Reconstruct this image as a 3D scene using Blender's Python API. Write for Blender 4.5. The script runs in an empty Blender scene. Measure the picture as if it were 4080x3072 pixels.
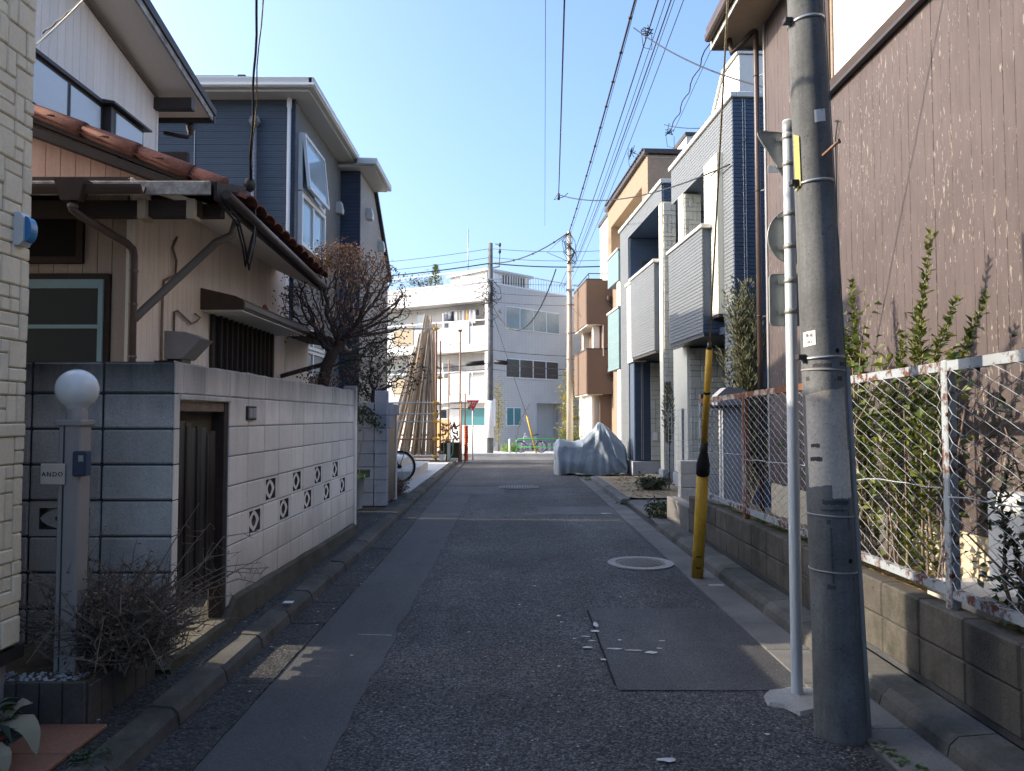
import bpy, math, random
from mathutils import Vector, Matrix, noise as mnoise

# ------------------------------------------------------------------ camera, sky, sun, exposure
SC = bpy.context.scene
COL = SC.collection
rad = math.radians
cam_data = bpy.data.cameras.new("camera")
cam_data.sensor_width = 36.0
cam_data.lens = 26.04
cam_data.clip_start = 0.05
cam_data.clip_end = 3000
cam = bpy.data.objects.new("camera", cam_data)
cam.location = (0, 0, 1.5)
cam.rotation_euler = (rad(92.4), 0, 0)
COL.objects.link(cam)
SC.camera = cam

SUN_EL = 28.0
to_sun = Vector((-0.9985, 0.055, 0)).normalized() * math.cos(rad(SUN_EL))
to_sun.z = math.sin(rad(SUN_EL))
world = bpy.data.worlds.new("World")
SC.world = world
world.use_nodes = True
wn = world.node_tree.nodes
wl = world.node_tree.links
sky = wn.new("ShaderNodeTexSky")
sky.sky_type = 'NISHITA'
sky.sun_disc = False
sky.sun_elevation = rad(SUN_EL)
sky.sun_rotation = math.atan2(to_sun.x, to_sun.y)
sky.altitude = 0
sky.air_density = 1.0
sky.dust_density = 5.0
sky.ozone_density = 5.2
wn["Background"].inputs["Strength"].default_value = 0.15
wl.new(sky.outputs["Color"], wn["Background"].inputs["Color"])

sun_data = bpy.data.lights.new("sun", 'SUN')
sun_data.energy = 2.3
sun_data.angle = rad(0.5)
sun_data.color = (1.0, 0.86, 0.68)
sun = bpy.data.objects.new("sun", sun_data)
sun.rotation_euler = to_sun.to_track_quat('Z', 'Y').to_euler()
COL.objects.link(sun)

SC.view_settings.view_transform = 'Standard'
SC.view_settings.look = 'None'
SC.view_settings.exposure = 1.68
SC.view_settings.gamma = 1.0
SC.view_settings.use_curve_mapping = False
SC.cycles.max_bounces = 8
SC.cycles.diffuse_bounces = 5
SC.cycles.glossy_bounces = 3
SC.cycles.transparent_max_bounces = 8
SC.cycles.use_denoising = True

# ------------------------------------------------------------------ mesh helpers
RND = random.Random(11)
OFF = {}


class MB:
    """collects faces of one mesh"""
    def __init__(s):
        s.v = []; s.f = []; s.sm = []

    def add(s, vs, fs, smooth=False):
        o = len(s.v)
        s.v.extend([tuple(p) for p in vs])
        for f in fs:
            s.f.append(tuple(i + o for i in f)); s.sm.append(smooth)
        return s

    def box(s, x0, x1, y0, y1, z0, z1, c=0.0):
        x0, x1 = min(x0, x1), max(x0, x1); y0, y1 = min(y0, y1), max(y0, y1); z0, z1 = min(z0, z1), max(z0, z1)
        if c <= 0:
            vs = [(x, y, z) for z in (z0, z1) for y in (y0, y1) for x in (x0, x1)]
            return s.add(vs, [(0, 2, 3, 1), (4, 5, 7, 6), (0, 1, 5, 4), (2, 6, 7, 3), (0, 4, 6, 2), (1, 3, 7, 5)])
        c = min(c, (x1 - x0) * .45, (y1 - y0) * .45, (z1 - z0) * .45)
        X = (x0, x1); Y = (y0, y1); Z = (z0, z1)
        sg = (1, -1)
        vs = []; idx = {}
        for i in (0, 1):
            for j in (0, 1):
                for k in (0, 1):
                    p = (X[i], Y[j], Z[k])
                    for ax in range(3):
                        q = [X[i] + sg[i] * c, Y[j] + sg[j] * c, Z[k] + sg[k] * c]
                        q[ax] = p[ax]
                        idx[(i, j, k, ax)] = len(vs); vs.append(q)
        fs = []
        for a in (0, 1):
            fs.append([idx[(a, 0, 0, 0)], idx[(a, 1, 0, 0)], idx[(a, 1, 1, 0)], idx[(a, 0, 1, 0)]][::(1 if a else -1)])
            fs.append([idx[(0, a, 0, 1)], idx[(1, a, 0, 1)], idx[(1, a, 1, 1)], idx[(0, a, 1, 1)]][::(-1 if a else 1)])
            fs.append([idx[(0, 0, a, 2)], idx[(1, 0, a, 2)], idx[(1, 1, a, 2)], idx[(0, 1, a, 2)]][::(1 if a else -1)])
        for a in (0, 1):
            for b in (0, 1):
                fs.append([idx[(a, b, 0, 0)], idx[(a, b, 1, 0)], idx[(a, b, 1, 1)], idx[(a, b, 0, 1)]][::(1 if a != b else -1)])
                fs.append([idx[(a, 0, b, 0)], idx[(a, 1, b, 0)], idx[(a, 1, b, 2)], idx[(a, 0, b, 2)]][::(-1 if a != b else 1)])
                fs.append([idx[(0, a, b, 1)], idx[(1, a, b, 1)], idx[(1, a, b, 2)], idx[(0, a, b, 2)]][::(1 if a != b else -1)])
                for k in (0, 1):
                    fs.append([idx[(a, b, k, 0)], idx[(a, b, k, 1)], idx[(a, b, k, 2)]])
        return s.add(vs, fs)

    def quad(s, a, b, c, d):
        return s.add([a, b, c, d], [(0, 1, 2, 3)])

    def poly(s, pts):
        return s.add(pts, [tuple(range(len(pts)))])

    def prism(s, poly, ax, a0, a1):
        """polygon given in the two other axes, extruded along axis ax"""
        n = len(poly)
        def P(q, a):
            if ax == 0: return (a, q[0], q[1])
            if ax == 1: return (q[0], a, q[1])
            return (q[0], q[1], a)
        vs = [P(q, a0) for q in poly] + [P(q, a1) for q in poly]
        fs = [tuple(range(n))[::-1], tuple(range(n, 2 * n))]
        for i in range(n):
            j = (i + 1) % n
            fs.append((i, j, n + j, n + i))
        return s.add(vs, fs)

    def bar(s, p, q, w, h, up=(0, 0, 1)):
        p = Vector(p); q = Vector(q); d = (q - p).normalized(); u = Vector(up)
        if abs(d.dot(u)) > .98: u = Vector((1, 0, 0))
        a = d.cross(u).normalized(); b = a.cross(d).normalized()
        vs = []
        for o in (p, q):
            for sa, sb in ((-1, -1), (1, -1), (1, 1), (-1, 1)):
                vs.append(o + a * (sa * w / 2) + b * (sb * h / 2))
        return s.add(vs, [(0, 1, 2, 3), (7, 6, 5, 4), (0, 4, 5, 1), (1, 5, 6, 2), (2, 6, 7, 3), (3, 7, 4, 0)])

    def tube(s, pts, r, n=8, caps=True, smooth=True):
        pts = [Vector(p) for p in pts]
        m = len(pts)
        rs = r if isinstance(r, (list, tuple)) else [r] * m
        a = None; vs = []
        for i in range(m):
            t = (pts[min(i + 1, m - 1)] - pts[max(i - 1, 0)])
            if t.length < 1e-9: t = Vector((0, 0, 1))
            t.normalize()
            if a is None:
                u = Vector((0, 0, 1)) if abs(t.z) < .9 else Vector((1, 0, 0))
                a = t.cross(u).normalized()
            else:
                a = (a - t * a.dot(t))
                if a.length < 1e-6: a = t.cross(Vector((0.3, 1, 0.2)))
                a.normalize()
            b = t.cross(a)
            for k in range(n):
                w = 2 * math.pi * k / n
                vs.append(pts[i] + (a * math.cos(w) + b * math.sin(w)) * rs[i])
        fs = []
        for i in range(m - 1):
            for k in range(n):
                k2 = (k + 1) % n
                fs.append((i * n + k, i * n + k2, (i + 1) * n + k2, (i + 1) * n + k))
        o = len(s.v)
        s.add(vs, fs, smooth)
        if caps:
            s.f.append(tuple(o + k for k in range(n))[::-1]); s.sm.append(False)
            s.f.append(tuple(o + (m - 1) * n + k for k in range(n))); s.sm.append(False)
        return s

    def lathe(s, prof, cx=0, cy=0, n=24, smooth=True):
        vs = [(cx + r * math.cos(2 * math.pi * k / n), cy + r * math.sin(2 * math.pi * k / n), z) for r, z in prof for k in range(n)]
        fs = []
        for i in range(len(prof) - 1):
            for k in range(n):
                k2 = (k + 1) % n
                fs.append((i * n + k, i * n + k2, (i + 1) * n + k2, (i + 1) * n + k))
        return s.add(vs, fs, smooth)

    def disc(s, c, nrm, r, n=16, t=0.004):
        c = Vector(c); nrm = Vector(nrm).normalized()
        return s.tube([c - nrm * t / 2, c + nrm * t / 2], r, n, True, False)

    def leaf(s, p, d, nrm, L, w, curl=.15):
        """pointed leaf with a folded midrib, four faces"""
        p = Vector(p); d = Vector(d).normalized(); nrm = Vector(nrm)
        a = d.cross(nrm)
        if a.length < 1e-4: a = d.cross(Vector((.3, .5, .8)))
        a.normalize(); b = a.cross(d).normalized()
        m = p + d * L * .45 - b * L * curl * .3
        t = p + d * L - b * L * curl
        l = p + d * L * .42 + a * w / 2 + b * w * .15
        r = p + d * L * .42 - a * w / 2 + b * w * .15
        return s.add([p, l, t, r, m], [(0, 4, 1), (1, 4, 2), (0, 3, 4), (3, 2, 4)])

    def mesh(s, name, off=Vector((0, 0, 0))):
        me = bpy.data.meshes.new(name)
        me.from_pydata([(x - off.x, y - off.y, z - off.z) for x, y, z in s.v], [], s.f)
        if any(s.sm): me.polygons.foreach_set("use_smooth", s.sm)
        me.update()
        return me

    def build(s, name, mat, parent=None, **kw):
        off = OFF.get(parent.name, Vector((0, 0, 0))) if parent else Vector((0, 0, 0))
        me = s.mesh(name, off)
        me.materials.append(mat)
        o = bpy.data.objects.new(name, me)
        COL.objects.link(o)
        if parent:
            o.parent = parent; OFF[o.name] = off
        for k, v in kw.items(): o[k] = v
        return o


def thing(name, label, cat, loc=(0, 0, 0), rot=0.0, group=None, local=False):
    o = bpy.data.objects.new(name, None)
    o.location = loc; o.rotation_euler = (0, 0, rot); o.empty_display_size = .2
    COL.objects.link(o)
    o["label"] = label; o["category"] = cat
    if group: o["group"] = group
    OFF[o.name] = Vector((0, 0, 0)) if (local or rot) else Vector(loc)
    return o


def tag(o, label, cat, group=None, kind=None):
    o["label"] = label; o["category"] = cat
    if group: o["group"] = group
    if kind: o["kind"] = kind
    return o


def struct(name, mb, mat, label=None):
    o = mb.build(name, mat); o["kind"] = "structure"
    if label: o["label"] = label
    return o


def sroot(name, loc=(0, 0, 0)):
    o = bpy.data.objects.new(name, None); o.location = loc; COL.objects.link(o); o["kind"] = "structure"
    OFF[o.name] = Vector(loc)
    return o


def one(name, mb, mat, label, cat, group=None, kind=None):
    """a thing that is a single mesh, origin at its base"""
    xs = [p[0] for p in mb.v]; ys = [p[1] for p in mb.v]; zs = [p[2] for p in mb.v]
    c = Vector(((min(xs) + max(xs)) / 2, (min(ys) + max(ys)) / 2, min(zs)))
    me = mb.mesh(name, c); me.materials.append(mat)
    o = bpy.data.objects.new(name, me); o.location = c; COL.objects.link(o)
    return tag(o, label, cat, group, kind)


def piece(name, me, parent, loc, rot=(0, 0, 0), scale=(1, 1, 1)):
    o = bpy.data.objects.new(name, me)
    off = OFF.get(parent.name, Vector((0, 0, 0)))
    o.location = Vector(loc) - off; o.rotation_euler = rot; o.scale = scale
    COL.objects.link(o); o.parent = parent; OFF[o.name] = off
    return o


_bc = {}
def block_mesh(dx, dy, dz, c, mat, key=""):
    """chamfered box centred on its origin, shared between alike pieces"""
    k = (round(dx, 3), round(dy, 3), round(dz, 3), c, mat.name, key)
    if k not in _bc:
        me = MB().box(-dx / 2, dx / 2, -dy / 2, dy / 2, -dz / 2, dz / 2, c).mesh("block")
        me.materials.append(mat); _bc[k] = me
    return _bc[k]


def wob(x, y, z, s=1.0):
    return mnoise.noise(Vector((x * s, y * s, z * s)))


def sag(p, q, drop, n=12):
    p = Vector(p); q = Vector(q)
    return [p.lerp(q, i / n) - Vector((0, 0, drop * 4 * (i / n) * (1 - i / n))) for i in range(n + 1)]


# ------------------------------------------------------------------ materials
class NT:
    def __init__(s, name):
        s.m = bpy.data.materials.new(name); s.m.use_nodes = True
        s.t = s.m.node_tree; s.n = s.t.nodes; s.l = s.t.links
        s.b = s.n["Principled BSDF"]
        s.pos = s.n.new("ShaderNodeNewGeometry").outputs["Position"]

    def new(s, t, **kw):
        o = s.n.new(t)
        for k, v in kw.items(): setattr(o, k, v)
        return o

    def set(s, node, **ins):
        for k, v in ins.items():
            i = node.inputs[k] if not k.startswith("_") else node.inputs[int(k[1:])]
            if hasattr(v, "is_linked") or hasattr(v, "links"): s.l.new(v, i)
            else: i.default_value = v
        return node

    def vec(s, sc, src=None):
        m = s.new("ShaderNodeVectorMath", operation='MULTIPLY')
        s.l.new(src or s.pos, m.inputs[0]); m.inputs[1].default_value = sc if hasattr(sc, "__len__") else (sc, sc, sc)
        return m.outputs[0]

    def noise(s, sc, detail=4, rough=.6, src=None, dist=0):
        n = s.new("ShaderNodeTexNoise")
        s.l.new(s.vec(sc, src), n.inputs["Vector"])
        n.inputs["Scale"].default_value = 1; n.inputs["Detail"].default_value = detail
        n.inputs["Roughness"].default_value = rough; n.inputs["Distortion"].default_value = dist
        return n.outputs["Fac"]

    def ramp(s, f, a, b, lo=0., hi=1.):
        m = s.new("ShaderNodeMapRange")
        m.inputs["From Min"].default_value = a; m.inputs["From Max"].default_value = b
        m.inputs["To Min"].default_value = lo; m.inputs["To Max"].default_value = hi
        s.l.new(f, m.inputs["Value"]); return m.outputs["Result"]

    def math(s, op, a, b=0.0, c=None):
        m = s.new("ShaderNodeMath", operation=op)
        for i, v in enumerate((a, b) if c is None else (a, b, c)):
            if hasattr(v, "links"): s.l.new(v, m.inputs[i])
            else: m.inputs[i].default_value = v
        return m.outputs[0]

    def mix(s, f, a, b, mode='MIX'):
        m = s.new("ShaderNodeMix", data_type='RGBA', blend_type=mode)
        for i, v in ((0, f), (6, a), (7, b)):
            if hasattr(v, "links"): s.l.new(v, m.inputs[i])
            else: m.inputs[i].default_value = v if i == 0 else (tuple(v) + (1,))[:4]
        return m.outputs[2]

    def sep(s, src=None):
        x = s.new("ShaderNodeSeparateXYZ"); s.l.new(src or s.pos, x.inputs[0]); return x.outputs

    def bump(s, h, strength=.3, dist=.01, nrm=None):
        b = s.new("ShaderNodeBump")
        b.inputs["Strength"].default_value = strength; b.inputs["Distance"].default_value = dist
        s.l.new(h, b.inputs["Height"])
        if nrm is not None: s.l.new(nrm, b.inputs["Normal"])
        return b.outputs["Normal"]

    def rnd(s):
        return s.new("ShaderNodeObjectInfo").outputs["Random"]

    def out(s, col, rough=.8, nrm=None, spec=.3, metal=0.):
        for k, v in (("Base Color", col), ("Roughness", rough), ("Specular IOR Level", spec), ("Metallic", metal)):
            if hasattr(v, "links"): s.l.new(v, s.b.inputs[k])
            else: s.b.inputs[k].default_value = (tuple(v) + (1,))[:4] if hasattr(v, "__len__") else v
        if nrm is not None: s.l.new(nrm, s.b.inputs["Normal"])
        return s.m


def mat(name, col, col2=None, scale=3., amt=.6, fine=.15, fscale=60., bump=.15, bscale=90., bdist=.004,
        rough=.8, rand=0., streak=0., spec=.3, metal=0., rvar=0.):
    t = NT(name)
    col2 = col2 or tuple(c * .7 for c in col)
    c = t.mix(t.math('MULTIPLY', t.ramp(t.noise(scale), .35, .7), amt), col, col2)
    if fine: c = t.mix(1.0, c, t.ramp3(t.noise(fscale, 3), 1 - fine, 1 + fine), 'MULTIPLY')
    if streak:
        k = t.ramp(t.noise((9, 9, .55), 5, .7), .45, .75)
        c = t.mix(t.math('MULTIPLY', k, streak), c, tuple(x * .35 for x in col))
    if rand:
        c = t.mix(1.0, c, t.ramp3(t.rnd(), 1 - rand, 1 + rand, 0, 1), 'MULTIPLY')
    nrm = t.bump(t.noise(bscale, 4), bump, bdist) if bump else None
    r = rough if not rvar else t.ramp(t.noise(scale * 2.3), .3, .7, rough - rvar, rough + rvar)
    return t.out(c, r, nrm, spec, metal)


def _ramp3(s, f, lo, hi, a=.3, b=.7):
    g = s.ramp(f, a, b, lo, hi)
    c = s.new("ShaderNodeCombineColor")
    for i in range(3): s.l.new(g, c.inputs[i])
    return c.outputs[0]
NT.ramp3 = _ramp3
def asphalt(name, lo, hi, vs, tint=(1, 1, 1.03), flecks=.5, bstr=.6, cracks=True, big=.5):
    t = NT(name)
    v = t.new("ShaderNodeTexVoronoi"); t.l.new(t.vec(vs), v.inputs["Vector"]); v.inputs["Scale"].default_value = 1
    cell = t.sep(v.outputs["Color"])
    g = t.ramp(t.math('POWER', cell[0], 1.8), 0, 1, lo, hi)
    edge = t.ramp(v.outputs["Distance"], .25, .75, 1, .55)
    g = t.math('MULTIPLY', g, edge)
    g = t.math('MULTIPLY', g, t.ramp(t.noise(.55, 5, .65), .3, .7, 1 - big, 1 + big))
    g = t.math('MULTIPLY', g, t.ramp(t.noise((5, 1.3, 5), 4, .7), .3, .7, .9, 1.1))
    wx = t.math('ABSOLUTE', t.math('SUBTRACT', t.math('ABSOLUTE', t.math('SUBTRACT', t.sep()[0], .25)), .72))
    g = t.math('MULTIPLY', g, t.math('ADD', 1.0, t.math('MULTIPLY', t.ramp(wx, .0, .38, .28, -.10), t.ramp(t.noise((1.5, .35, 1), 4), .35, .6))))
    oil = t.ramp(t.noise((1.7, 1.1, 1), 6, .7, dist=.4), .60, .72)
    g = t.math('MULTIPLY', g, t.math('SUBTRACT', 1.0, t.math('MULTIPLY', oil, .45)))
    c = t.new("ShaderNodeCombineColor")
    for i in range(3): t.l.new(t.math('MULTIPLY', g, tint[i]), c.inputs[i])
    col = c.outputs[0]
    v2 = t.new("ShaderNodeTexVoronoi"); t.l.new(t.vec(vs * .55), v2.inputs["Vector"]); v2.inputs["Scale"].default_value = 1
    fl = t.math('MULTIPLY', t.math('GREATER_THAN', t.sep(v2.outputs["Color"])[1], .985), t.math('LESS_THAN', v2.outputs["Distance"], .35))
    col = t.mix(t.math('MULTIPLY', fl, flecks), col, (.5, .49, .46))
    h = t.math('SUBTRACT', 1.0, v.outputs["Distance"])
    h = t.math('ADD', h, t.math('MULTIPLY', t.noise(vs * .3, 3), .6))
    if cracks:
        v3 = t.new("ShaderNodeTexVoronoi", feature='DISTANCE_TO_EDGE')
        w = t.new("ShaderNodeVectorMath", operation='ADD'); n = t.new("ShaderNodeTexNoise"); n.inputs["Scale"].default_value = 2.2; n.inputs["Detail"].default_value = 5
        t.l.new(t.pos, n.inputs["Vector"]); sc = t.vec(.5, n.outputs["Color"]); t.l.new(t.vec(.75), w.inputs[0]); t.l.new(sc, w.inputs[1])
        t.l.new(w.outputs[0], v3.inputs["Vector"]); v3.inputs["Scale"].default_value = 1
        ck = t.math('MULTIPLY', t.ramp(v3.outputs["Distance"], .0, .008, 1, 0), t.ramp(t.noise(.5, 3), .46, .56))
        col = t.mix(t.math('MULTIPLY', ck, .75), col, (.012, .012, .013))
    return t.out(col, t.ramp(cell[2], 0, 1, .55, .9), t.bump(h, bstr, .006), .35)


M = {}
M['asphalt'] = asphalt('coarse_asphalt', .026, .185, 92, (1.0, 1, 1.0), .6, .9)
M['asphalt_fine'] = asphalt('fine_asphalt', .098, .13, 210, (1.0, 1.0, 1.0), .25, .25, False, .18)
M['asphalt_patch'] = asphalt('patched_asphalt', .065, .135, 150, (1, 1, 1.02), .3, .35, True, .3)
M['gutter_old'] = asphalt('old_gutter_surface', .035, .11, 62, (1, 1, .97), .9, .8, True, .45)
M['asphalt_sun'] = asphalt('sunlit_crossroad_asphalt', .14, .22, 90, (1.02, 1, .97), .3, .4, False, .2)  # lighter, warmer asphalt: the crossroad's sunlight is put into the colour


def concrete(name, col, dark, stain=.6, sscale=2.2, rand=.06, agg=True, bstr=.35, moss=None, mz=None, topstain=None, streak=.0, fine=.18, basestain=None):
    t = NT(name)
    c = t.mix(t.math('MULTIPLY', t.ramp(t.noise(sscale, 6, .68), .38, .72), stain), col, dark)
    c = t.mix(1.0, c, t.ramp3(t.noise(75, 4, .7), 1 - fine, 1 + fine), 'MULTIPLY')
    if streak:
        k = t.ramp(t.noise((11, 11, .7), 5, .7), .48, .72)
        c = t.mix(t.math('MULTIPLY', k, streak), c, dark)
    if topstain:
        z = t.sep()[2]
        k = t.ramp(t.math('ADD', z, t.math('MULTIPLY', t.noise((6, 6, 1.0), 6, .7), topstain[2])), topstain[0], topstain[1])
        c = t.mix(t.math('MULTIPLY', k, topstain[3]), c, topstain[4])
    if basestain:
        z = t.sep()[2]
        k = t.ramp(t.math('SUBTRACT', z, t.math('MULTIPLY', t.noise((5, 5, 1.5), 6, .7), basestain[2])), basestain[0], basestain[1], 1, 0)
        c = t.mix(t.math('MULTIPLY', k, basestain[3]), c, basestain[4])
    if moss:
        k = t.ramp(t.noise(mz or 3.1, 6, .7), .5, .68)
        c = t.mix(t.math('MULTIPLY', k, .75), c, moss)
    if agg:
        v = t.new("ShaderNodeTexVoronoi"); t.l.new(t.vec(70), v.inputs["Vector"]); v.inputs["Scale"].default_value = 1
        pit = t.math('MULTIPLY', t.math('GREATER_THAN', t.sep(v.outputs["Color"])[0], .86), t.ramp(v.outputs["Distance"], .1, .4, 1, 0))
        c = t.mix(t.math('MULTIPLY', pit, .55), c, tuple(x * .4 for x in dark))
        h = t.math('SUBTRACT', t.noise(60, 5, .7), t.math('MULTIPLY', pit, .8))
    else:
        h = t.noise(60, 5, .7)
    if rand: c = t.mix(1.0, c, t.ramp3(t.rnd(), 1 - rand, 1 + rand, 0, 1), 'MULTIPLY')
    return t.out(c, .88, t.bump(h, bstr, .006), .2)


M['block_grey'] = concrete('grey_block', (.62, .57, .50), (.37, .345, .31), .7, 2.6, .12, streak=.35, topstain=(1.62, 1.95, .25, .9, (.03, .028, .024)))
M['block_white'] = concrete('white_painted_block', (.87, .80, .70), (.69, .63, .55), .55, 2.3, .10, False, .25, streak=.5, topstain=(1.72, 2.05, .42, .75, (.15, .14, .125)), fine=.07, basestain=(-.1, .35, .55, .55, (.24, .21, .16)))
M['block_blue'] = concrete('bluish_block', (.30, .33, .39), (.19, .21, .25), .6, 2.5, .08)
M['block_brown'] = concrete('retaining_block', (.115, .105, .09), (.055, .05, .042), .8, 1.9, .1, moss=(.035, .036, .024), streak=.55)
M['vent_inner'] = mat('shaded_unpainted_core', (.10, .085, .075), None, 6, .6)  # unpainted inner faces, darkened further for the shade inside the holes
M['mortar'] = concrete('dark_mortar', (.08, .085, .09), (.04, .04, .045), .6, 3, 0)
M['mortar_pale'] = concrete('pale_mortar', (.26, .25, .26), (.15, .15, .15), .6, 3, 0)
M['kerb'] = concrete('kerb_concrete', (.125, .12, .108), (.045, .043, .038), .85, 2.0, .16, moss=(.05, .05, .032))
M['gutter'] = concrete('gutter_concrete', (.17, .165, .155), (.085, .083, .078), .8, 1.7, .1)
M['gutter_dark'] = concrete('dark_gutter', (.10, .10, .10), (.045, .045, .047), .8, 1.6, .08)
M['footing'] = concrete('mossy_footing', (.13, .12, .095), (.05, .046, .036), .8, 2.4, .08, moss=(.05, .05, .025))
M['pole_concrete'] = concrete('pole_concrete', (.205, .212, .216), (.075, .08, .082), .9, 1.6, 0, True, .3, streak=.7)
M['pale_concrete'] = concrete('pale_concrete', (.55, .54, .51), (.4, .39, .37), .5, 1.5, .05, False, .2)
M['ring_concrete'] = concrete('ring_concrete', (.36, .35, .33), (.2, .2, .19), .6, 6, 0)
M['dirt'] = concrete('bare_earth', (.20, .145, .085), (.10, .07, .042), .8, 2.0, 0, True, .9)
M['foundation'] = concrete('cream_foundation', (.66, .58, .42), (.48, .41, .29), .5, 1.8, 0, False, .2)
M['house_base'] = concrete('house_plinth', (.42, .43, .44), (.24, .24, .24), .6, 1.8, 0, False, .2, streak=.3)
M['beige_stone'] = mat('beige_stone', (.84, .75, .57), (.76, .67, .50), 5, .6, .06, 55, .15, 70, .004, .85, .04)
M['beige_joint'] = mat('beige_joint', (.45, .41, .33), None, 5, .5)
M['cream_stone'] = mat('cream_stone_cladding', (.60, .59, .50), (.50, .49, .42), 4, .6, .1, 40, .6, 28, .02, .85, .07)
M['cream_joint'] = mat('cream_stone_joint', (.22, .21, .18), None, 4, .5)
M['cream_panel'] = mat('cream_siding', (.80, .75, .60), (.74, .69, .55), 3, .5, .04, 40, .1, 60, .003, .75)
M['cream_board'] = mat('cream_weatherboard', (.85, .72, .60), (.74, .61, .50), 1.6, .7, .06, 50, .12, 80, .003, .75, .03, .35)
M['cream_board_up'] = mat('upper_weatherboard', (.84, .76, .68), (.78, .70, .62), 1.2, .6, .04, 50, .1, 80, .003, .75, .03, .12)
M['shaded_cream_board'] = mat('shaded_cream_board', (.48, .39, .325), (.36, .295, .245), 1.6, .7, .06, 50, .12, 80, .003, .75, .04, .3)  # cream boards with the entrance side's shade put into the colour
M['salmon_bounce_board'] = mat('salmon_bounce_board', (.74, .47, .37), (.62, .38, .29), 2.2, .7, .06, 50, .12, 80, .003, .75, .04, .45)  # orange light bounced off the roof tiles is put into this colour
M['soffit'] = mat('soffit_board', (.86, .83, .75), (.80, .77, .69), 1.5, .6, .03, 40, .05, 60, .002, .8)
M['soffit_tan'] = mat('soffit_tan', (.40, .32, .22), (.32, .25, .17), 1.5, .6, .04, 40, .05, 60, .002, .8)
M['red_tile'] = mat('red_roof_tile', (.24, .10, .072), (.13, .062, .05), 7, .9, .25, 70, .5, 60, .006, .85, .18, .25, .15)
M['brown_metal'] = mat('brown_metal', (.075, .05, .042), (.04, .03, .027), 3, .7, .08, 60, .08, 60, .002, .5, 0, 0, .4)
M['brown_wood'] = mat('brown_wood', (.055, .036, .028), (.03, .02, .017), (3), .7, .2, 50, .2, 70, .003, .7, .1)
M['black_void'] = mat('dark_interior', (.012, .011, .011), None, 3, .5, 0, 50, 0, rough=.9)
M['grey_metal'] = mat('grey_sheet_metal', (.30, .29, .29), (.22, .21, .21), 4, .6, .05, 60, .05, 40, .002, .5, 0, .15, .4)
M['weathered_white'] = mat('weathered_fascia', (.52, .50, .46), (.18, .16, .14), 9, .9, .2, 60, .3, 60, .004, .85, 0, .4)
M['pipe_brown'] = mat('brown_downpipe', (.085, .058, .048), (.055, .04, .035), 3, .6, .06, 60, 0, rough=.42, spec=.45)
M['pipe_grey'] = mat('grey_downpipe', (.16, .14, .125), (.10, .09, .085), 3, .6, .06, 60, 0, rough=.5, spec=.4)
M['navy'] = None


def siding(name, col, col2, pitch, depth=.6, rough=.6, vert=False, streak=.0, dbl=False):
    """ribbed cladding: colour plus fine relief along z"""
    t = NT(name)
    z = t.sep()[2]
    f = t.math('FRACT', t.math('MULTIPLY', z, 1 / pitch))
    h = t.ramp(f, 0, .16, 0, 1)
    if dbl:
        f2 = t.math('FRACT', t.math('MULTIPLY', z, 1 / (pitch * 3)))
        h = t.math('ADD', h, t.ramp(f2, 0, .1, 0, 1.0))
    c = t.mix(t.math('MULTIPLY', t.ramp(t.noise(1.3, 4), .35, .7), .5), col, col2)
    c = t.mix(1.0, c, t.ramp3(t.noise((4, 4, 40), 3), .93, 1.07), 'MULTIPLY')
    if streak:
        k = t.ramp(t.noise((9, 9, .55), 5, .7), .5, .75); c = t.mix(t.math('MULTIPLY', k, streak), c, tuple(x * .5 for x in col))
    return t.out(c, rough, t.bump(h, depth, pitch * .35), .3)


M['navy'] = siding('navy_ribbed_siding', (.068, .09, .118), (.052, .07, .093), .035, .7, .55, dbl=True)
M['slate'] = siding('slate_ribbed_siding', (.145, .15, .152), (.12, .125, .127), .05, .7, .6)
M['slate_tile'] = siding('slate_tile_siding', (.23, .23, .235), (.18, .18, .185), .07, .6, .55)
M['navy_tile'] = siding('navy_tile_siding', (.045, .058, .09), (.035, .045, .07), .07, .6, .5)
M['board_navy'] = mat('navy_siding_board', (.07, .098, .145), (.058, .08, .12), 2, .5, .05, 50, .05, 70, .002, .5, .05)
M['board_grey'] = mat('grey_siding_board', (.165, .178, .188), (.145, .157, .166), 2, .5, .04, 50, .05, 70, .002, .55, .03)
M['board_turq'] = mat('turquoise_siding_board', (.19, .28, .29), (.17, .25, .26), 2, .5, .04, 50, .05, 70, .002, .55, .03)
M['cap_white'] = mat('pale_metal_cap', (.58, .57, .53), (.50, .49, .46), 2, .5, .03, 50, 0, rough=.45, spec=.4)
M['fascia_grey'] = mat('pale_grey_gutter', (.50, .50, .47), (.45, .45, .42), 2, .5, .02, 50, 0, rough=.4, spec=.4)
M['white_pvc'] = mat('white_frame', (.72, .72, .71), (.64, .64, .63), 2, .5, .02, 50, 0, rough=.4, spec=.4)
M['dark_frame'] = mat('dark_bronze_frame', (.05, .043, .04), None, 2, .5, .03, 50, 0, rough=.45, spec=.4)
M['turq_frame'] = mat('pale_blue_frame', (.26, .40, .44), (.2, .32, .36), 2, .5, .04, 50, 0, rough=.5)
M['shingle'] = mat('grey_green_shingle', (.34, .37, .34), (.25, .28, .26), 6, .7, .2, 60, .2, 80, .004, .85, .1)
M['tan_stucco'] = mat('tan_stucco', (.25, .185, .13), (.22, .16, .112), 3, .5, .08, 30, .55, 9, .03, .9)
M['brown_stucco'] = mat('brown_stucco', (.30, .22, .155), (.25, .185, .13), 3, .5, .08, 30, .8, 8, .04, .9)
M['orange_wall'] = mat('orange_brown_render', (.145, .10, .073), (.128, .088, .064), 2, .5, .06, 60, .15, 90, .003, .85)
M['white_wall'] = mat('white_render', (.74, .73, .69), (.66, .65, .61), 1.4, .5, .03, 50, .1, 70, .003, .85)
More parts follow.
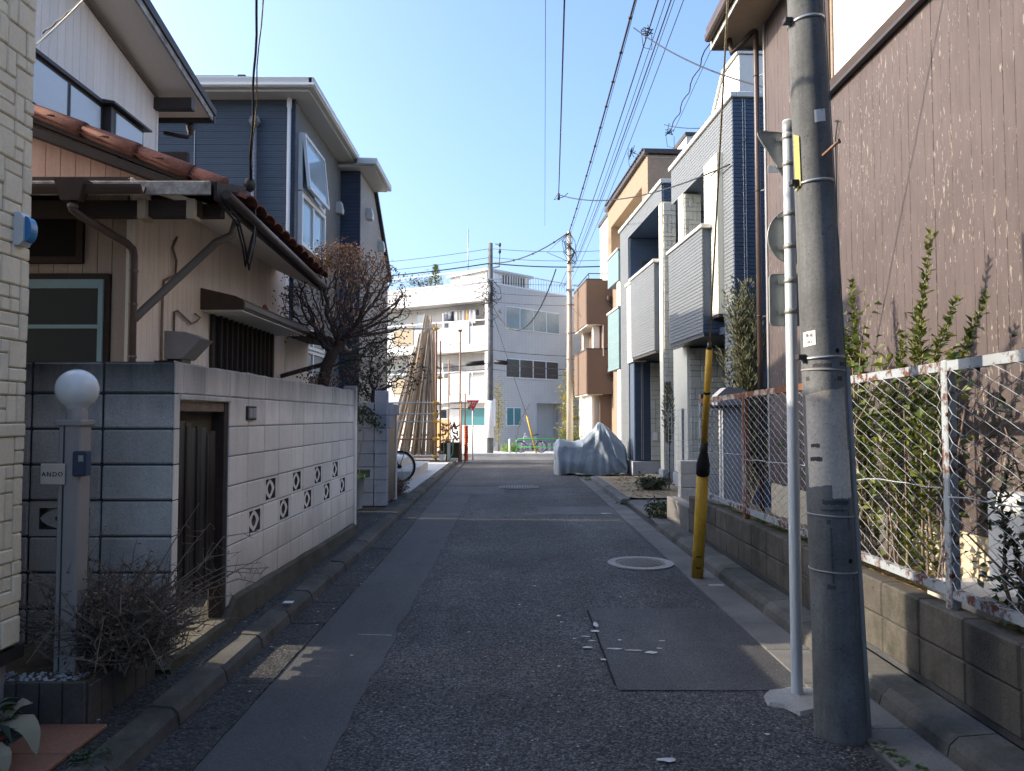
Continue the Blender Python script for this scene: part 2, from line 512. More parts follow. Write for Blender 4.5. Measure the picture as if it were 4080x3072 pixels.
M['cream_wall'] = mat('cream_render', (.72, .68, .60), (.62, .58, .5), 1.4, .5, .04, 50, .1, 70, .003, .85)


def tiled(name, col, joint, w, h):
    t = NT(name)
    x = t.sep()
    s = t.math('ADD', x[0], t.math('MULTIPLY', x[1], .6))
    fz = t.math('FRACT', t.math('MULTIPLY', x[2], 1 / h)); fs = t.math('FRACT', t.math('MULTIPLY', s, 1 / w))
    k = t.math('MULTIPLY', t.math('GREATER_THAN', fz, .14), t.math('GREATER_THAN', fs, .05))
    c = t.mix(k, joint, col)
    c = t.mix(1.0, c, t.ramp3(t.noise(.8, 4), .93, 1.05), 'MULTIPLY')
    return t.out(c, .5, t.bump(k, .2, .01), .35)


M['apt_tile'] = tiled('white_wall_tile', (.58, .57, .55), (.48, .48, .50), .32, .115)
M['apt_shade'] = tiled('shaded_white_tile', (.53, .505, .475), (.38, .365, .345), .32, .115)  # same white tile, with the right facade's shade put into its colour


def glass(name, col, rough=.06, spec=.6):
    t = NT(name)
    return t.out(col, rough, t.bump(t.noise(1.2, 2), .04, .02), spec)


M['glass_dark'] = glass('dark_glass', (.012, .022, .03))
M['glass_teal'] = glass('teal_glass', (.06, .19, .21), .15)
M['glass_sky'] = glass('sky_glass', (.30, .40, .46), .05, .9)
M['glass_frost'] = mat('frosted_glass', (.60, .66, .68), (.54, .60, .62), 1, .4, .02, 40, 0, rough=.25, spec=.6)
M['glass_curtain'] = mat('curtained_glass', (.24, .28, .28), (.17, .20, .20), (3), .6, .05, 40, 0, rough=.12, spec=.6)
M['glass_blue'] = glass('blue_glass', (.03, .20, .33), .08)
M['glass_brown'] = glass('brown_glass', (.05, .035, .03), .1)
M['plastic_white'] = mat('white_plastic', (.66, .67, .66), (.58, .6, .58), 5, .5, .03, 50, 0, rough=.35, spec=.5)
M['plastic_blue'] = mat('blue_lens', (.03, .22, .48), (.025, .18, .4), 5, .4, .02, 50, 0, rough=.18, spec=.6)
M['plastic_navy'] = mat('navy_plastic', (.03, .055, .10), None, 5, .4, .03, 50, 0, rough=.35, spec=.5)
M['lamp_glass'] = mat('opal_globe', (.78, .80, .78), (.74, .75, .72), 4, .5, .02, 30, 0, rough=.16, spec=.6)
M['post_alu'] = mat('bronze_aluminium', (.34, .31, .29), (.29, .27, .25), 1.3, .5, .03, 50, 0, rough=.42, spec=.45)
M['plate_beige'] = mat('beige_plate', (.66, .55, .43), None, 2, .2, .02, 50, 0, rough=.5)
M['ink'] = mat('dark_lettering', (.02, .02, .02), None, 2, .2, 0, 50, 0, rough=.7)
M['paint_sign_red'] = mat('sign_red', (.55, .02, .035), (.48, .02, .03), 3, .4, .02, 50, 0, rough=.4, spec=.5)
M['sign_white'] = mat('sign_white', (.8, .8, .8), None, 3, .2, .02, 50, 0, rough=.45)
M['sign_back'] = mat('sign_back_aluminium', (.30, .31, .30), (.22, .22, .2), 4, .7, .05, 60, .03, 40, .002, .45, 0, 0, .5, .3)
M['pole_paint'] = mat('pale_blue_pole_paint', (.56, .62, .68), (.50, .56, .62), 3, .5, .03, 60, .02, 60, .002, .38, 0, .1, .45)
M['galv'] = mat('galvanised_steel', (.40, .42, .43), (.32, .33, .34), 9, .6, .06, 60, .03, 60, .002, .4, 0, 0, .5, .6)
M['galv_wire'] = mat('fence_wire', (.40, .42, .45), (.32, .34, .36), 20, .5, .05, 60, 0, rough=.4, spec=.5)
M['yellow'] = mat('yellow_tube', (.56, .34, .035), (.40, .24, .03), 5, .8, .12, 60, .05, 60, .002, .5, 0, .45, .35)
M['yellow_tape'] = mat('yellow_plate', (.42, .36, .10), (.36, .30, .09), 6, .6, .05, 50, 0, rough=.5)
M['rubber'] = mat('black_rubber', (.012, .012, .013), None, 4, .4, .05, 60, 0, rough=.5)
M['wire'] = mat('black_cable', (.02, .02, .022), None, 4, .4, 0, 60, 0, rough=.5)
M['wire_teal'] = mat('teal_cable', (.05, .20, .23), None, 4, .3, 0, 60, 0, rough=.5)
M['wire_tan'] = mat('stranded_stay', (.35, .30, .18), (.12, .10, .08), 40, .9, .1, 60, 0, rough=.5, metal=.3)
M['cast_iron'] = mat('cast_iron', (.13, .125, .12), (.09, .085, .08), 12, .6, .1, 60, .1, 80, .003, .5, 0, 0, .4, .4)
M['terracotta'] = mat('terracotta_tile', (.30, .15, .095), (.22, .115, .075), 4, .8, .12, 50, .15, 80, .003, .7, .06)
M['pot_red'] = mat('red_pot', (.10, .03, .022), None, 4, .5, .05, 50, 0, rough=.5)
M['planter_tile'] = mat('dark_planter_tile', (.10, .088, .075), (.055, .05, .045), 5, .7, .15, 50, .2, 60, .003, .7, .12)
M['pebble'] = mat('white_pebbles', (.55, .55, .55), None, 30, .5, .1, 60, .2, 60, .004, .8)
M['cover'] = mat('silver_motorcycle_cover', (.28, .33, .38), (.21, .25, .29), 5, .5, .05, 60, .05, 60, .002, .42, 0, 0, .45)
def cover_cloth():
    t = NT('creased_silver_cover')
    c = t.mix(t.ramp(t.noise(5, 4), .35, .7), (.28, .33, .38), (.20, .245, .285))
    c = t.mix(t.math('MULTIPLY', t.ramp(t.sep()[2], .05, .35, 1, 0), .5), c, (.15, .16, .16))
    w = t.noise((5, 9, 2.5), 5, .6, dist=1.2)
    n1 = t.bump(t.math('ABSOLUTE', t.math('SUBTRACT', w, .5)), .55, .06)
    return t.out(c, .42, t.bump(t.noise((16, 16, 9), 4, .6, dist=.8), .45, .02, n1), .45)


M['cover'] = cover_cloth()
M['sand'] = concrete('dry_sandy_soil', (.36, .28, .19), (.24, .18, .11), .7, 3.5, 0, True, .9)
M['bark'] = mat('tree_bark', (.095, .068, .058), (.05, .037, .032), 9, .8, .25, 40, .8, 30, .01, .9)
M['bark_pale'] = mat('pale_stem', (.26, .20, .15), (.16, .12, .09), 12, .7, .2, 60, .3, 60, .004, .85)
M['twig'] = mat('dry_twig', (.23, .175, .14), (.11, .08, .062), 12, .8, .2, 60, .2, 60, .003, .9)
M['timber'] = mat('weathered_timber', (.42, .34, .25), (.28, .225, .17), 5, .8, .15, 50, .2, 60, .004, .85, .3, .3)
M['timber_new'] = mat('orange_lit_timber', (.58, .38, .17), (.48, .30, .13), 5, .6, .1, 50, .1, 60, .003, .8, .15)  # sunlit orange of the leftmost poles, put into the colour
M['plank_metal'] = mat('pale_scaffold_board', (.52, .46, .38), (.42, .37, .3), 5, .6, .1, 50, .1, 60, .003, .6, .1)
M['rust_pipe'] = mat('rusty_scaffold_tube', (.33, .20, .14), (.22, .12, .08), 6, .8, .12, 60, .1, 70, .003, .6, .2)
M['net_orange'] = mat('orange_net', (.62, .10, .03), (.5, .08, .03), 14, .6, .2, 60, .5, 30, .02, .8)
M['hose'] = mat('green_hose', (.10, .36, .24), None, 4, .4, .03, 60, 0, rough=.4)
M['guard_green'] = mat('green_guard_rail', (.10, .42, .10), (.08, .36, .08), 3, .5, .03, 60, 0, rough=.4, spec=.5)
M['paint_line'] = mat('worn_road_paint', (.62, .62, .60), (.35, .35, .34), 30, .8, .2, 60, .2, 80, .003, .8)
M['cloth_white'] = mat('white_laundry', (.72, .71, .70), (.62, .61, .6), 4, .5, .03, 50, .1, 20, .01, .9)
M['cloth_dark'] = mat('dark_laundry', (.05, .05, .07), None, 4, .5, .03, 50, .1, 20, .01, .9)


def leafmat(name, c1, c2, rough=.45, trans=.25, spec=.4):
    t = NT(name)
    g = t.new("ShaderNodeNewGeometry").outputs["Random Per Island"]
    c = t.mix(g, c1, c2)
    c = t.mix(1.0, c, t.ramp3(t.noise(3.0, 2), .8, 1.15), 'MULTIPLY')
    m = t.out(c, rough, None, spec)
    if trans:
        tr = t.new("ShaderNodeBsdfTranslucent"); t.l.new(t.mix(1.0, c, (1.3, 1.4, .6), 'MULTIPLY'), tr.inputs["Color"])
        mx = t.new("ShaderNodeMixShader"); mx.inputs[0].default_value = trans
        t.l.new(t.b.outputs[0], mx.inputs[1]); t.l.new(tr.outputs[0], mx.inputs[2])
        t.l.new(mx.outputs[0], t.n["Material Output"].inputs["Surface"])
    return m


M['leaf_shrub'] = leafmat('glossy_leaf', (.045, .08, .018), (.18, .20, .04))
M['leaf_dark'] = leafmat('dark_leaf', (.018, .035, .014), (.05, .075, .025), .4, .15)
M['leaf_conifer'] = leafmat('conifer_needle', (.075, .085, .05), (.15, .145, .08), .7, .1)
M['leaf_dry'] = leafmat('dry_red_leaf', (.13, .075, .065), (.22, .13, .105), .8, .2)
M['leaf_brown'] = leafmat('withered_leaf', (.10, .068, .048), (.30, .22, .165), .8, .15)
M['leaf_wilt'] = leafmat('wilted_pale_leaf', (.26, .24, .16), (.36, .33, .24), .7, .2)
M['leaf_lime'] = leafmat('lime_leaf', (.13, .24, .03), (.22, .34, .06), .5, .3)
M['leaf_yellow'] = leafmat('yellow_leaf', (.30, .22, .04), (.20, .20, .05), .6, .3)
M['grass'] = leafmat('weed_leaf', (.035, .085, .018), (.08, .14, .03), .6, .25)
M['straw'] = leafmat('dry_grass', (.38, .28, .13), (.26, .19, .09), .8, .2)


def peeling():
    """brown paint that flakes off vertical boards"""
    t = NT('peeling_brown_paint')
    base = t.mix(t.ramp(t.noise(1.1, 4), .3, .7), (.112, .090, .086), (.085, .067, .064))
    base = t.mix(1.0, base, t.ramp3(t.noise((25, 25, 4), 3), .88, 1.1), 'MULTIPLY')
    a = t.noise((44, 44, 11), 6, .75)
    b = t.noise((1.1, 1.1, .8), 4, .6)
    y = t.math('FRACT', t.math('MULTIPLY', t.sep()[1], 10.0))
    near = t.ramp(t.math('ABSOLUTE', t.math('SUBTRACT', y, .5)), .0, .12, .075, 0)
    groove = t.math('MULTIPLY', t.ramp(t.math('ABSOLUTE', t.math('SUBTRACT', y, .5)), .02, .05, 1, 0), t.ramp(t.noise((3, 3, 5.5), 5, .75), .46, .56))
    low = t.ramp(t.sep()[2], .8, 3.2, .05, 0)
    k = t.math('ADD', t.math('ADD', t.math('ADD', a, t.math('MULTIPLY', b, .34)), near), low)
    fl = t.ramp(k, .80, .82)
    dk = t.math('MULTIPLY', t.ramp(k, .76, .80), t.math('SUBTRACT', 1.0, fl))
    c = t.mix(fl, base, t.mix(t.noise(30, 3), (.36, .315, .27), (.22, .185, .16)))
    c = t.mix(t.math('MULTIPLY', dk, .45), c, (.06, .04, .035))
    c = t.mix(t.math('MULTIPLY', groove, .6), c, (.02, .015, .014))
    return t.out(c, .75, t.bump(t.math('SUBTRACT', 1.0, fl), .5, .004), .25)


M['peel'] = peeling()


def rusty_paint():
    t = NT('rusty_pale_paint')
    n = t.math('ADD', t.noise(14, 6, .7), t.math('MULTIPLY', t.noise(2.2, 3), .35))
    k = t.ramp(n, .66, .76)
    paint = t.mix(t.noise(8, 3), (.36, .40, .43), (.27, .30, .32))
    rust = t.mix(t.noise(25, 4), (.15, .06, .035), (.07, .035, .025))
    return t.out(t.mix(k, paint, rust), t.ramp(k, 0, 1, .45, .9), t.bump(n, .3, .004), .35)


M['rusty'] = rusty_paint()


def rusty_heavy():
    t = NT('rusty_red_paint')
    n = t.math('ADD', t.noise(12, 6, .7), t.math('MULTIPLY', t.noise(1.6, 3), .5))
    k = t.ramp(n, .60, .74)
    c = t.mix(k, t.mix(t.noise(6, 3), (.50, .45, .38), (.38, .34, .29)), t.mix(t.noise(20, 4), (.24, .085, .035), (.11, .05, .028)))
    return t.out(c, .75, t.bump(n, .3, .004), .3)


M['rusty_red'] = rusty_heavy()


def old_wood():
    t = NT('weathered_gate_board')
    g = t.noise((70, 70, 3.0), 5, .7)
    z = t.sep()[2]
    c = t.mix(t.ramp(g, .3, .7), (.022, .017, .014), (.075, .063, .052))
    up = t.ramp(t.math('ADD', z, t.math('MULTIPLY', t.noise((20, 20, 1.5), 4), .5)), 1.2, 1.75)
    c = t.mix(t.math('MULTIPLY', up, .6), c, (.20, .185, .15))
    c = t.mix(1.0, c, t.ramp3(t.rnd(), .7, 1.3, 0, 1), 'MULTIPLY')
    return t.out(c, .9, t.bump(g, .5, .005), .15)


M['gate_board'] = old_wood()
# ------------------------------------------------------------------ ground, road, kerbs
def gz(y):
    if y < 22: return 0.0
    t = min(1.0, (y - 22) / 18.0)
    return -0.50 * t * t * (3 - 2 * t)


YS = [-30, -8, 0, 1.5, 3, 4, 5, 6, 7, 8, 9, 10, 11, 12, 13, 14, 15, 16, 17, 18, 20, 22, 24, 26, 28, 30, 32, 34, 36, 38, 40, 45]


def sheet(x0, x1, y0, y1, dz, jit0=0., jit1=0., step=None):
    """a flat strip that follows the fall of the street, with optionally ragged long edges"""
    mb = MB()
    ys = [y for y in YS if y0 < y < y1]
    if step:
        n = int((y1 - y0) / step); ys = [y0 + (y1 - y0) * i / n for i in range(1, n)]
    ys = [y0] + ys + [y1]
    f0 = x0 if callable(x0) else (lambda y: x0); f1 = x1 if callable(x1) else (lambda y: x1)
    vs = []
    for y in ys:
        a = f0(y) + jit0 * wob(y * 3.1, 1.7, .3) + jit0 * .6 * wob(y * 11, 4.7, .3)
        b = f1(y) + jit1 * wob(y * 2.7, 7.7, .9) + jit1 * .6 * wob(y * 12, 2.7, .9)
        vs += [(a, y, gz(y) + dz), (b, y, gz(y) + dz)]
    mb.add(vs, [(2 * i, 2 * i + 1, 2 * i + 3, 2 * i + 2) for i in range(len(ys) - 1)])
    return mb


g = MB()
gys = [-300, -30] + [22 + i * 2 for i in range(10)] + [60, 200, 900]
for i in range(len(gys) - 1):
    g.quad((-600, gys[i], gz(gys[i]) - .03), (600, gys[i], gz(gys[i]) - .03), (600, gys[i + 1], gz(gys[i + 1]) - .03), (-600, gys[i + 1], gz(gys[i + 1]) - .03))
struct("ground", g, M['gutter'])


def XL(y): return -1.60 - .012 * max(0, y - 8)
road = sroot("road")
sheet(lambda y: XL(y) + .20, 1.66, -8, 30, 0.0).build("asphalt", M['asphalt'], road)
sheet(lambda y: XL(y) + .25, -.80, -8, 14.3, .004, .012, .022, .08).build("smooth_trench_strip", M['asphalt_fine'], road)
sheet(.58, 1.64, 4.12, 5.85, .004, .02, .01, .05).build("repair_patch", M['asphalt_patch'], road)
sheet(.42, 1.64, 11.4, 12.4, .004, .01, .01, .1).build("repair_patch", M['asphalt_fine'], road)
sheet(lambda y: XL(y) + .22, -.15, 14.35, 15.9, .004, .01, .02, .1).build("repair_patch", M['asphalt_fine'], road)
# gap beside the patch (a cut joint in the asphalt)
mb = MB()
for (a, b) in (((.575, 4.2), (.585, 5.8)), ((.60, 4.115), (1.6, 4.10))):
    pts = [Vector((a[0] + (b[0] - a[0]) * i / 14 + .006 * wob(i * .7, 3, 1), a[1] + (b[1] - a[1]) * i / 14 + .004 * wob(i * .9, 8, 1), .007)) for i in range(15)]
    for p, q in zip(pts, pts[1:]):
        n = Vector((-(q - p).y, (q - p).x, 0)).normalized() * (.006 if a[0] < .59 else .0018)
        mb.quad(p - n, q - n, q + n, p + n)
mb.build("cut_joint", M['black_void'], road)


def blotch(mb, x, y, rx, ry, z, n=9, jag=.35):
    pts = []
    for k in range(n):
        w = 2 * math.pi * k / n; r = 1 + jag * (RND.random() - .5) * 2
        pts.append((x + rx * r * math.cos(w), y + ry * r * math.sin(w), z))
    mb.poly(pts)


for (x, y, rx, ry) in ((.60, 5.38, .018, .06), (.50, 5.10, .03, .012), (.53, 5.0, .025, .014), (.49, 4.86, .035, .018), (.57, 5.22, .03, .025), (.66, 4.83, .05, .014),
                       (.77, 4.80, .05, .012), (.88, 4.76, .04, .03), (.56, 4.62, .02, .016), (.42, 5.05, .012, .01), (.35, 5.62, .02, .02), (.36, 5.45, .012, .012),
                       (.67, 3.29, .035, .02), (1.20, 3.55, .012, .01), (.28, 4.5, .01, .01), (-.30, 5.2, .012, .01), (-1.0, 4.7, .012, .008), (.06, 5.95, .012, .012),
                       (1.0, 5.0, .02, .008), (.95, 4.84, .018, .008), (.72, 5.02, .014, .012), (.2, 6.6, .014, .012), (-.2, 7.0, .012, .01), (1.45, 11.5, .08, .03), (.9, 6.2, .012, .01)):
    m_ = MB(); blotch(m_, x, y, rx, ry, .009); m_.build("paint_fragment", M['paint_line'], road)
m_ = MB(); m_.quad((-1.05, 5.14, .009), (-.82, 5.12, .009), (-.82, 5.127, .009), (-1.05, 5.147, .009)); m_.build("chalk_line", M['paint_line'], road)

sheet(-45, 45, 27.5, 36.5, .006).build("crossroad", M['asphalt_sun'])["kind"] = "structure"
pv = MB()
for i in range(len(YS) - 1):
    pass
pvs = sheet(-45, 45, 36.6, 60, .13); struct("far_pavement", pvs, M['pale_concrete'])
fk = sroot("far_kerb", (0, 36.5, gz(36.5)))
me = block_mesh(1.19, .15, .16, .015, M['pale_concrete'])
for i in range(-9, 10): piece("kerb_stone", me, fk, (i * 1.2, 36.55, gz(36.5) + .07))

# right gutter and kerb
gr = sroot("gutter_right", (1.76, 0, 0))
sheet(1.60, 1.95, -4, 18, .001).build("bedding", M['mortar'], gr)
me = block_mesh(.27, .594, .06, .004, M['gutter'])
for i in range(-3, 30):
    y = .3 + i * .6
    piece("gutter_slab", me, gr, (1.765, y, -.017 + .003 * RND.random()), (0, rad(RND.uniform(-.4, .4)), 0))
kr = sroot("kerb_right", (2.0, 0, 0))


def kerb_mesh(prof, L, m):
    mb = MB(); mb.prism(prof, 1, -L / 2, L / 2); me = mb.mesh("kerb_stone"); me.materials.append(m); return me


kme = kerb_mesh([(1.905, -.02), (1.925, .055), (1.965, .092), (2.135, .105), (2.135, -.02)], .592, M['kerb'])
for i in range(-3, 16):
    if i < 15: piece("kerb_stone", kme, kr, (0, .62 + i * .6, RND.uniform(-.004, .004)))
kme2 = kerb_mesh([(1.905, -.02), (1.93, .05), (1.975, .075), (2.135, .08), (2.135, -.02)], .592, M['kerb'])
piece("kerb_stone", kme2, kr, (0, 9.62, 0))
kme3 = kerb_mesh([(1.80, -.02), (1.82, .09), (1.86, .11), (1.98, .115), (1.98, -.02)], .592, M['gutter'])
for i in range(8): piece("kerb_stone", kme3, kr, (.02, 12.9 + i * .6, 0))
# left gutter, kerb, verge
gl = sroot("gutter_left", (-1.48, 0, 0))
sheet(lambda y: XL(y) - .02, lambda y: XL(y) + .26, -4, 26, .001).build("bedding", M['mortar'], gl)
me = block_mesh(.25, .594, .06, .004, M['gutter_old'])
for i in range(-3, 42):
    y = .3 + i * .6
    piece("gutter_slab", me, gl, (XL(y) + .125, y, gz(y) - .018 + .004 * RND.random()), (0, rad(RND.uniform(-.5, .5)), rad(.6)))
kl = sroot("kerb_left", (-1.7, 0, 0))
kme = kerb_mesh([(0, -.02), (-.02, .065), (-.045, .092), (-.16, .10), (-.16, -.02)], .59, M['kerb'])
for i in range(-3, 40):
    y = .35 + i * .6
    piece("kerb_stone", kme, kl, (XL(y), y, gz(y) + RND.uniform(-.005, .005)), (0, 0, rad(.5) + RND.uniform(-.004, .004)))
v_ = MB(); ys = [-4, 3.4, 8, 12, 13.5, 18, 24]
for i in range(len(ys) - 1):
    v_.quad((-2.6, ys[i], gz(ys[i]) + .095), (XL(ys[i]) - .155, ys[i], gz(ys[i]) + .1), (XL(ys[i + 1]) - .155, ys[i + 1], gz(ys[i + 1]) + .1), (-2.6, ys[i + 1], gz(ys[i + 1]) + .095))
struct("verge", v_, M['gutter_old'])

# manholes
def manhole(x, y, r, label, ring):
    t = thing("manhole_cover", label, "manhole", (x, y, 0))
    if ring:
        MB().lathe([(r, .002), (r, .014), (r * .76, .016), (r * .74, .002)], x, y, 40, False).build("concrete_ring", M['ring_concrete'], t)
    rr = r * (.70 if ring else 1)
    MB().lathe([(rr * 1.04, .002), (rr * 1.04, .012), (rr * .93, .012), (rr * .93, .008), (0.0, .008)], x, y, 36, False).build("iron_frame", M['cast_iron'], t)
    lid = MB().lathe([(rr * .91, .006), (rr * .90, .014), (0, .0145)], x, y, 36, False).build("lid", M['cast_iron'], t)
    k = MB()
    n = 15
    for i in range(n):
        for j in range(n):
            px = x + (i - n / 2 + .5) * 2 * rr / n; py = y + (j - n / 2 + .5) * 2 * rr / n
            if math.hypot(px - x, py - y) < rr * .82: k.box(px - rr * .035, px + rr * .035, py - rr * .045, py + rr * .045, .013, .019)
    k.build("lid_studs", M['cast_iron'], lid, kind="stuff")


manhole(1.31, 7.62, .335, "round cast iron manhole cover in a pale concrete ring near the yellow guy tube", True)
manhole(.14, 15.75, .42, "flat grey round manhole cover far up the middle of the street", False)

# lot in front of the grey houses, driveway, planted strip
lot = sroot("sandy_lot", (2.6, 15, .1))
sand = MB()
for i in range(14):
    for j in range(24):
        x0 = 1.98 + i * .1; y0 = 12.9 + j * .2
        z = lambda x, y: .10 + .03 * wob(x * 2, y * 2, 0) + .012 * wob(x * 9, y * 9, 3)
        sand.quad((x0, y0, z(x0, y0)), (x0 + .1, y0, z(x0 + .1, y0)), (x0 + .1, y0 + .2, z(x0 + .1, y0 + .2)), (x0, y0 + .2, z(x0, y0 + .2)))
sand.build("soil", M['sand'], lot)
dv = sroot("driveway", (2.6, 11, .06))
MB().box(1.95, 5.5, 9.9, 12.85, -.01, .055).build("bedding", M['mortar'], dv)
me = block_mesh(.34, 1.44, .05, .006, M['gutter'])
for i in range(10):
    for j in range(2): piece("paving_slab", me, dv, (2.13 + i * .35, 10.65 + j * 1.46, .045))
MB().box(3.4, 6.5, 12.95, 30, -.02, .05).build("house_apron", M['gutter'])["kind"] = "structure"
bed = MB()
for i in range(6):
    for j in range(44):
        x0 = 2.27 + i * .095; y0 = .2 + j * .2
        z = lambda x, y: .47 + .03 * wob(x * 3, y * 3, 0) + .012 * wob(x * 14, y * 14, 3)
        bed.quad((x0, y0, z(x0, y0)), (x0 + .095, y0, z(x0 + .095, y0)), (x0 + .095, y0 + .2, z(x0 + .095, y0 + .2)), (x0, y0 + .2, z(x0, y0 + .2)))
struct("soil_strip", bed, M['dirt'])
# ------------------------------------------------------------------ left: block wall with gate
CO = [.03, .23, .43, .63, .83, 1.03, 1.23, 1.43, 1.63, 1.81]
bw = thing("block_wall", "white painted concrete block garden wall with unpainted grey end and pierced vent blocks", "wall", (-1.9, 4.16, 0))
GAP = .007


def breeze(w, h, t, m, wide=False):
    """pierced vent block: frame with a ring inside; w along x, h along z, thickness along y"""
    mb = MB()
    ow, oh = (w * .72, h * .62) if wide else (w * .66, h * .82)
    f = .0
    mb.box(-w / 2, -ow / 2, -t / 2, t / 2, -h / 2, h / 2); mb.box(ow / 2, w / 2, -t / 2, t / 2, -h / 2, h / 2)
    mb.box(-ow / 2, ow / 2, -t / 2, t / 2, oh / 2, h / 2); mb.box(-ow / 2, ow / 2, -t / 2, t / 2, -h / 2, -oh / 2)
    n = 20; rx, rz = ow / 2, oh / 2
    for face in (0,):
        vs = []
        for k in range(n):
            a = 2 * math.pi * k / n; ca, sa = math.cos(a), math.sin(a)
            # outer: rounded diamond that touches the frame, inner: pointed eye
            q = 1.25 if not wide else 1.6
            den = (abs(ca) ** q + abs(sa) ** q) ** (1 / q)
            o = (rx * ca / den, rz * sa / den)
            i_ = (rx * .42 * ca * (1 - .25 * abs(sa)), rz * .55 * sa)
            for y in (-t * .42, t * .42):
                vs.append((o[0], y, o[1])); vs.append((i_[0], y, i_[1]))
        fs = []
        for k in range(n):
            a, b = 4 * k, 4 * ((k + 1) % n)
            fs += [(a, b, b + 1, a + 1), (a + 2, a + 3, b + 3, b + 2), (a, a + 2, b + 2, b), (a + 1, b + 1, b + 3, a + 3)]
        mb.add(vs, fs)
    me = mb.mesh("vent_block"); me.materials.append(m); me.materials.append(M['vent_inner'])
    for p in me.polygons:
        c_ = p.center
        inside = abs(c_.x) < ow / 2 + .001 and abs(c_.z) < oh / 2 + .001
        if abs(p.normal.y) < .5 and inside: p.material_index = 1
    return me


# street side, X = -1.9, columns from Y 4.99
PY = .3555; NY = 11
upper = {2, 4, 6, 8}; lower = {1, 3, 5, 7, 9}
vb = breeze(PY - GAP, .2 - GAP, .10, M['block_white'])
mo = MB()
for c in range(NY):
    for r in range(len(CO) - 1):
        y0 = 4.99 + c * PY; z0, z1 = CO[r], CO[r + 1]
        if r == 0: continue
        if (r == 4 and c in upper) or (r == 3 and c in lower):
            piece("vent_block", vb, bw, (-1.955, y0 + PY / 2, (z0 + z1) / 2), (0, 0, rad(90))); continue
        mo.box(-2.03, -1.908, y0, y0 + PY, z0, z1)
        piece("block", block_mesh(.11, PY - GAP, z1 - z0 - GAP, .006, M['block_white']), bw, (-1.955 + RND.uniform(-.002, .002), y0 + PY / 2, (z0 + z1) / 2))
# lintel course above the gate and the strip beside it
for r in (8,):
    for (a, b) in ((4.275, 4.58), (4.58, 4.99)):
        piece("block", block_mesh(.11, b - a - GAP, CO[9] - CO[8] - GAP, .006, M['block_white']), bw, (-1.955, (a + b) / 2, (CO[8] + CO[9]) / 2))
for r in range(0, 9):
    piece("painted_edge", block_mesh(.008, .066 if r < 8 else .108, CO[r + 1] - CO[r] - GAP, .002, M['block_white']), bw, (-1.8985, 4.196 if r < 8 else 4.217, (CO[r] + CO[r + 1]) / 2))
MB().box(-2.02, -1.885, 4.23, 4.99, 1.595, 1.628, .006).build("lintel", M['block_white'], bw)
MB().box(-2.03, -1.87, 8.905, 8.97, .1, 1.87, .01).build("end_pier", M['block_white'], bw)
# plastered cap, slightly uneven
cap = MB()
n = 40
for i in range(n):
    y0 = 4.165 + i * (8.9 - 4.165) / n; y1 = 4.165 + (i + 1) * (8.9 - 4.165) / n
    h0 = 1.812 + .012 * wob(y0 * 4, 0, 0); h1 = 1.812 + .012 * wob(y1 * 4, 0, 0)
    cap.add([(-2.02, y0, 1.80), (-1.905, y0, 1.80), (-1.905, y0, h0), (-2.02, y0, h0), (-2.02, y1, 1.80), (-1.905, y1, 1.80), (-1.905, y1, h1), (-2.02, y1, h1)],
            [(1, 5, 6, 2), (3, 2, 6, 7), (0, 3, 7, 4)])
cap.build("cap_render", M['block_white'], bw)
mo.build("mortar", M['mortar_pale'], bw)
# grey end facing the viewer, Y = 4.16
mo = MB()
vbw = breeze(.4 - GAP, .2 - GAP, .10, M['block_grey'], True)
for c in range(5):
    for r in range(len(CO) - 1):
        x1 = -1.90 - c * .4; x0 = -2.30 - c * .4
        if r == 4 and c == 1:
            piece("vent_block", vbw, bw, ((x0 + x1) / 2, 4.215, (CO[r] + CO[r + 1]) / 2)); continue
        mo.box(x0, x1 - .004, 4.172, 4.262 if c else 4.225, CO[r], CO[r + 1])
        piece("block", block_mesh(x1 - x0 - GAP * 1.6, .11 if c else .065, CO[r + 1] - CO[r] - GAP * 1.6, .008, M['block_grey']), bw, ((x0 + x1) / 2, (4.216 if c else 4.1935) + RND.uniform(-.002, .002), (CO[r] + CO[r + 1]) / 2))
for r in range(9):
    piece("block", block_mesh(.062, .05, CO[r + 1] - CO[r] - GAP, .006, M['block_grey']), bw, (-1.934, 4.13, (CO[r] + CO[r + 1]) / 2)) if False else None
mo.build("mortar", M['mortar'], bw)
# letter slot
ls = MB(); ls.box(-1.905, -1.885, 5.29, 5.47, 1.475, 1.575); ls.build("letter_slot_frame", M['brown_wood'], bw)
for k in (0, 1): MB().box(-1.889, -1.878, 5.305 + k * .08, 5.375 + k * .08, 1.485, 1.56, .004).build("letter_slot_flap", M['grey_metal'], bw)
MB().box(-1.899, -1.890, 8.62, 8.66, 1.5, 1.6).build("name_slip", M['sign_white'], bw)
# footing
ft = MB()
n = 30
for (ya, yb) in ((4.10, 8.98),):
    for i in range(n):
        y0 = ya + (yb - ya) * i / n; y1 = ya + (yb - ya) * (i + 1) / n
        def prof(y):
            h = (.30 - .016 * (y - 4.1) if y > 4.99 else .17) + .012 * wob(y * 5, 0, 2)
            return [(-1.86, y, .06), (-1.865, y, h - .02), (-1.885, y, h), (-2.06, y, h)]
        a, b = prof(y0), prof(y1)
        ft.add(a + b, [(0, 4, 5, 1), (1, 5, 6, 2), (2, 6, 7, 3)])
ft.box(-3.9, -1.9, 4.12, 4.17, .02, .10)
ft.build("footing", M['footing'], bw)

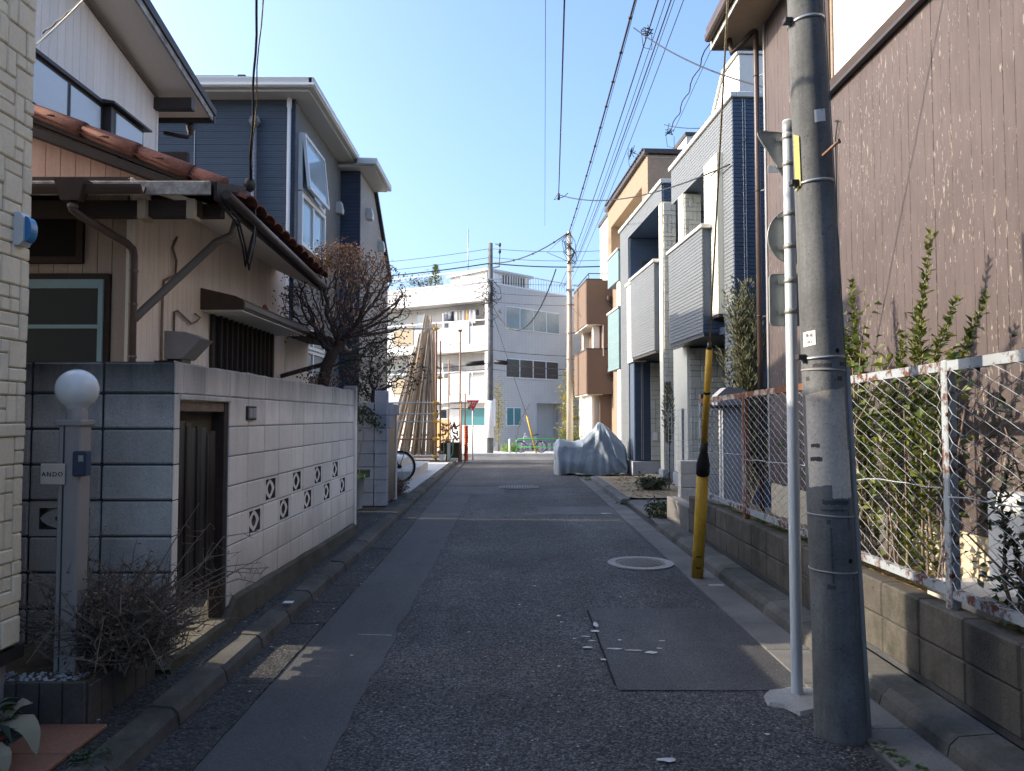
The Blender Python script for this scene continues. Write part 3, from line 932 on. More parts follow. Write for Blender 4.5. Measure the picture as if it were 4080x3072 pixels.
# gate
gt = thing("wooden_gate", "weathered dark plank gate standing in the white block wall opening", "gate", (-1.95, 4.6, .18))
MB().box(-2.0, -1.91, 4.925, 4.985, .18, 1.59, .004).build("jamb", M['brown_wood'], gt)
MB().box(-2.0, -1.915, 4.235, 4.945, 1.53, 1.59, .004).build("head_rail", M['bark_pale'], gt)
for i in range(9):
    y0 = 4.235 + i * .078
    top = 1.50 - i * .012 - (0.02 if i % 3 == 1 else 0)
    b_ = MB(); b_.box(y0, y0 + .073, -.009, .009, .36 + .02 * (i % 3), top, .003)
    b2 = MB(); b2.v = [(-1.975 + .004 * (i % 2) + p[1], p[0], p[2]) for p in b_.v]; b2.f = b_.f; b2.sm = b_.sm
    b2.build("board", M['gate_board'], gt)
    if i % 2: MB().box(-1.964, -1.952, y0 - .012, y0 + .006, .38, top - .02).build("batten", M['gate_board'], gt)
MB().box(-2.03, -1.995, 4.24, 4.95, .5, .58).build("ledge", M['gate_board'], gt)
MB().box(-2.03, -1.995, 4.24, 4.95, 1.25, 1.55).build("ledge", M['gate_board'], gt)  # unseen tall backing added to block sun above the boards

# ------------------------------------------------------------------ beige stone-clad house at the left edge
bh = thing("stone_clad_house", "beige stone clad house wall at the left edge of the street", "house", (-2.27, 3.44, 0))
MB().box(-7.5, -2.27, -9, 3.43, .46, 7.6).build("wall", M['beige_joint'], bh)
MB().box(-9, -3.8, 3.45, 4.42, 0, 4.4).build("shade_annex", M["beige_joint"], bh)  # unseen block added to keep sun off the near road
MB().box(-7.6, -2.245, -9, 3.455, .40, .455).build("sill_flashing", M['dark_frame'], bh)
MB().box(-7.5, -2.29, -9, 3.40, 0, .40).build("plinth", M['house_base'], bh)
MB().box(-7.9, -1.95, -9.4, 3.75, 7.6, 7.75).build("roof", M['shingle'], bh)


def ashlar(parent, name, org, ux, W, H, cell, depth, m, seed, gap=.005, limit=300, nrm=None, shapes=((2, 2), (3, 1), (2, 1), (1, 2), (1, 1))):
    """irregular coursed stones, each its own object; org lower corner, ux horizontal direction, nrm outward"""
    r = random.Random(seed)
    nx, nz = int(round(W / cell)), int(round(H / cell))
    cx, cz = W / nx, H / nz
    used = [[False] * nz for _ in range(nx)]
    ux = Vector(ux).normalized(); org = Vector(org)
    ang = math.atan2(ux.y, ux.x)
    cnt = 0
    for j in range(nz):
        for i in range(nx):
            if used[i][j]: continue
            opts = list(shapes); r.shuffle(opts)
            for (a, b) in opts + [(1, 1)]:
                if i + a <= nx and j + b <= nz and all(not used[i + p][j + q] for p in range(a) for q in range(b)): break
            for p in range(a):
                for q in range(b): used[i + p][j + q] = True
            me = block_mesh(a * cx - gap, depth, b * cz - gap, min(.006, cell * .12), m, name)
            c = org + ux * ((i + a / 2) * cx) + Vector((0, 0, (j + b / 2) * cz))
            tilt = (rad(r.uniform(-1.2, 1.2)), 0, ang + rad(r.uniform(-.8, .8)))
            piece(name, me, parent, c + Vector(nrm) * r.uniform(0, depth * .3), tilt)
            cnt += 1
    return cnt


n1 = ashlar(bh, "stone", (-2.265, 2.86, .47), (0, 1, 0), .57, 3.25, .063, .026, M['beige_stone'], 4, .0045, nrm=(1, 0, 0))
# the rest of the cladding, past the pieces that show largest
jm = MB(); r_ = random.Random(14)
for (ya, yb, za, zb) in ((-1.0, 2.86, .47, 5.5), (2.86, 3.43, 3.72, 5.5)):
    nx_, nz_ = int(round((yb - ya) / .075)), int(round((zb - za) / .07)); cx_, cz_ = (yb - ya) / nx_, (zb - za) / nz_
    us_ = [[False] * nz_ for _ in range(nx_)]
    for j in range(nz_):
        for i in range(nx_):
            if us_[i][j]: continue
            op = [(2, 2), (3, 1), (2, 1), (1, 2), (1, 1)]; r_.shuffle(op)
            for (p, q) in op + [(1, 1)]:
                if i + p <= nx_ and j + q <= nz_ and all(not us_[i + e][j + f] for e in range(p) for f in range(q)): break
            for e in range(p):
                for f in range(q): us_[i + e][j + f] = True
            jm.box(-2.28, -2.252 + r_.uniform(0, .006), ya + i * cx_ + .0022, ya + (i + p) * cx_ - .0022, za + j * cz_ + .0022, za + (j + q) * cz_ - .0022)
jm.build("stone_cladding", M['beige_stone'], bh, kind="stuff")
# alarm box
al = thing("alarm_box", "white alarm box with a blue strobe lens on the beige stone wall", "alarm box", (-2.25, 3.33, 2.25))
hb = MB()
prof = [(-2.25, 2.275), (-2.225, 2.275), (-2.205, 2.295), (-2.205, 2.40), (-2.225, 2.425), (-2.25, 2.425)]
hb.prism(prof, 1, 3.31, 3.375); hb.build("housing", M['plastic_white'], al)
lens = MB()
for k in range(12):
    a0 = -math.pi / 2 + math.pi * k / 12; a1 = -math.pi / 2 + math.pi * (k + 1) / 12
    f = lambda a, r: (-2.206 + .03 * r * math.cos(a), 2.35 + .058 * r * math.sin(a))
    p0, p1 = f(a0, 1), f(a1, 1)
    lens.add([(p0[0], 3.32, p0[1]), (p0[0], 3.367, p0[1]), (p1[0], 3.367, p1[1]), (p1[0], 3.32, p1[1])], [(0, 1, 2, 3)], True)
    lens.add([(-2.206, 3.32, 2.35), (p0[0], 3.32, p0[1]), (p1[0], 3.32, p1[1])], [(0, 1, 2)]); lens.add([(-2.206, 3.367, 2.35), (p0[0], 3.367, p0[1]), (p1[0], 3.367, p1[1])], [(0, 1, 2)])
lens.build("strobe_lens", M['plastic_blue'], al)

# ------------------------------------------------------------------ lamp post with name plate
lp = thing("lamp_post", "bronze square lamp post with white globe and ANDO name plate", "lamp", (-2.13, 3.6, .3))
px, py = -2.13, 3.62
MB().box(px - .052, px + .052, py - .05, py + .05, .28, 1.46, .006).build("post", M['post_alu'], lp)
MB().box(px - .026, px - .020, py - .0535, py - .049, .3, 1.455).build("post_groove", M['dark_frame'], lp)
MB().box(px - .064, px + .064, py - .062, py + .062, 1.455, 1.485, .005).build("cap", M['post_alu'], lp)
MB().lathe([(.048, 1.485), (.048, 1.535), (.044, 1.54), (0, 1.54)], px + .004, py, 24).build("collar", M['post_alu'], lp)
gl_ = [(.044, 1.535)]
for k in range(1, 17):
    a = -math.pi / 2 + .44 + (math.pi - .44) * k / 16
    gl_.append((max(.0, .097 * math.cos(a)), 1.632 + .099 * math.sin(a)))
MB().lathe(gl_, px + .004, py, 40).build("globe", M['lamp_glass'], lp)
npl = thing_part = MB().box(px - .125, px - .008, py - .066, py - .058, 1.175, 1.275, .003).build("name_plate", M['plate_beige'], lp)
MB().box(px + .03, px + .095, py - .075, py - .02, 1.215, 1.335, .006).build("door_intercom", M['plastic_navy'], lp)
MB().box(px + .062, px + .085, py - .078, py - .0752, 1.285, 1.315).build("intercom_lens", M['galv'], lp)


def text_mesh(s, size, name, mat_, ext=.0008, spacing=1.0):
    cu = bpy.data.curves.new(name, 'FONT'); cu.body = s; cu.size = size; cu.extrude = ext; cu.align_x = 'CENTER'; cu.align_y = 'CENTER'; cu.space_character = spacing
    o = bpy.data.objects.new(name, cu); COL.objects.link(o)
    dg = bpy.context.evaluated_depsgraph_get(); dg.update()
    me = bpy.data.meshes.new_from_object(o.evaluated_get(dg))
    bpy.data.objects.remove(o); me.materials.clear(); me.materials.append(mat_)
    return me


piece("lettering", text_mesh("ANDO", .030, "lettering", M['ink'], .0008, 1.25), npl, (px - .066, py - .0675, 1.224), (rad(90), 0, 0))

# ------------------------------------------------------------------ planter, pebbles, terracotta paving, pots
pl = thing("planter", "low planter box faced with dark upright tiles under the dry bush", "planter", (-2.2, 3.7, .05))
MB().box(-3.0, -1.955, 3.425, 4.06, .05, .27).build("soil", M['dirt'], pl)
MB().box(-3.0, -1.935, 3.405, 3.43, .06, .295).build("core", M['mortar'], pl)
MB().box(-1.955, -1.935, 3.43, 4.06, .06, .27).build("core", M['mortar'], pl)
me = block_mesh(.098, .018, .235, .004, M['planter_tile']); me2 = block_mesh(.018, .098, .215, .004, M['planter_tile'])
for i in range(10): piece("tile", me, pl, (-1.975 - i * .105, 3.40, .185))
for i in range(6): piece("tile", me2, pl, (-1.93, 3.475 + i * .105, .17))
MB().box(-1.95, -1.905, 3.39, 4.08, .05, .085, .005).build("base_trim", M['kerb'], pl)
pb = MB(); r = random.Random(5)
for i in range(260):
    x = r.uniform(-2.7, -2.02); y = r.uniform(3.43, 3.6); s = r.uniform(.006, .012)
    pb.lathe([(0, .272 - s * .3), (s, .272 + s * .2), (s * .6, .272 + s * .8), (0, .272 + s)], x, y, 5, False)
tag(pb.build("pebbles", M['pebble']), "white pebbles spread over the planter soil", "pebbles", kind="stuff")
tp = sroot("terracotta_paving", (-2.0, 3.0, .1))
me = block_mesh(.296, .296, .02, .004, M['terracotta'])
for i in range(3):
    for j in range(4):
        x = -1.965 - i * .3; y = 3.24 - j * .3
        if not (i >= 1 and j == 0): piece("paving_tile", me, tp, (x, y, .112))

def potted(x, y, z, r, h, label, leafm, n, L, w, seed, potm, up=.5):
    t = thing("potted_plant", label, "potted plant", (x, y, z))
    MB().lathe([(r * .7, z), (r * .95, z + h * .85), (r * 1.08, z + h * .86), (r * 1.08, z + h), (r * .95, z + h), (r * .9, z + h * .9), (0, z + h * .9)], x, y, 20).build("pot", potm, t)
    rr = random.Random(seed); lf = MB(); st = MB()
    for i in range(n):
        a = rr.uniform(0, 6.28); e = rr.uniform(.2, 1.2)
        d = Vector((math.cos(a) * math.cos(e), math.sin(a) * math.cos(e), math.sin(e)))
        b = Vector((x, y, z + h * .9)); q = b + d * L * rr.uniform(.6, 1.5) * up
        st.tube([b, b.lerp(q, .6) + Vector((0, 0, .02)), q], .004, 5)
        dd = Vector((d.x, d.y, rr.uniform(-.5, .3)))
        lf.leaf(q, dd, (0, 0, 1), L * rr.uniform(.7, 1.2), w * rr.uniform(.7, 1.2), .35)
    st.build("stems", M['bark_pale'], t); lf.build("leaves", leafm, t)
    return t


potted(-2.12, 2.98, .12, .11, .12, "potted plant with limp broad leaves at the bottom left corner", M['leaf_dark'], 60, .10, .035, 3, M['pot_red'], .9)

# dry bush
def bush(name, label, cat, c, rx, ry, rz, n, twigm, leafm, seed, nl, L=.03, w=.015, stems=9, groundz=None, dropleaf=0., thick=.004, tilt=(0, 0)):
    rr = random.Random(seed)
    c = Vector(c); gzv = groundz if groundz is not None else c.z - rz
    t = thing(name, label, cat, (c.x, c.y, gzv))
    tw = MB(); lf = MB()
    for i in range(n):
        b = Vector((c.x + rr.gauss(0, rx * .18), c.y + rr.gauss(0, ry * .18), gzv))
        while True:
            q = Vector((rr.uniform(-1, 1), rr.uniform(-1, 1), rr.uniform(-.6, 1)))
            if .35 < q.length < 1: break
        e = c + Vector((q.x * rx + tilt[0] * q.z, q.y * ry + tilt[1] * q.z, q.z * rz))
        m = b.lerp(e, .5) + Vector((rr.gauss(0, rx * .12), rr.gauss(0, ry * .12), rr.uniform(-.02, .1)))
        m2 = m.lerp(e, .55) + Vector((rr.gauss(0, rx * .06), rr.gauss(0, ry * .06), rr.gauss(0, .02)))
        th = thick * rr.uniform(.5, 1.2)
        tw.tube([b, m, m2, e], [th, th * .8, th * .5, th * .25], 4, False)
        for s in range(rr.randint(1, 3)):
            p = m.lerp(e, rr.uniform(0, .9)); e2 = p + Vector((rr.gauss(0, .07), rr.gauss(0, .07), rr.gauss(.02, .06)))
            tw.tube([p, p.lerp(e2, .5) + Vector((rr.gauss(0, .008), rr.gauss(0, .008), 0)), e2], [th * .4, th * .3, th * .15], 3, False)
            for k in range(nl):
                pp = p.lerp(e2, rr.uniform(.1, 1))
                lf.leaf(pp, (rr.gauss(0, 1), rr.gauss(0, 1), rr.gauss(0, .7)), (rr.gauss(0, 1), rr.gauss(0, 1), 1), L * rr.uniform(.6, 1.3), w * rr.uniform(.7, 1.3))
    tw.build("twigs", twigm, t, kind="stuff")
    if nl: lf.build("leaves", leafm, t, kind="stuff")
    return t


bush("dry_bush", "leafless tangled brown bush in the planter in front of the grey block wall", "bush", (-1.98, 3.76, .48), .50, .34, .36, 430, M['twig'], M['leaf_brown'], 8, 2, .024, .014, groundz=.27, thick=.0065)
# long shoots reaching in front of the gate
ls_ = thing("dry_shoots", "long bare thorny shoots reaching across the bottom of the plank gate", "bush", (-1.9, 3.9, .27))
rr = random.Random(21); tw = MB(); lf = MB()
for (x, y, z, up) in ((-2.4, 3.5, .55, .1), (-2.3, 3.45, .75, .1), (-1.7, 3.5, .85, .05), (-1.9, 3.4, .35, .2), (-1.65, 3.55, .3, .15), (-2.2, 3.4, .4, .15), (-2.45, 3.7, .8, .05), (-1.8, 3.45, .6, .15), (-2.0, 3.5, .95, .0), (-1.6, 3.7, .55, .15), (-1.42, 4.25, .62, .1), (-1.45, 4.3, .83, .12), (-1.5, 4.2, .5, .05), (-1.63, 4.05, .92, .0), (-1.38, 4.35, .52, .12), (-1.58, 4.3, .72, .1), (-1.5, 4.1, .40, .05), (-1.68, 4.0, 1.02, 0), (-1.45, 4.45, .60, .1), (-1.62, 4.1, .36, .05), (-1.4, 4.15, .7, .1)):
    b = Vector((rr.uniform(-2.1, -1.98), rr.uniform(3.7, 3.95), .3)); e = Vector((x, y, z)); m = b.lerp(e, .5) + Vector((0, 0, up))
    pts = [b.lerp(m, t / 3) if t < 3 else m for t in range(4)] + [m.lerp(e, .5) + Vector((0, 0, up * .5)), e]
    pts = [p + Vector((rr.gauss(0, .01), rr.gauss(0, .01), rr.gauss(0, .01))) for p in pts]
    tw.tube(pts, [.005, .0045, .004, .0035, .003, .0015], 5, False)
    for k in range(16):
        t = rr.uniform(.35, 1); i = min(4, int(t * 5)); p = pts[i].lerp(pts[i + 1], t * 5 - i)
        q = p + Vector((rr.gauss(0, .035), rr.gauss(0, .035), rr.gauss(.01, .035)))
        tw.tube([p, q], [.002, .0008], 3, False)
        if rr.random() < .5: lf.leaf(q, (rr.gauss(0, 1), rr.gauss(0, 1), rr.gauss(0, 1)), (0, 0, 1), .018, .01)
tw.build("shoots", M['bark_pale'], ls_, kind="stuff"); lf.build("buds", M['leaf_brown'], ls_, kind="stuff")
# two large wilted leaves hanging over the pot
wl_ = thing("wilted_leaves", "large pale wilted leaves drooping over the pot at the bottom left corner", "plant", (-2.08, 3.0, .2))
for k, (pts, w) in enumerate((([(-2.10, 3.0, .20), (-2.05, 3.02, .27), (-1.98, 3.03, .29), (-1.91, 3.0, .26), (-1.87, 2.97, .17)], .042), ([(-2.12, 2.96, .20), (-2.16, 2.95, .28), (-2.2, 2.93, .26), (-2.23, 2.9, .18)], .03), ([(-2.08, 3.02, .20), (-2.04, 3.05, .30), (-2.0, 3.07, .34), (-1.96, 3.08, .33)], .028), ([(-2.06, 2.95, .20), (-2.0, 2.92, .23), (-1.95, 2.9, .20), (-1.93, 2.88, .13)], .03))):
    fine = []
    for i in range(len(pts) - 1):
        p0, p1, p2, p3 = (Vector(pts[max(0, min(len(pts) - 1, i + q))]) for q in (-1, 0, 1, 2))
        for t in (0, .33, .66): fine.append(.5 * (2 * p1 + (p2 - p0) * t + (2 * p0 - 5 * p1 + 4 * p2 - p3) * t * t + (3 * p1 - p0 - 3 * p2 + p3) * t ** 3))
    fine.append(Vector(pts[-1]))
    mb = MB(); vs = []; n = len(fine)
    for i, p in enumerate(fine):
        s = math.sin(math.pi * min(1, (i + .25) / (n - .9))) ** .8 * w; d = (fine[min(i + 1, n - 1)] - fine[max(0, i - 1)]).normalized(); a = d.cross(Vector((0, -.3, .95))).normalized()
        vs += [p - a * s + Vector((0, 0, -.25 * s + .006 * math.sin(i * 2 + k))), p + Vector((0, 0, -.004)), p + a * s + Vector((0, 0, -.35 * s))]
    mb.add(vs, [(3 * i + j, 3 * i + j + 1, 3 * i + j + 4, 3 * i + j + 3) for i in range(n - 1) for j in (0, 1)], True); mb.build("leaf", M['leaf_wilt'], wl_)
# ------------------------------------------------------------------ old cream timber house
ch = thing("old_timber_house", "old cream boarded house with red tiled roof behind the white block wall", "house", (-3.0, 5.78, 0))
MB().box(-7.5, -3.02, 5.80, 9.78, 0, 3.40).build("wall_core", M['brown_wood'], ch)
# board faces: +X
bwid = .0909
for i in range(44):
    y0 = 5.78 + i * bwid
    if 7.36 < y0 + bwid / 2 < 9.15:
        for (z0, z1) in ((.25, 1.45), (2.52, 3.39)):
            piece("board", block_mesh(.022, bwid - .004, z1 - z0, .003, M['cream_board']), ch, (-3.008, y0 + bwid / 2, (z0 + z1) / 2))
    else:
        piece("board", block_mesh(.022, bwid - .004, 3.14, .003, M['cream_board']), ch, (-3.008, y0 + bwid / 2, .25 + 3.14 / 2))
MB().box(-3.03, -2.985, 5.765, 5.80, .2, 3.2, .004).build("corner_trim", M['soffit'], ch)
MB().box(-3.03, -2.985, 9.74, 9.80, .2, 3.2, .004).build("corner_trim", M['cream_board'], ch)
# board faces: -Y (shaded entrance side)
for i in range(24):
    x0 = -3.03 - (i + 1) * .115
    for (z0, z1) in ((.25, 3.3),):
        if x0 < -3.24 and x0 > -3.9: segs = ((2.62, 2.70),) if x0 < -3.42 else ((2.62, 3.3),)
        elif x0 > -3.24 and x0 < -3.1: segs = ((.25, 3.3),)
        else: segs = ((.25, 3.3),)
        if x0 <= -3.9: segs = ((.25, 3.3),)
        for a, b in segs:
            piece("board", block_mesh(.111, .022, b - a, .003, M['shaded_cream_board']), ch, (x0 + .0575, 5.788, (a + b) / 2))
# window with pale blue frame
w = MB().box(-4.2, -3.15, 5.755, 5.79, 1.2, 2.62, .004).build("window", M['brown_wood'], ch)
fr = MB(); fr.box(-4.1, -3.19, 5.735, 5.76, 2.50, 2.57); fr.box(-3.225, -3.19, 5.735, 5.76, 1.3, 2.50); fr.box(-4.1, -3.225, 5.738, 5.76, 2.185, 2.215); fr.build("frame", M['turq_frame'], w)
MB().box(-4.1, -3.225, 5.746, 5.757, 1.3, 2.5).build("pane", M['glass_dark'], w)
w = MB().box(-4.2, -3.36, 5.745, 5.79, 2.70, 3.2, .004).build("louvre_recess", M['black_void'], ch)
fr = MB(); fr.box(-3.41, -3.36, 5.74, 5.747, 2.70, 3.2); fr.box(-4.2, -3.41, 5.74, 5.747, 2.70, 2.75); fr.build("frame", M['brown_wood'], w)
# pent roof over the entrance side, gutter and hopper
pr = MB(); pr.prism([(5.35, 3.16), (6.06, 3.34), (6.06, 3.40), (5.35, 3.22)], 0, -7.0, -2.20); pr.build("pent_roof", M['brown_wood'], ch)
MB().box(-7, -2.20, 5.325, 5.352, 3.115, 3.215, .004).build("fascia", M['weathered_white'], ch)
be = MB(); be.box(-4.2, -2.32, 5.42, 5.50, 2.98, 3.10); be.build("eave_beam", M['brown_wood'], ch)
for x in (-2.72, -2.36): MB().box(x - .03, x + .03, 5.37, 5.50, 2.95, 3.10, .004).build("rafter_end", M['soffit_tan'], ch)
gu = MB(); pts = []
for k in range(9):
    a = math.pi + math.pi * k / 8; pts.append((5.28 + .045 * math.cos(a), 3.165 + .06 * math.sin(a)))
gu.prism(pts + [(5.318, 3.168), (5.31, 3.168), (5.28, 3.115), (5.24, 3.168)], 0, -6.0, -2.66); gu.build("gutter", M['pipe_brown'], ch)
hp = MB()
a = [(-3.27, 5.21, 3.20), (-3.05, 5.21, 3.20), (-3.05, 5.33, 3.20), (-3.27, 5.33, 3.20)]; b = [(-3.23, 5.235, 3.05), (-3.10, 5.235, 3.05), (-3.10, 5.31, 3.05), (-3.23, 5.31, 3.05)]
hp.add(a + b, [(0, 1, 5, 4), (1, 2, 6, 5), (2, 3, 7, 6), (3, 0, 4, 7), (4, 5, 6, 7), (0, 1, 2, 3)]); hp.build("hopper", M['pipe_brown'], ch)
dp = MB(); dp.tube([(-3.165, 5.28, 3.05), (-3.165, 5.28, 2.99), (-3.13, 5.32, 2.955), (-2.97, 5.66, 2.835), (-2.945, 5.70, 2.80), (-2.94, 5.71, 2.75), (-2.94, 5.715, .25)], .03, 12)
dpo = dp.build("downpipe", M['pipe_brown'], ch)
cl = MB()
for z in (2.62, 2.36, 1.95): cl.tube([(-2.94, 5.715, z), (-2.94, 5.715, z + .02)], .034, 12)
cl.tube([(-3.165, 5.28, 3.0), (-3.165, 5.28, 3.03)], .036, 12); cl.build("pipe_clip", M['pipe_grey'], dpo)
MB().tube([(-2.27, 6.05, 3.12), (-2.30, 6.03, 2.99), (-2.42, 6.0, 2.92), (-2.91, 5.80, 2.33), (-2.94, 5.74, 2.26)], .032, 12).build("branch_downpipe", M['pipe_grey'], ch)
# main roof plane with tiles along the street-side eave
EA, EB = Vector((-2.16, 5.36, 3.20)), Vector((-2.44, 10.0, 3.20))
def eaveX(y): return EA.x + (EB.x - EA.x) * (y - EA.y) / (EB.y - EA.y)
rf = MB()
rf.add([(eaveX(5.9), 5.9, 3.22), (eaveX(9.35), 9.35, 3.22), (-4.3, 9.35, 4.0), (-4.3, 5.9, 4.0), (eaveX(5.9), 5.9, 3.15), (eaveX(9.35), 9.35, 3.15), (-4.3, 9.35, 3.93), (-4.3, 5.9, 3.93)],
       [(0, 1, 2, 3), (4, 7, 6, 5), (0, 4, 5, 1), (1, 5, 6, 2), (3, 2, 6, 7), (0, 3, 7, 4)])
ro = rf.build("roof", M['brown_wood'], ch)
sf = MB(); sf.add([(eaveX(5.36) - .03, 5.70, 3.095), (eaveX(9.35) - .03, 9.35, 3.095), (-3.0, 9.35, 3.36), (-3.0, 5.70, 3.36)], [(0, 1, 2, 3)]); sf.build("soffit", M['soffit'], ch)
fa = MB(); fa.add([(eaveX(5.36), 5.36, 3.11), (eaveX(9.35), 9.35, 3.11), (eaveX(9.35), 9.35, 3.22), (eaveX(5.36), 5.36, 3.22), (eaveX(5.36) - .025, 5.36, 3.09), (eaveX(9.35) - .025, 9.35, 3.09), (eaveX(9.35) - .025, 9.35, 3.22), (eaveX(5.36) - .025, 5.36, 3.22)],
                  [(0, 1, 2, 3), (4, 5, 6, 7), (0, 4, 5, 1), (3, 2, 6, 7), (0, 3, 7, 4)]); fa.build("fascia", M['brown_wood'], ch)
for (y, w_) in ((5.62, .05),):
    MB().box(-2.98, eaveX(y) - .04, y - .04, y + .04, 3.02, 3.12, .004).build("eave_beam", M['brown_wood'], ch)
gm = MB(); pts = [(eaveX(y) + .05, y, 3.145 - .006 * k) for k, y in enumerate((5.42, 6.5, 7.5, 8.5, 9.3))]
gm.tube(pts, .036, 10); gm.build("street_gutter", M['pipe_brown'], ch)
tile = MB(); nseg = 6
TW, TL = .29, .30
vs = []
for (yy, r_) in ((0, .062), (-TL, .052)):
    for k in range(nseg + 1):
        a = math.pi * k / nseg; vs.append((TW / 2 * math.cos(a) * -1, yy, r_ * math.sin(a)))
    for k in range(nseg + 1):
        a = math.pi * k / nseg; vs.append((TW / 2 * .88 * math.cos(a) * -1, yy, r_ * .75 * math.sin(a)))
n_ = nseg + 1
fs = [(k, k + 1, 2 * n_ + k + 1, 2 * n_ + k) for k in range(nseg)] + [(k, n_ + k, n_ + k + 1, k + 1) for k in range(nseg)] + [(n_ + k, 3 * n_ + k, 3 * n_ + k + 1, n_ + k + 1) for k in range(nseg)]
tile.add(vs, fs, True); tme = tile.mesh("roof_tile"); tme.materials.append(M['red_tile'])
sl = math.atan2(.78, 1.95)
for row in range(7):
    for c in range(12):
        y = 6.02 + c * .285
        x = eaveX(y) + .06 - row * .27
        if x < -4.15: continue
        # tile local -y runs up the slope (towards -X)
        q = Matrix.Rotation(rad(-90), 3, 'Z'); 
        o = piece("roof_tile", tme, ro, (x, y, 3.235 + (row * .27) * .4 + .012), (0, 0, 0))
        o.rotation_euler = (Matrix.Rotation(sl, 3, 'Y') @ Matrix.Rotation(rad(-90), 3, 'Z')).to_euler()
# rake ridge tiles in front of the salmon gable
def rk(x): return 3.40 + .395 * (-2.40 - x)
rx = [-2.36, -2.62, -3.06, -3.50, -3.94, -4.38, -4.82]
for i in range(len(rx) - 1):
    x0, x1 = rx[i], rx[i + 1]
    p0 = Vector((x0 + .03, 5.93, rk(x0 + .03))); p1 = Vector((x1 - .03, 5.93, rk(x1 - .03)))
    MB().tube([p0, p0.lerp(p1, .05), p1], [.064, .067, .052], 16).build("ridge_tile", M['red_tile'], ch)
    if 0 < i: MB().tube([p0.lerp(p1, .42) + Vector((0, -.07, .01)), p0.lerp(p1, .58) + Vector((0, -.072, -.01))], .008, 6).build("ridge_nail", M['red_tile'], ch)
rb = MB(); rb.prism([(-2.38, rk(-2.38) - .10), (-4.9, rk(-4.9) - .10), (-4.9, rk(-4.9) - .01), (-2.38, rk(-2.38) - .01)], 1, 5.93, 6.0); rb.build("barge_board", M['brown_wood'], ch)
for i in range(17):
    x1 = -2.74 - i * .125; x0 = x1 - .120
    b_ = MB(); b_.prism([(x0, 3.36), (x1, 3.36), (x1, rk(x1) - .05), (x0, rk(x0) - .05)], 1, 6.05, 6.075); b_.build("gable_board", M['salmon_bounce_board'], ch)
MB().box(-7, -2.7, 6.078, 6.12, 3.3, 3.7).build("gable_core", M['brown_wood'], ch)
MB().box(-2.735, -2.62, 6.03, 6.10, 3.33, 3.48, .004).build("gable_stone", M['weathered_white'], ch)
# slatted window with hood
wd = MB().box(-3.03, -2.985, 7.33, 9.17, 1.45, 2.53).build("slatted_window", M['black_void'], ch)
MB().box(-2.99, -2.96, 7.30, 7.37, 1.45, 2.53, .004).build("frame", M['guard_green'] if False else M['brown_wood'], wd)
MB().box(-2.99, -2.96, 9.14, 9.20, 1.45, 2.53, .004).build("frame", M['brown_wood'], wd)
for i in range(12): piece("slat", block_mesh(.03, .028, 1.06, .003, M['brown_wood']), wd, (-2.945, 7.46 + i * .146, 1.99))
hd = MB(); hd.prism([(-3.0, 2.53), (-2.58, 2.53), (-2.58, 2.62), (-2.66, 2.66), (-3.0, 2.74)], 1, 7.08, 9.35); ho = hd.build("window_hood", M['brown_metal'], ch)
MB().box(-2.99, -2.60, 7.10, 9.33, 2.515, 2.528).build("hood_soffit", M['soffit'], ho)
MB().box(-2.58, -2.565, 7.08, 9.35, 2.55, 2.60).build("hood_trim", M['pipe_grey'], ho)
MB().lathe([(.03, 2.64), (.045, 2.70), (.02, 2.76), (0, 2.77)], -2.80, 8.35, 8).build("hood_finial", M['red_tile'], ho)
# vent hood, conduits
vh = MB(); vh.prism([(-3.0, 2.00), (-2.84, 2.00), (-2.68, 2.17), (-2.82, 2.23), (-3.0, 2.24)], 1, 6.36, 6.62); vo = vh.build("extractor_hood", M['grey_metal'], ch)
MB().box(-2.98, -2.86, 6.40, 6.58, 1.75, 2.0).build("extractor_duct", M['dark_frame'], vo)
MB().tube([(-2.99, 6.55, 3.1), (-2.98, 6.45, 2.98), (-2.97, 6.50, 2.88), (-2.975, 6.50, 2.75), (-2.98, 6.30, 2.66), (-2.98, 6.28, 2.55), (-2.98, 6.28, 1.8)], .011, 6).build("conduit", M['bark_pale'], ch)
MB().tube([(-2.98, 6.50, 1.9), (-2.98, 6.50, 2.42), (-2.975, 6.55, 2.44), (-2.97, 6.83, 2.36), (-2.96, 6.92, 2.39), (-2.96, 7.0, 2.44), (-2.97, 6.9, 2.46)], .010, 6).build("conduit", M['bark_pale'], ch)
# service cables along the eave corner
sc_ = MB()
for k, (dx, dz) in enumerate(((0, 0), (.03, -.03), (.015, .03))):
    sc_.tube([(-2.19 + dx, 5.45, 3.10 + dz), (-2.16 + dx, 5.75, 3.02 + dz), (-2.20 + dx, 6.0, 2.88 + dz), (-2.22 + dx, 6.12, 2.75 + dz), (-2.2 + dx, 6.2, 3.0 + dz), (-2.19, 6.3, 3.18)], .008, 5)
sc_.build("service_cable", M['wire'], ch)
# back lean-to eave
lt = MB(); lt.prism([(-3.3, 2.62), (-2.46, 2.50), (-2.46, 2.56), (-3.3, 2.86)], 1, 9.70, 11.0); lo_ = lt.build("lean_to_roof", M['brown_wood'], ch)
MB().tube([(-2.43, 9.8, 2.52), (-2.43, 11.0, 2.50)], .045, 8).build("lean_to_gutter", M['pipe_brown'], lo_)
MB().box(-3.3, -3.03, 9.70, 11.0, 0, 2.6).build("lean_to_wall", M['cream_board'], ch)
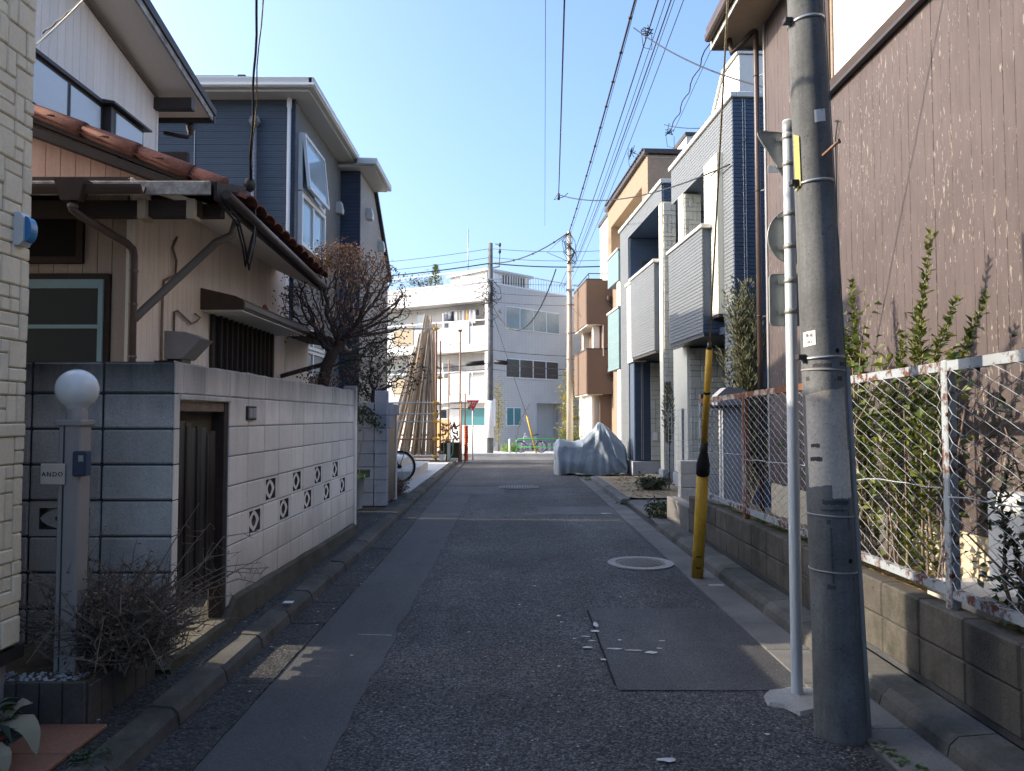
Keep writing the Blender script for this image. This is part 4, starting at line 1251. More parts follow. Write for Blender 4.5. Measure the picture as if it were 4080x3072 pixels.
# upper storey
us = MB(); us.prism([(6.34, 3.6), (8.60, 3.6), (8.60, 5.26), (6.34, 5.75)], 0, -8.0, -4.225); us.build("upper_wall", M['brown_wood'], ch)
zt = lambda y: 5.30 + .217 * (8.47 - y)
for i in range(19):
    y0 = 6.34 + i * .119; y1 = min(8.60, y0 + .115)
    b_ = MB(); b_.prism([(y0, 3.65), (y1, 3.65), (y1, zt(y1)), (y0, zt(y0))], 0, -4.22, -4.195); b_.build("upper_board", M['cream_board_up'], ch)
MB().box(-4.24, -4.18, 8.585, 8.62, 3.6, 5.28, .003).build("corner_trim", M['cream_board_up'], ch)
wf = MB().box(-4.19, -4.165, 6.0, 7.50, 3.85, 4.68, .003).build("upper_window", M['dark_frame'], ch)
MB().box(-4.19, -4.13, 5.9, 7.40, 4.66, 4.70, .003).build("head_flashing", M['dark_frame'], wf)
for (a, b) in ((5.9, 6.80), (6.86, 7.36)): MB().box(-4.165, -4.155, a, b, 3.9, 4.62).build("pane", M['glass_frost'], wf)
bf = MB().box(-4.19, -4.08, 7.42, 8.08, 3.85, 4.66, .003).build("bay_window", M['dark_frame'], ch)
MB().box(-4.082, -4.07, 7.50, 8.04, 3.9, 4.62).build("pane", M['glass_frost'], bf)
bfh = MB(); bfh.prism([(-4.2, 4.67), (-4.02, 4.67), (-4.02, 4.69), (-4.2, 4.72)], 1, 7.36, 8.15); bfh.build("bay_hood", M['dark_frame'], bf)
# upper roof: rake over the street side
zr = lambda y: 5.20 + .236 * (9.06 - y)
rp = MB(); rp.prism([(9.06, zr(9.06) + .02), (6.3, zr(6.3) + .02), (6.3, zr(6.3) + .14), (9.06, zr(9.06) + .10)], 0, -8.3, -3.74); uro = rp.build("upper_roof", M['brown_metal'], ch)
sp = MB(); sp.add([(-3.74, 9.04, zr(9.04)), (-8.3, 9.04, zr(9.04)), (-8.3, 6.3, zr(6.3)), (-3.74, 6.3, zr(6.3))], [(0, 1, 2, 3)]); sp.build("soffit", M['soffit'], uro)
rb = MB(); rb.prism([(9.09, zr(9.09) - .025), (6.3, zr(6.3) - .025), (6.3, zr(6.3) + .05), (9.09, zr(9.09) + .05)], 0, -3.74, -3.715); rb.build("rake_board", M['weathered_white'], uro)
rb = MB(); rb.prism([(9.10, zr(9.10) + .05), (6.3, zr(6.3) + .05), (6.3, zr(6.3) + .16), (9.10, zr(9.10) + .13)], 0, -3.75, -3.69); rb.build("rake_flashing", M['brown_metal'], uro)
MB().box(-8.3, -3.70, 9.06, 9.09, zr(9.06) - .05, zr(9.06) + .04).build("eave_fascia", M['dark_frame'], uro)
MB().box(-4.22, -3.75, 8.52, 8.62, 5.10, 5.235, .004).build("purlin_end", M['dark_frame'], ch)
MB().box(-4.3, -4.19, 6.34, 8.6, 5.4, 5.44).build("frieze_batten", M['brown_wood'], ch) if False else None
fz = MB(); fz.prism([(8.62, zt(8.62) - .035), (6.34, zt(6.34) - .035), (6.34, zt(6.34)), (8.62, zt(8.62))], 0, -4.2, -4.17); fz.build("frieze_batten", M['pipe_grey'], ch)
eh = MB(); eh.lathe([(.03, 5.02), (.055, 5.10), (.06, 5.16), (0, 5.16)], -4.02, 9.12, 8); eh.tube([(-4.02, 9.12, 5.03), (-4.05, 9.1, 4.98), (-4.3, 9.0, 5.0)], .028, 8); eh.build("eave_hopper", M['dark_frame'], uro)

# ------------------------------------------------------------------ navy house
nh = thing("navy_house", "tall navy and slate ribbed siding house with pale gutters beyond the old timber house", "house", (-3.42, 11.5, 0))
MB().box(-10.5, -3.435, 11.5, 14.6, 0, 6.52).build("side_wall", M['navy'], nh)
MB().box(-3.435, -3.42, 11.53, 14.6, 0, 6.50).build("street_wall", M['slate'], nh)
MB().box(-3.45, -3.412, 11.485, 11.53, 0, 6.50, .003).build("corner_trim", M['navy_tile'], nh)
MB().box(-3.435, -3.03, 14.6, 15.0, 0, 6.42).build("step_wall", M['navy_tile'], nh)
sw = MB(); sw.prism([(14.62, 0), (17.9, 0), (17.9, 4.9), (16.0, 6.38), (14.62, 6.38)], 0, -3.2, -3.02); sw.build("far_street_wall", M['slate_tile'], nh)
sw = MB(); sw.prism([(14.7, 0), (17.85, 0), (17.85, 4.85), (15.95, 6.35), (14.7, 6.35)], 0, -10.5, -3.2); sw.build("rear_wall", M['navy_tile'], nh)
sr = MB(); sr.prism([(15.9, 6.52), (18.1, 4.80), (18.1, 4.90), (15.9, 6.62)], 0, -10.5, -2.95); sr.build("sloped_roof", M['dark_frame'], nh)
# eaves, gutters
ev = MB(); ev.box(-10.6, -3.12, 11.2, 14.85, 6.50, 6.56); evo = ev.build("eave_soffit", M['fascia_grey'], nh)
gt_ = MB(); gt_.box(-10.6, -3.05, 11.12, 11.2, 6.54, 6.70, .012); gt_.box(-3.12, -3.03, 11.12, 14.55, 6.535, 6.695, .012); gt_.build("gutter", M['fascia_grey'], nh)
gl2 = MB(); gl2.box(-10.6, -3.02, 11.105, 11.125, 6.565, 6.60); gl2.box(-3.035, -3.012, 11.12, 14.3, 6.56, 6.595); gl2.build("gutter_lip", M['soffit'], nh)
ev = MB(); ev.box(-3.5, -2.72, 14.35, 16.0, 6.40, 6.45); ev.build("eave_soffit", M['fascia_grey'], nh)
gt_ = MB(); gt_.box(-3.03, -2.70, 14.27, 14.35, 6.43, 6.56, .012); gt_.box(-2.72, -2.64, 14.27, 16.05, 6.425, 6.555, .012); gt_.build("gutter", M['fascia_grey'], nh)
hp_ = MB()
hp_.add([(-3.1, 11.2, 6.66), (-10.6, 11.2, 6.66), (-8.5, 13.3, 7.72), (-5.2, 13.3, 7.72), (-3.1, 14.8, 6.66), (-5.2, 13.4, 7.72), (-10.6, 14.8, 6.66), (-8.5, 13.4, 7.72)], [(0, 1, 2, 3), (0, 3, 5, 4), (4, 5, 7, 6), (1, 6, 7, 2), (3, 2, 7, 5)])
hro = hp_.build("roof", M['shingle'], nh)
for r_ in range(9):
    t = r_ / 9.0
    xa, xb = -3.1 - 2.1 * t - .02, -10.4 + 2.0 * t
    y = 11.2 + 2.1 * t; z = 6.66 + 1.06 * t
    s_ = MB(); s_.add([(xa, y - .01, z + .022), (xb, y - .01, z + .022), (xb, y + .24, z + .13), (xa - .22, y + .24, z + .13), (xa, y - .01, z + .004), (xb, y - .01, z + .004)], [(0, 1, 2, 3), (0, 4, 5, 1)]); s_.build("shingle_course", M['shingle'], hro)
for x in (-4.3, -5.2, -5.9): MB().box(x - .06, x + .06, 11.55, 11.62, 6.86, 6.93).build("snow_guard", M['dark_frame'], hro)
rr_ = MB(); rr_.add([(-2.7, 14.35, 6.52), (-3.6, 14.35, 6.52), (-3.6, 15.9, 7.0), (-2.7, 15.9, 6.52)], [(0, 1, 2), (0, 2, 3)]); rr_.build("porch_roof", M['shingle'], nh)
dp = MB(); dp.box(-3.53, -3.47, 11.42, 11.485, 6.35, 6.54); dp.box(-3.525, -3.475, 11.425, 11.48, 0, 6.36, .008); dp.build("downpipe", M['white_pvc'], nh)
fl = MB(); fl.tube([(-4.04, 11.44, .3), (-4.04, 11.44, 6.10)], .04, 12); fl.tube([(-4.04, 11.50, 6.14), (-4.04, 11.42, 6.14)], .085, 16); fl.tube([(-4.04, 11.42, 6.14), (-4.04, 11.40, 6.12), (-4.04, 11.42, 6.05)], .05, 12); fl.build("flue_pipe", M['slate_tile'], nh)
MB().box(-5.005, -4.995, 11.492, 11.5, 3.0, 6.5).build("panel_joint", M['fascia_grey'], nh)


def win_x(parent, X, y0, y1, z0, z1, cols, frame, glassm, d=.05, fw=.05, name="window", out=1):
    """framed window on a wall facing +X (out=1) or -X (out=-1)"""
    w = MB(); w.box(X, X + out * d, y0, y1, z0, z0 + fw); w.box(X, X + out * d, y0, y1, z1 - fw, z1); w.box(X, X + out * d, y0, y0 + fw, z0 + fw, z1 - fw); w.box(X, X + out * d, y1 - fw, y1, z0 + fw, z1 - fw)
    for c in range(1, cols):
        y = y0 + (y1 - y0) * c / cols; w.box(X, X + out * d * .8, y - fw / 2, y + fw / 2, z0 + fw, z1 - fw)
    wo = w.build(name, frame, parent)
    for c in range(cols):
        a = y0 + (y1 - y0) * c / cols + fw * .6; b = y0 + (y1 - y0) * (c + 1) / cols - fw * .6
        MB().box(X + out * d * .25, X + out * d * .4, a, b, z0 + fw * .6, z1 - fw * .6).build("pane", glassm, wo)
    return wo


win_x(nh, -3.42, 11.70, 13.2, 4.24, 5.10, 2, M['white_pvc'], M['glass_sky'], .07, .07)
uo = win_x(nh, -3.42, 11.70, 13.2, 5.13, 6.06, 1, M['white_pvc'], M['glass_sky'], .06, .06)
# open awning sash
aw = MB(); aw.add([(-3.33, 11.74, 6.02), (-3.33, 12.9, 6.02), (-3.25, 12.9, 5.20), (-3.25, 11.74, 5.20)], [(0, 1, 2, 3)])
awo = MB()
P_ = lambda y, t: Vector((-3.34 + .09 * t, y, 6.03 - .86 * t))
for a, b in ((P_(11.73, 0), P_(12.95, 0)), (P_(11.73, 1), P_(12.95, 1)), (P_(11.73, 0), P_(11.73, 1)), (P_(12.95, 0), P_(12.95, 1))): awo.bar(a, b, .05, .05)
awo = awo.build("open_sash", M['white_pvc'], nh); aw.build("pane", M['glass_sky'], awo)
win_x(nh, -3.42, 11.85, 13.3, 2.62, 2.95, 2, M['white_pvc'], M['glass_curtain'], .05, .05)
win_x(nh, -3.42, 11.85, 13.3, 2.16, 2.60, 2, M['white_pvc'], M['glass_curtain'], .05, .05)
for (X, y, z) in ((-3.42, 14.2, 5.45), (-3.02, 15.2, 5.6), (-3.02, 16.6, 5.25)): MB().prism([(X, z), (X + .12, z), (X + .13, z + .08), (X + .1, z + .22), (X, z + .22)], 1, y, y + .18).build("vent_cowl", M['fascia_grey'], nh)
# ------------------------------------------------------------------ second block wall with pier and gate
w2 = thing("block_wall", "bluish grey block wall with a taller pier and dark narrow gate beyond the white wall", "wall", (-2.2, 11.5, 0))
me = block_mesh(.385, .11, .193, .005, M['block_blue']); mep = block_mesh(.185, .175, .193, .006, M['block_blue'])
mo = MB(); mo.box(-3.6, -2.14, 11.515, 11.61, .1, 1.70); mo.box(-2.11, -1.945, 11.49, 11.63, .1, 1.88)
mo.build("mortar", M['mortar'], w2)
vb2 = breeze(.385, .193, .10, M['block_blue'], True)
for r in range(8):
    z = .12 + r * .2 + .1
    for c in range(4):
        x = -2.335 - c * .392
        if r == 2 and c == 0: piece("vent_block", vb2, w2, (x, 11.56, z))
        else: piece("block", me, w2, (x, 11.56, z))
for r in range(9): piece("pier_block", mep, w2, (-2.03, 11.56, .12 + r * .2 - (.0 if r < 8 else .015) + .1))
mel = block_mesh(.11, .385, .193, .005, M['block_blue'])
for r in range(8): piece("block", mel, w2, (-1.985, 11.85, .12 + r * .2 + .1)) if r in (6, 7) else None
MB().box(-2.04, -1.94, 11.65, 12.75, 1.52, 1.70, .006).build("lintel", M['block_blue'], w2)
MB().box(-2.03, -1.97, 11.66, 12.55, .15, 1.52).build("gate_leaf", M['dark_frame'], w2)
MB().box(-2.04, -1.95, 12.56, 12.62, .1, 1.52, .004).build("gate_post", M['white_pvc'], w2)
# ivy on the pier
iv = thing("ivy", "dark green ivy hanging over the top of the bluish grey pier", "plant", (-2.25, 11.4, 1.3))
rr = random.Random(4); lf = MB(); st = MB()
for (x0, z0, x1, z1) in ((-2.45, 1.72, -2.35, 1.55), (-2.3, 1.7, -2.1, 1.42), (-2.4, 1.65, -2.02, 1.36), (-2.5, 1.6, -2.3, 1.4)):
    p = Vector((x0, 11.42, z0)); q = Vector((x1, 11.40, z1)); st.tube([p, p.lerp(q, .5) + Vector((0, -.03, .03)), q], .005, 4)
    for k in range(60):
        t = rr.random(); c = p.lerp(q, t) + Vector((rr.gauss(0, .04), rr.uniform(-.06, .03), rr.gauss(0, .04)))
        lf.leaf(c, (rr.gauss(0, .6), rr.gauss(-.3, .5), -rr.random()), (0, -1, .4), rr.uniform(.04, .07), rr.uniform(.03, .05))
st.tube([(-2.42, 11.40, .3), (-2.36, 11.38, .8), (-2.28, 11.4, 1.2), (-2.32, 11.42, 1.6)], .009, 6)
st.build("vines", M['bark_pale'], iv); lf.build("leaves", M['leaf_dark'], iv, kind="stuff")
potted(-2.33, 11.2, .12, .11, .5, "tall grey planter with yellow green foliage beside the bluish grey wall", M['leaf_lime'], 45, .10, .05, 9, M['house_base'], .9)
bush("shrub", "low brown and dark green shrub at the foot of the gate post by the bicycle", "bush", (-2.05, 13.2, .26), .22, .5, .18, 160, M['twig'], M['leaf_brown'], 31, 3, .04, .02, groundz=.1)

# ------------------------------------------------------------------ trees by space colonisation
import numpy as np


def grow(base, trunk, attractors, step, infl, kill, iters, seed):
    rs = np.random.RandomState(seed)
    nodes = [Vector(p) for p in trunk]; par = [-1] + list(range(len(trunk) - 1))
    A = np.array(attractors)
    for it in range(iters):
        if len(A) == 0: break
        N = np.array([tuple(n) for n in nodes])
        d = np.linalg.norm(A[:, None, :] - N[None, :, :], axis=2)
        near = d.argmin(1); dm = d.min(1)
        A2 = A[dm > kill]; near2 = near[dm > kill]; dm2 = dm[dm > kill]
        if len(A2) == 0: break
        dirs = {}
        for a, i, dd in zip(A2, near2, dm2):
            if dd < infl: dirs.setdefault(int(i), []).append((a - N[i]) / dd)
        if not dirs: infl *= 1.5; A = A2; continue
        for i, v in dirs.items():
            m = np.mean(v, 0) + rs.normal(0, .22, 3)
            l = np.linalg.norm(m)
            if l < 1e-6: continue
            nodes.append(Vector(tuple(N[i] + m / l * step))); par.append(i)
        A = A2
        if len(nodes) > 4500: break
    ch_ = [[] for _ in nodes]
    for i, p in enumerate(par):
        if p >= 0: ch_[p].append(i)
    return nodes, par, ch_


def tree_mesh(nodes, par, chl, r_tip, expo, rmax):
    n = len(nodes); r = [0.0] * n
    for i in range(n - 1, -1, -1):
        r[i] = r_tip if not chl[i] else min(rmax, sum(r[c] ** expo for c in chl[i]) ** (1 / expo))
    mb = MB()
    starts = [0]
    done = set()
    stack = [(0, None)]
    while stack:
        i, p = stack.pop()
        chain = ([p] if p is not None else []) + [i]
        cur = i
        while chl[cur]:
            cs = sorted(chl[cur], key=lambda c: -r[c])
            for c in cs[1:]: stack.append((c, cur))
            cur = cs[0]; chain.append(cur)
        if len(chain) > 1:
            rs_ = [r[c] for c in chain]
            if p is not None: rs_[0] = rs_[1]
            mb.tube([nodes[c] for c in chain], rs_, 7 if rs_[0] > .02 else 5 if rs_[0] > .008 else 3, False)
    return mb, r


def ellip(c, rx, ry, rz, n, seed, shell=.35, zmin=-1):
    rs = random.Random(seed); out = []
    while len(out) < n:
        q = Vector((rs.uniform(-1, 1), rs.uniform(-1, 1), rs.uniform(-1, 1)))
        if shell < q.length < 1 and q.z > zmin: out.append((c[0] + q.x * rx, c[1] + q.y * ry, c[2] + q.z * rz))
    return out


tr = thing("bare_tree", "gnarled bare tree with reddish withered leaves behind the end of the white wall", "tree", (-2.42, 9.3, 0))
att = ellip((-2.12, 9.45, 2.88), .86, .8, .84, 2300, 2, .15, -.5) + ellip((-1.9, 9.4, 2.45), .45, .5, .4, 200, 5, .2)
trunk = [(-2.42, 9.3, 0.1), (-2.42, 9.3, .6), (-2.42, 9.3, 1.2), (-2.40, 9.3, 1.7), (-2.37, 9.32, 1.95), (-2.33, 9.33, 2.15), (-2.27, 9.35, 2.3)]
N_, P_a, C_ = grow(None, trunk, att, .05, .45, .07, 70, 3)
tm, R_ = tree_mesh(N_, P_a, C_, .0048, 2.3, .125)
tm.build("trunk", M['bark'], tr)
rr = random.Random(12); lf = MB()
for i, nd in enumerate(N_):
    if not C_[i] and nd.z > 2.0:
        top = nd.z > 3.25
        k = (9 if top and rr.random() < .85 else 3 if rr.random() < .6 else 0)
        for _ in range(k):
            p = nd + Vector((rr.gauss(0, .035), rr.gauss(0, .035), rr.gauss(0, .03)))
            lf.leaf(p, (rr.gauss(0, 1), rr.gauss(0, 1), rr.gauss(-.3, .6)), (rr.gauss(0, 1), rr.gauss(0, 1), 1), rr.uniform(.025, .045), rr.uniform(.018, .03), .4)
for c in ((-2.35, 9.2, 3.55), (-2.2, 9.3, 3.62), (-2.45, 9.3, 3.45), (-2.05, 9.35, 3.6), (-1.9, 9.3, 3.2), (-2.45, 9.25, 2.0), (-2.3, 9.2, 1.95), (-2.75, 9.2, 3.0), (-2.3, 9.25, 3.4), (-2.0, 9.25, 2.05)):
    for _ in range(130):
        p = Vector(c) + Vector((rr.gauss(0, .10), rr.gauss(0, .08), rr.gauss(0, .06)))
        lf.leaf(p, (rr.gauss(0, 1), rr.gauss(0, 1), rr.gauss(-.3, .6)), (rr.gauss(0, 1), rr.gauss(0, 1), 1), rr.uniform(.025, .045), rr.uniform(.018, .03), .4)
lf.build("crown", M['leaf_dry'], tr, kind="stuff")
MB().tube([(-3.02, 9.6, 2.02), (-2.35, 9.4, 2.18)], .03, 7).build("prop_pole", M['bark'], tr)

t2 = thing("evergreen_tree", "small evergreen tree with dark leaves over the bluish grey block wall", "tree", (-2.32, 12.1, 0))
att = ellip((-2.15, 12.3, 2.3), .75, .7, .62, 360, 8, .2, -.8)
N2, P2, C2 = grow(None, [(-2.32, 12.15, .1), (-2.31, 12.15, .8), (-2.30, 12.15, 1.4), (-2.28, 12.15, 1.8)], att, .07, .6, .12, 40, 5)
tm2, R2 = tree_mesh(N2, P2, C2, .005, 2.2, .07)
tm2.build("trunk", M['bark'], t2)
lf = MB()
for i, nd in enumerate(N2):
    if nd.z > 1.7 and (not C2[i] or rr.random() < .22):
        if wob(nd.x * 2.3, nd.y * 2.3, nd.z * 2.3) < -.12: continue
        for _ in range(11):
            p = nd + Vector((rr.gauss(0, .07), rr.gauss(0, .07), rr.gauss(0, .06)))
            lf.leaf(p, (rr.gauss(0, 1), rr.gauss(0, 1), rr.gauss(0, .7)), (rr.gauss(0, .6), rr.gauss(0, .6), 1), rr.uniform(.05, .085), rr.uniform(.025, .04))
lf.build("crown", M['leaf_dark'], t2, kind="stuff")

# ------------------------------------------------------------------ concrete apron, steps and bicycle
ap = MB(); ap.box(-4.5, -1.90, 13.6, 22.5, -.02, .115); struct("entrance_apron", ap, M['pale_concrete'])
stp = thing("entrance_steps", "two pale concrete entrance steps behind the parked bicycle", "steps", (-2.8, 17.5, .1))
MB().box(-4.4, -2.18, 16.0, 19.3, .10, .32, .01).build("lower_step", M['pale_concrete'], stp)
MB().box(-4.4, -2.55, 16.6, 19.2, .32, .52, .01).build("upper_step", M['pale_concrete'], stp)


def wheel(parent, c, r, ax='y', tyre=.022):
    c = Vector(c)
    pt = lambda a, q: c + (Vector((math.cos(a) * q, 0, math.sin(a) * q)))
    ty = MB(); n = 40
    ty.tube([pt(2 * math.pi * k / n, r - tyre) for k in range(n + 1)], tyre, 8, False); wo = ty.build("wheel", M['rubber'], parent)
    rm = MB(); rm.tube([pt(2 * math.pi * k / n, r - tyre * 2.3) for k in range(n + 1)], tyre * .55, 6, False); rm.build("rim", M['galv'], wo)
    sp = MB()
    for k in range(16): sp.tube([c + Vector((0, .02 * (-1) ** k, 0)), pt(2 * math.pi * k / 16, r - tyre * 2.5)], .0015, 3, False)
    sp.tube([c + Vector((0, -.05, 0)), c + Vector((0, .05, 0))], .02, 8); sp.build("spokes", M['galv'], wo)


def bicycle(name, label, loc, rotz, frame, rw=.335):
    t = thing(name, label, "bicycle", loc, rotz, local=True)
    wheel(t, (0, 0, rw), rw); wheel(t, (-1.05, 0, rw), rw)
    f = MB(); bb = Vector((-.44, 0, .28)); st = Vector((-.30, 0, .75)); hd0 = Vector((-.92, 0, .60)); hd1 = Vector((-.87, 0, .86)); ra = Vector((0, 0, rw))
    for a, b, r_ in ((bb, st, .017), (bb, hd0, .019), (st + Vector((.0, 0, -.08)), hd1, .016), (hd0, hd1, .019), (hd0, Vector((-1.05, .05, rw)), .012), (hd0, Vector((-1.05, -.05, rw)), .012)): f.tube([a, b], r_, 8)
    for s in (-.06, .06): f.tube([bb + Vector((0, s * .4, 0)), ra + Vector((0, s, 0))], .010, 6); f.tube([st + Vector((0, 0, -.06)), ra + Vector((0, s, 0))], .009, 6)
    f.build("frame", frame, t)
    MB().tube([st, st + Vector((.03, 0, .12))], .013, 8).build("seat_post", M['galv'], t)
    sd = MB(); sd.prism([(-.42, .87), (-.2, .90), (-.12, .93), (-.12, .95), (-.2, .95), (-.42, .90)], 1, -.06, .06); sd.build("saddle", M['rubber'], t)
    hb = MB(); hb.tube([hd1, hd1 + Vector((.02, 0, .12))], .013, 8); hb.tube([(-.75, -.28, .98), (-.85, -.2, 1.0), (-.85, .2, 1.0), (-.75, .28, .98)], .012, 8); hb.build("handlebar", M['galv'], t)
    fd = MB(); n = 14
    for k in range(n):
        a0 = rad(20) + rad(150) * k / n; a1 = rad(20) + rad(150) * (k + 1) / n; q = rw + .02
        fd.add([(math.cos(a) * q, s, rw + math.sin(a) * q) for a in (a0, a1) for s in (-.03, .03)], [(0, 1, 3, 2)], True)
    fd.build("mudguard", M['rubber'], t)
    rk_ = MB()
    for s in (-.05, .05): rk_.tube([(-.22, s, .72), (.24, s, .73)], .006, 5); rk_.tube([(.12, s, .73), (0, s, rw)], .005, 5)
    rk_.tube([(.24, -.05, .73), (.24, .05, .73)], .006, 5); rk_.build("rear_rack", M['galv'], t)
    MB().tube([(0, .07, rw), (.09, .10, .01)], .008, 6).build("kickstand", M['galv'], t)
    cr = MB(); cr.tube([bb + Vector((0, -.05, 0)), bb + Vector((0, -.042, 0))], .09, 20); cr.tube([bb + Vector((0, -.06, 0)), bb + Vector((.12, -.06, -.12))], .009, 5); cr.tube([bb + Vector((0, .06, 0)), bb + Vector((-.12, .06, .12))], .009, 5)
    cr.tube([ra + Vector((0, -.05, 0)), ra + Vector((0, -.042, 0))], .045, 14); cr.build("crankset", M['rubber'], t)
    return t


bicycle("bicycle", "black bicycle with its rear wheel showing behind the bluish grey gate post", (-2.36, 15.65, .115), 0, M['rubber'])

# ------------------------------------------------------------------ scaffold rack with leaning timber
sk = thing("scaffold_rack", "tube scaffold storage rack with yellow clamps holding long timber", "scaffold", (-3.2, 24, 0))
posts = [(-2.43, 23.6, 4.5), (-4.6, 23.6, 4.4), (-2.55, 25.0, 4.4), (-4.6, 25.0, 4.3), (-2.36, 24.4, 4.0)]
for (x, y, z) in posts: MB().tube([(x, y, gz(y) - .02), (x, y, z)], .026, 8).build("post", M['rust_pipe'], sk)
MB().box(-2.56, -2.3, 23.5, 23.7, gz(23.6), gz(23.6) + .05).build("base_plate", M['rust_pipe'], sk)
for z in (.22, .31, .78, .88, 1.34, 1.59, 1.94, 2.81, 4.3):
    y = 23.55 if z not in (.31, .88, 2.81) else 24.9
    MB().tube([(-4.8, y, z), (-2.33 + .02, y, z)], .026, 8).build("rail", M['rust_pipe'] if z < .9 else M['galv'], sk)
    cm = MB(); cm.box(-2.50, -2.36, y - .06, y + .03, z - .055, z + .055, .02); cm.build("clamp", M['yellow'], sk)
for z in (.5, 1.9, 3.1): MB().tube([(-2.40, 23.5, z), (-2.40, 25.1, z)], .025, 8).build("cross_tube", M['rust_pipe'], sk)
rr = random.Random(33); norange = npale = -1
for i in range(52):
    t = i / 51
    xb = -4.15 + 1.62 * t + rr.uniform(-.05, .05); xt = -2.92 + .32 * t + rr.uniform(-.08, .08); L = 4.7 - rr.random() * 1.3 if i > 5 else 3.4 + rr.random() * .5
    yb = 23.85 + .9 * rr.random(); b = Vector((xb, yb, .26)); e = Vector((xt, yb + .15, 4.6)); e = b + (e - b).normalized() * L
    mm = M['timber'] if i > 9 or i % 3 == 2 else (M['timber_new'] if i % 2 else M['plank_metal'])
    if mm is M['timber_new']: norange += 1
    if mm is M['plank_metal']: npale += 1
    mb = MB(); w_ = rr.uniform(.045, .085)
    if rr.random() < .55: mb.bar(b, e, w_, rr.uniform(.03, .05), (rr.uniform(-.3, .3), 1, 0))
    else: mb.tube([b, b.lerp(e, .5) + Vector((rr.gauss(0, .02), 0, 0)), e], [w_ * .55, w_ * .5, w_ * .38], 7)
    one("timber_pole", mb, mm, ("long weathered grey timber pole leaning in the scaffold rack" if mm is M["timber"] else "%s sunlit orange timber from the left in the scaffold rack" % ["first", "second", "third", "fourth", "fifth", "sixth"][norange] if mm is M["timber_new"] else "%s pale board from the left in the scaffold rack" % ["first", "second", "third", "fourth", "fifth", "sixth"][npale]), "timber", "timber leaning in the scaffold rack")
# second frame, tall pole, net, panel, hose
sf_ = thing("tube_scaffold", "slim dark scaffold frame between the timber rack and the stop sign", "scaffold", (-2.0, 25.6, 0))
for (x, y, z) in ((-1.75, 25.6, 2.05), (-1.62, 25.6, 2.3), (-2.25, 26.3, 3.5), (-1.82, 26.2, 2.0)): MB().tube([(x, y, gz(y) - .02), (x, y, z)], .025, 8).build("post", M['rust_pipe'], sf_)
for (a, b) in (((-2.5, 25.5, 1.96), (-1.45, 25.5, 1.98)), ((-2.4, 25.7, 1.78), (-1.6, 25.7, 1.78))): MB().tube([a, b], .025, 8).build("rail", M['galv'], sf_)
MB().tube([(-1.50, 25.6, 1.75), (-1.42, 25.6, 1.98)], .05, 8).build("clamp", M['rust_pipe'], sf_)
one("tall_pole", MB().tube([(-1.86, 26.5, gz(26.5)), (-1.86, 26.5, 4.6)], [.03, .03], 8).box(-1.93, -1.79, 26.44, 26.56, 4.55, 4.62), M['rust_pipe'], "single tall thin rusty pole with a short crosspiece beside the scaffold", "pole")
nt = MB()
for k in range(14):
    z = gz(25.6) + .05 + k * .085
    nt.tube([(-1.57 + .02 * wob(k * .7, 1, 0), 25.45, z), (-1.57 + .03 * wob(k * .9, 3, 0), 25.45, z + .085)], [.075 + .015 * wob(k * 1.3, 2, 5), .06 + .02 * wob(k * 1.7, 9, 4)], 9)
one("rolled_net", nt, M['net_orange'], "upright roll of orange safety netting at the scaffold corner", "net")
jn = thing("scrap_pile", "dark heap of rusty pipe ends and clamps inside the scaffold frame", "scrap pile", (-2.1, 25.2, 0))
for i in range(46):
    x = rr.uniform(-2.38, -1.85); z = rr.uniform(.55, 1.25); a = rr.gauss(0, .5)
    p = Vector((x, 25.0 + rr.random() * .4, z)); d = Vector((rr.gauss(0, .3), -1, rr.gauss(0, .35))).normalized() * rr.uniform(.15, .35)
    MB().tube([p, p + d], rr.uniform(.018, .034), 7).build("pipe_end", M['rust_pipe'] if i % 3 else M['dark_frame'], jn)
MB().box(-2.4, -1.78, 25.0, 25.6, -.05, .62, .02).build("crate", M['brown_wood'], jn)
one("drain_board", MB().box(-2.16, -2.06, 24.75, 24.8, -.02, .62).box(-2.05, -1.8, 24.75, 24.8, -.02, .12), M['plastic_white'], "white L shaped panel leaning in front of the scrap pile", "panel")
one("hose", MB().tube([(-2.3, 24.6, .95), (-2.25, 24.55, .4), (-2.3, 24.5, .05), (-2.1, 24.4, .02), (-1.95, 24.45, .3), (-1.95, 24.5, .7), (-2.1, 24.6, .98)], .015, 6), M['hose'], "green garden hose looped around the white panel", "hose")
one("bucket", MB().lathe([(.09, -.02), (.12, .26), (.11, .26), (.0, .05)], -2.28, 24.35, 14), M['plastic_white'], "pale bucket at the foot of the scaffold rack", "bucket")

# stop sign
sg = thing("stop_sign", "red triangular stop sign on a thin post at the end of the street", "sign", (-1.45, 27.4, gz(27.4)))
MB().tube([(-1.45, 27.4, gz(27.4)), (-1.45, 27.4, 2.05)], .024, 8).build("post", M['galv'], sg)
def tri(s, z1, y0, y1, cx):
    return [(cx - s / 2, z1), (cx, z1 - s * .87), (cx + s / 2, z1)]
mb = MB(); mb.prism(tri(.50, 2.11, 0, 0, -1.45), 1, 27.365, 27.372); pl1 = mb.build("plate_border", M['sign_white'], sg)
mb = MB(); mb.prism(tri(.45, 2.095, 0, 0, -1.45), 1, 27.358, 27.3645); pl2 = mb.build("plate", M['paint_sign_red'], sg)
piece("lettering", text_mesh("止まれ", .10, "lettering", M['sign_white']), pl2, (-1.45, 27.355, 2.005), (rad(90), 0, 0))
piece("lettering", text_mesh("STOP", .068, "lettering", M['sign_white'], .0008, 1.1), pl2, (-1.45, 27.355, 1.905), (rad(90), 0, 0))
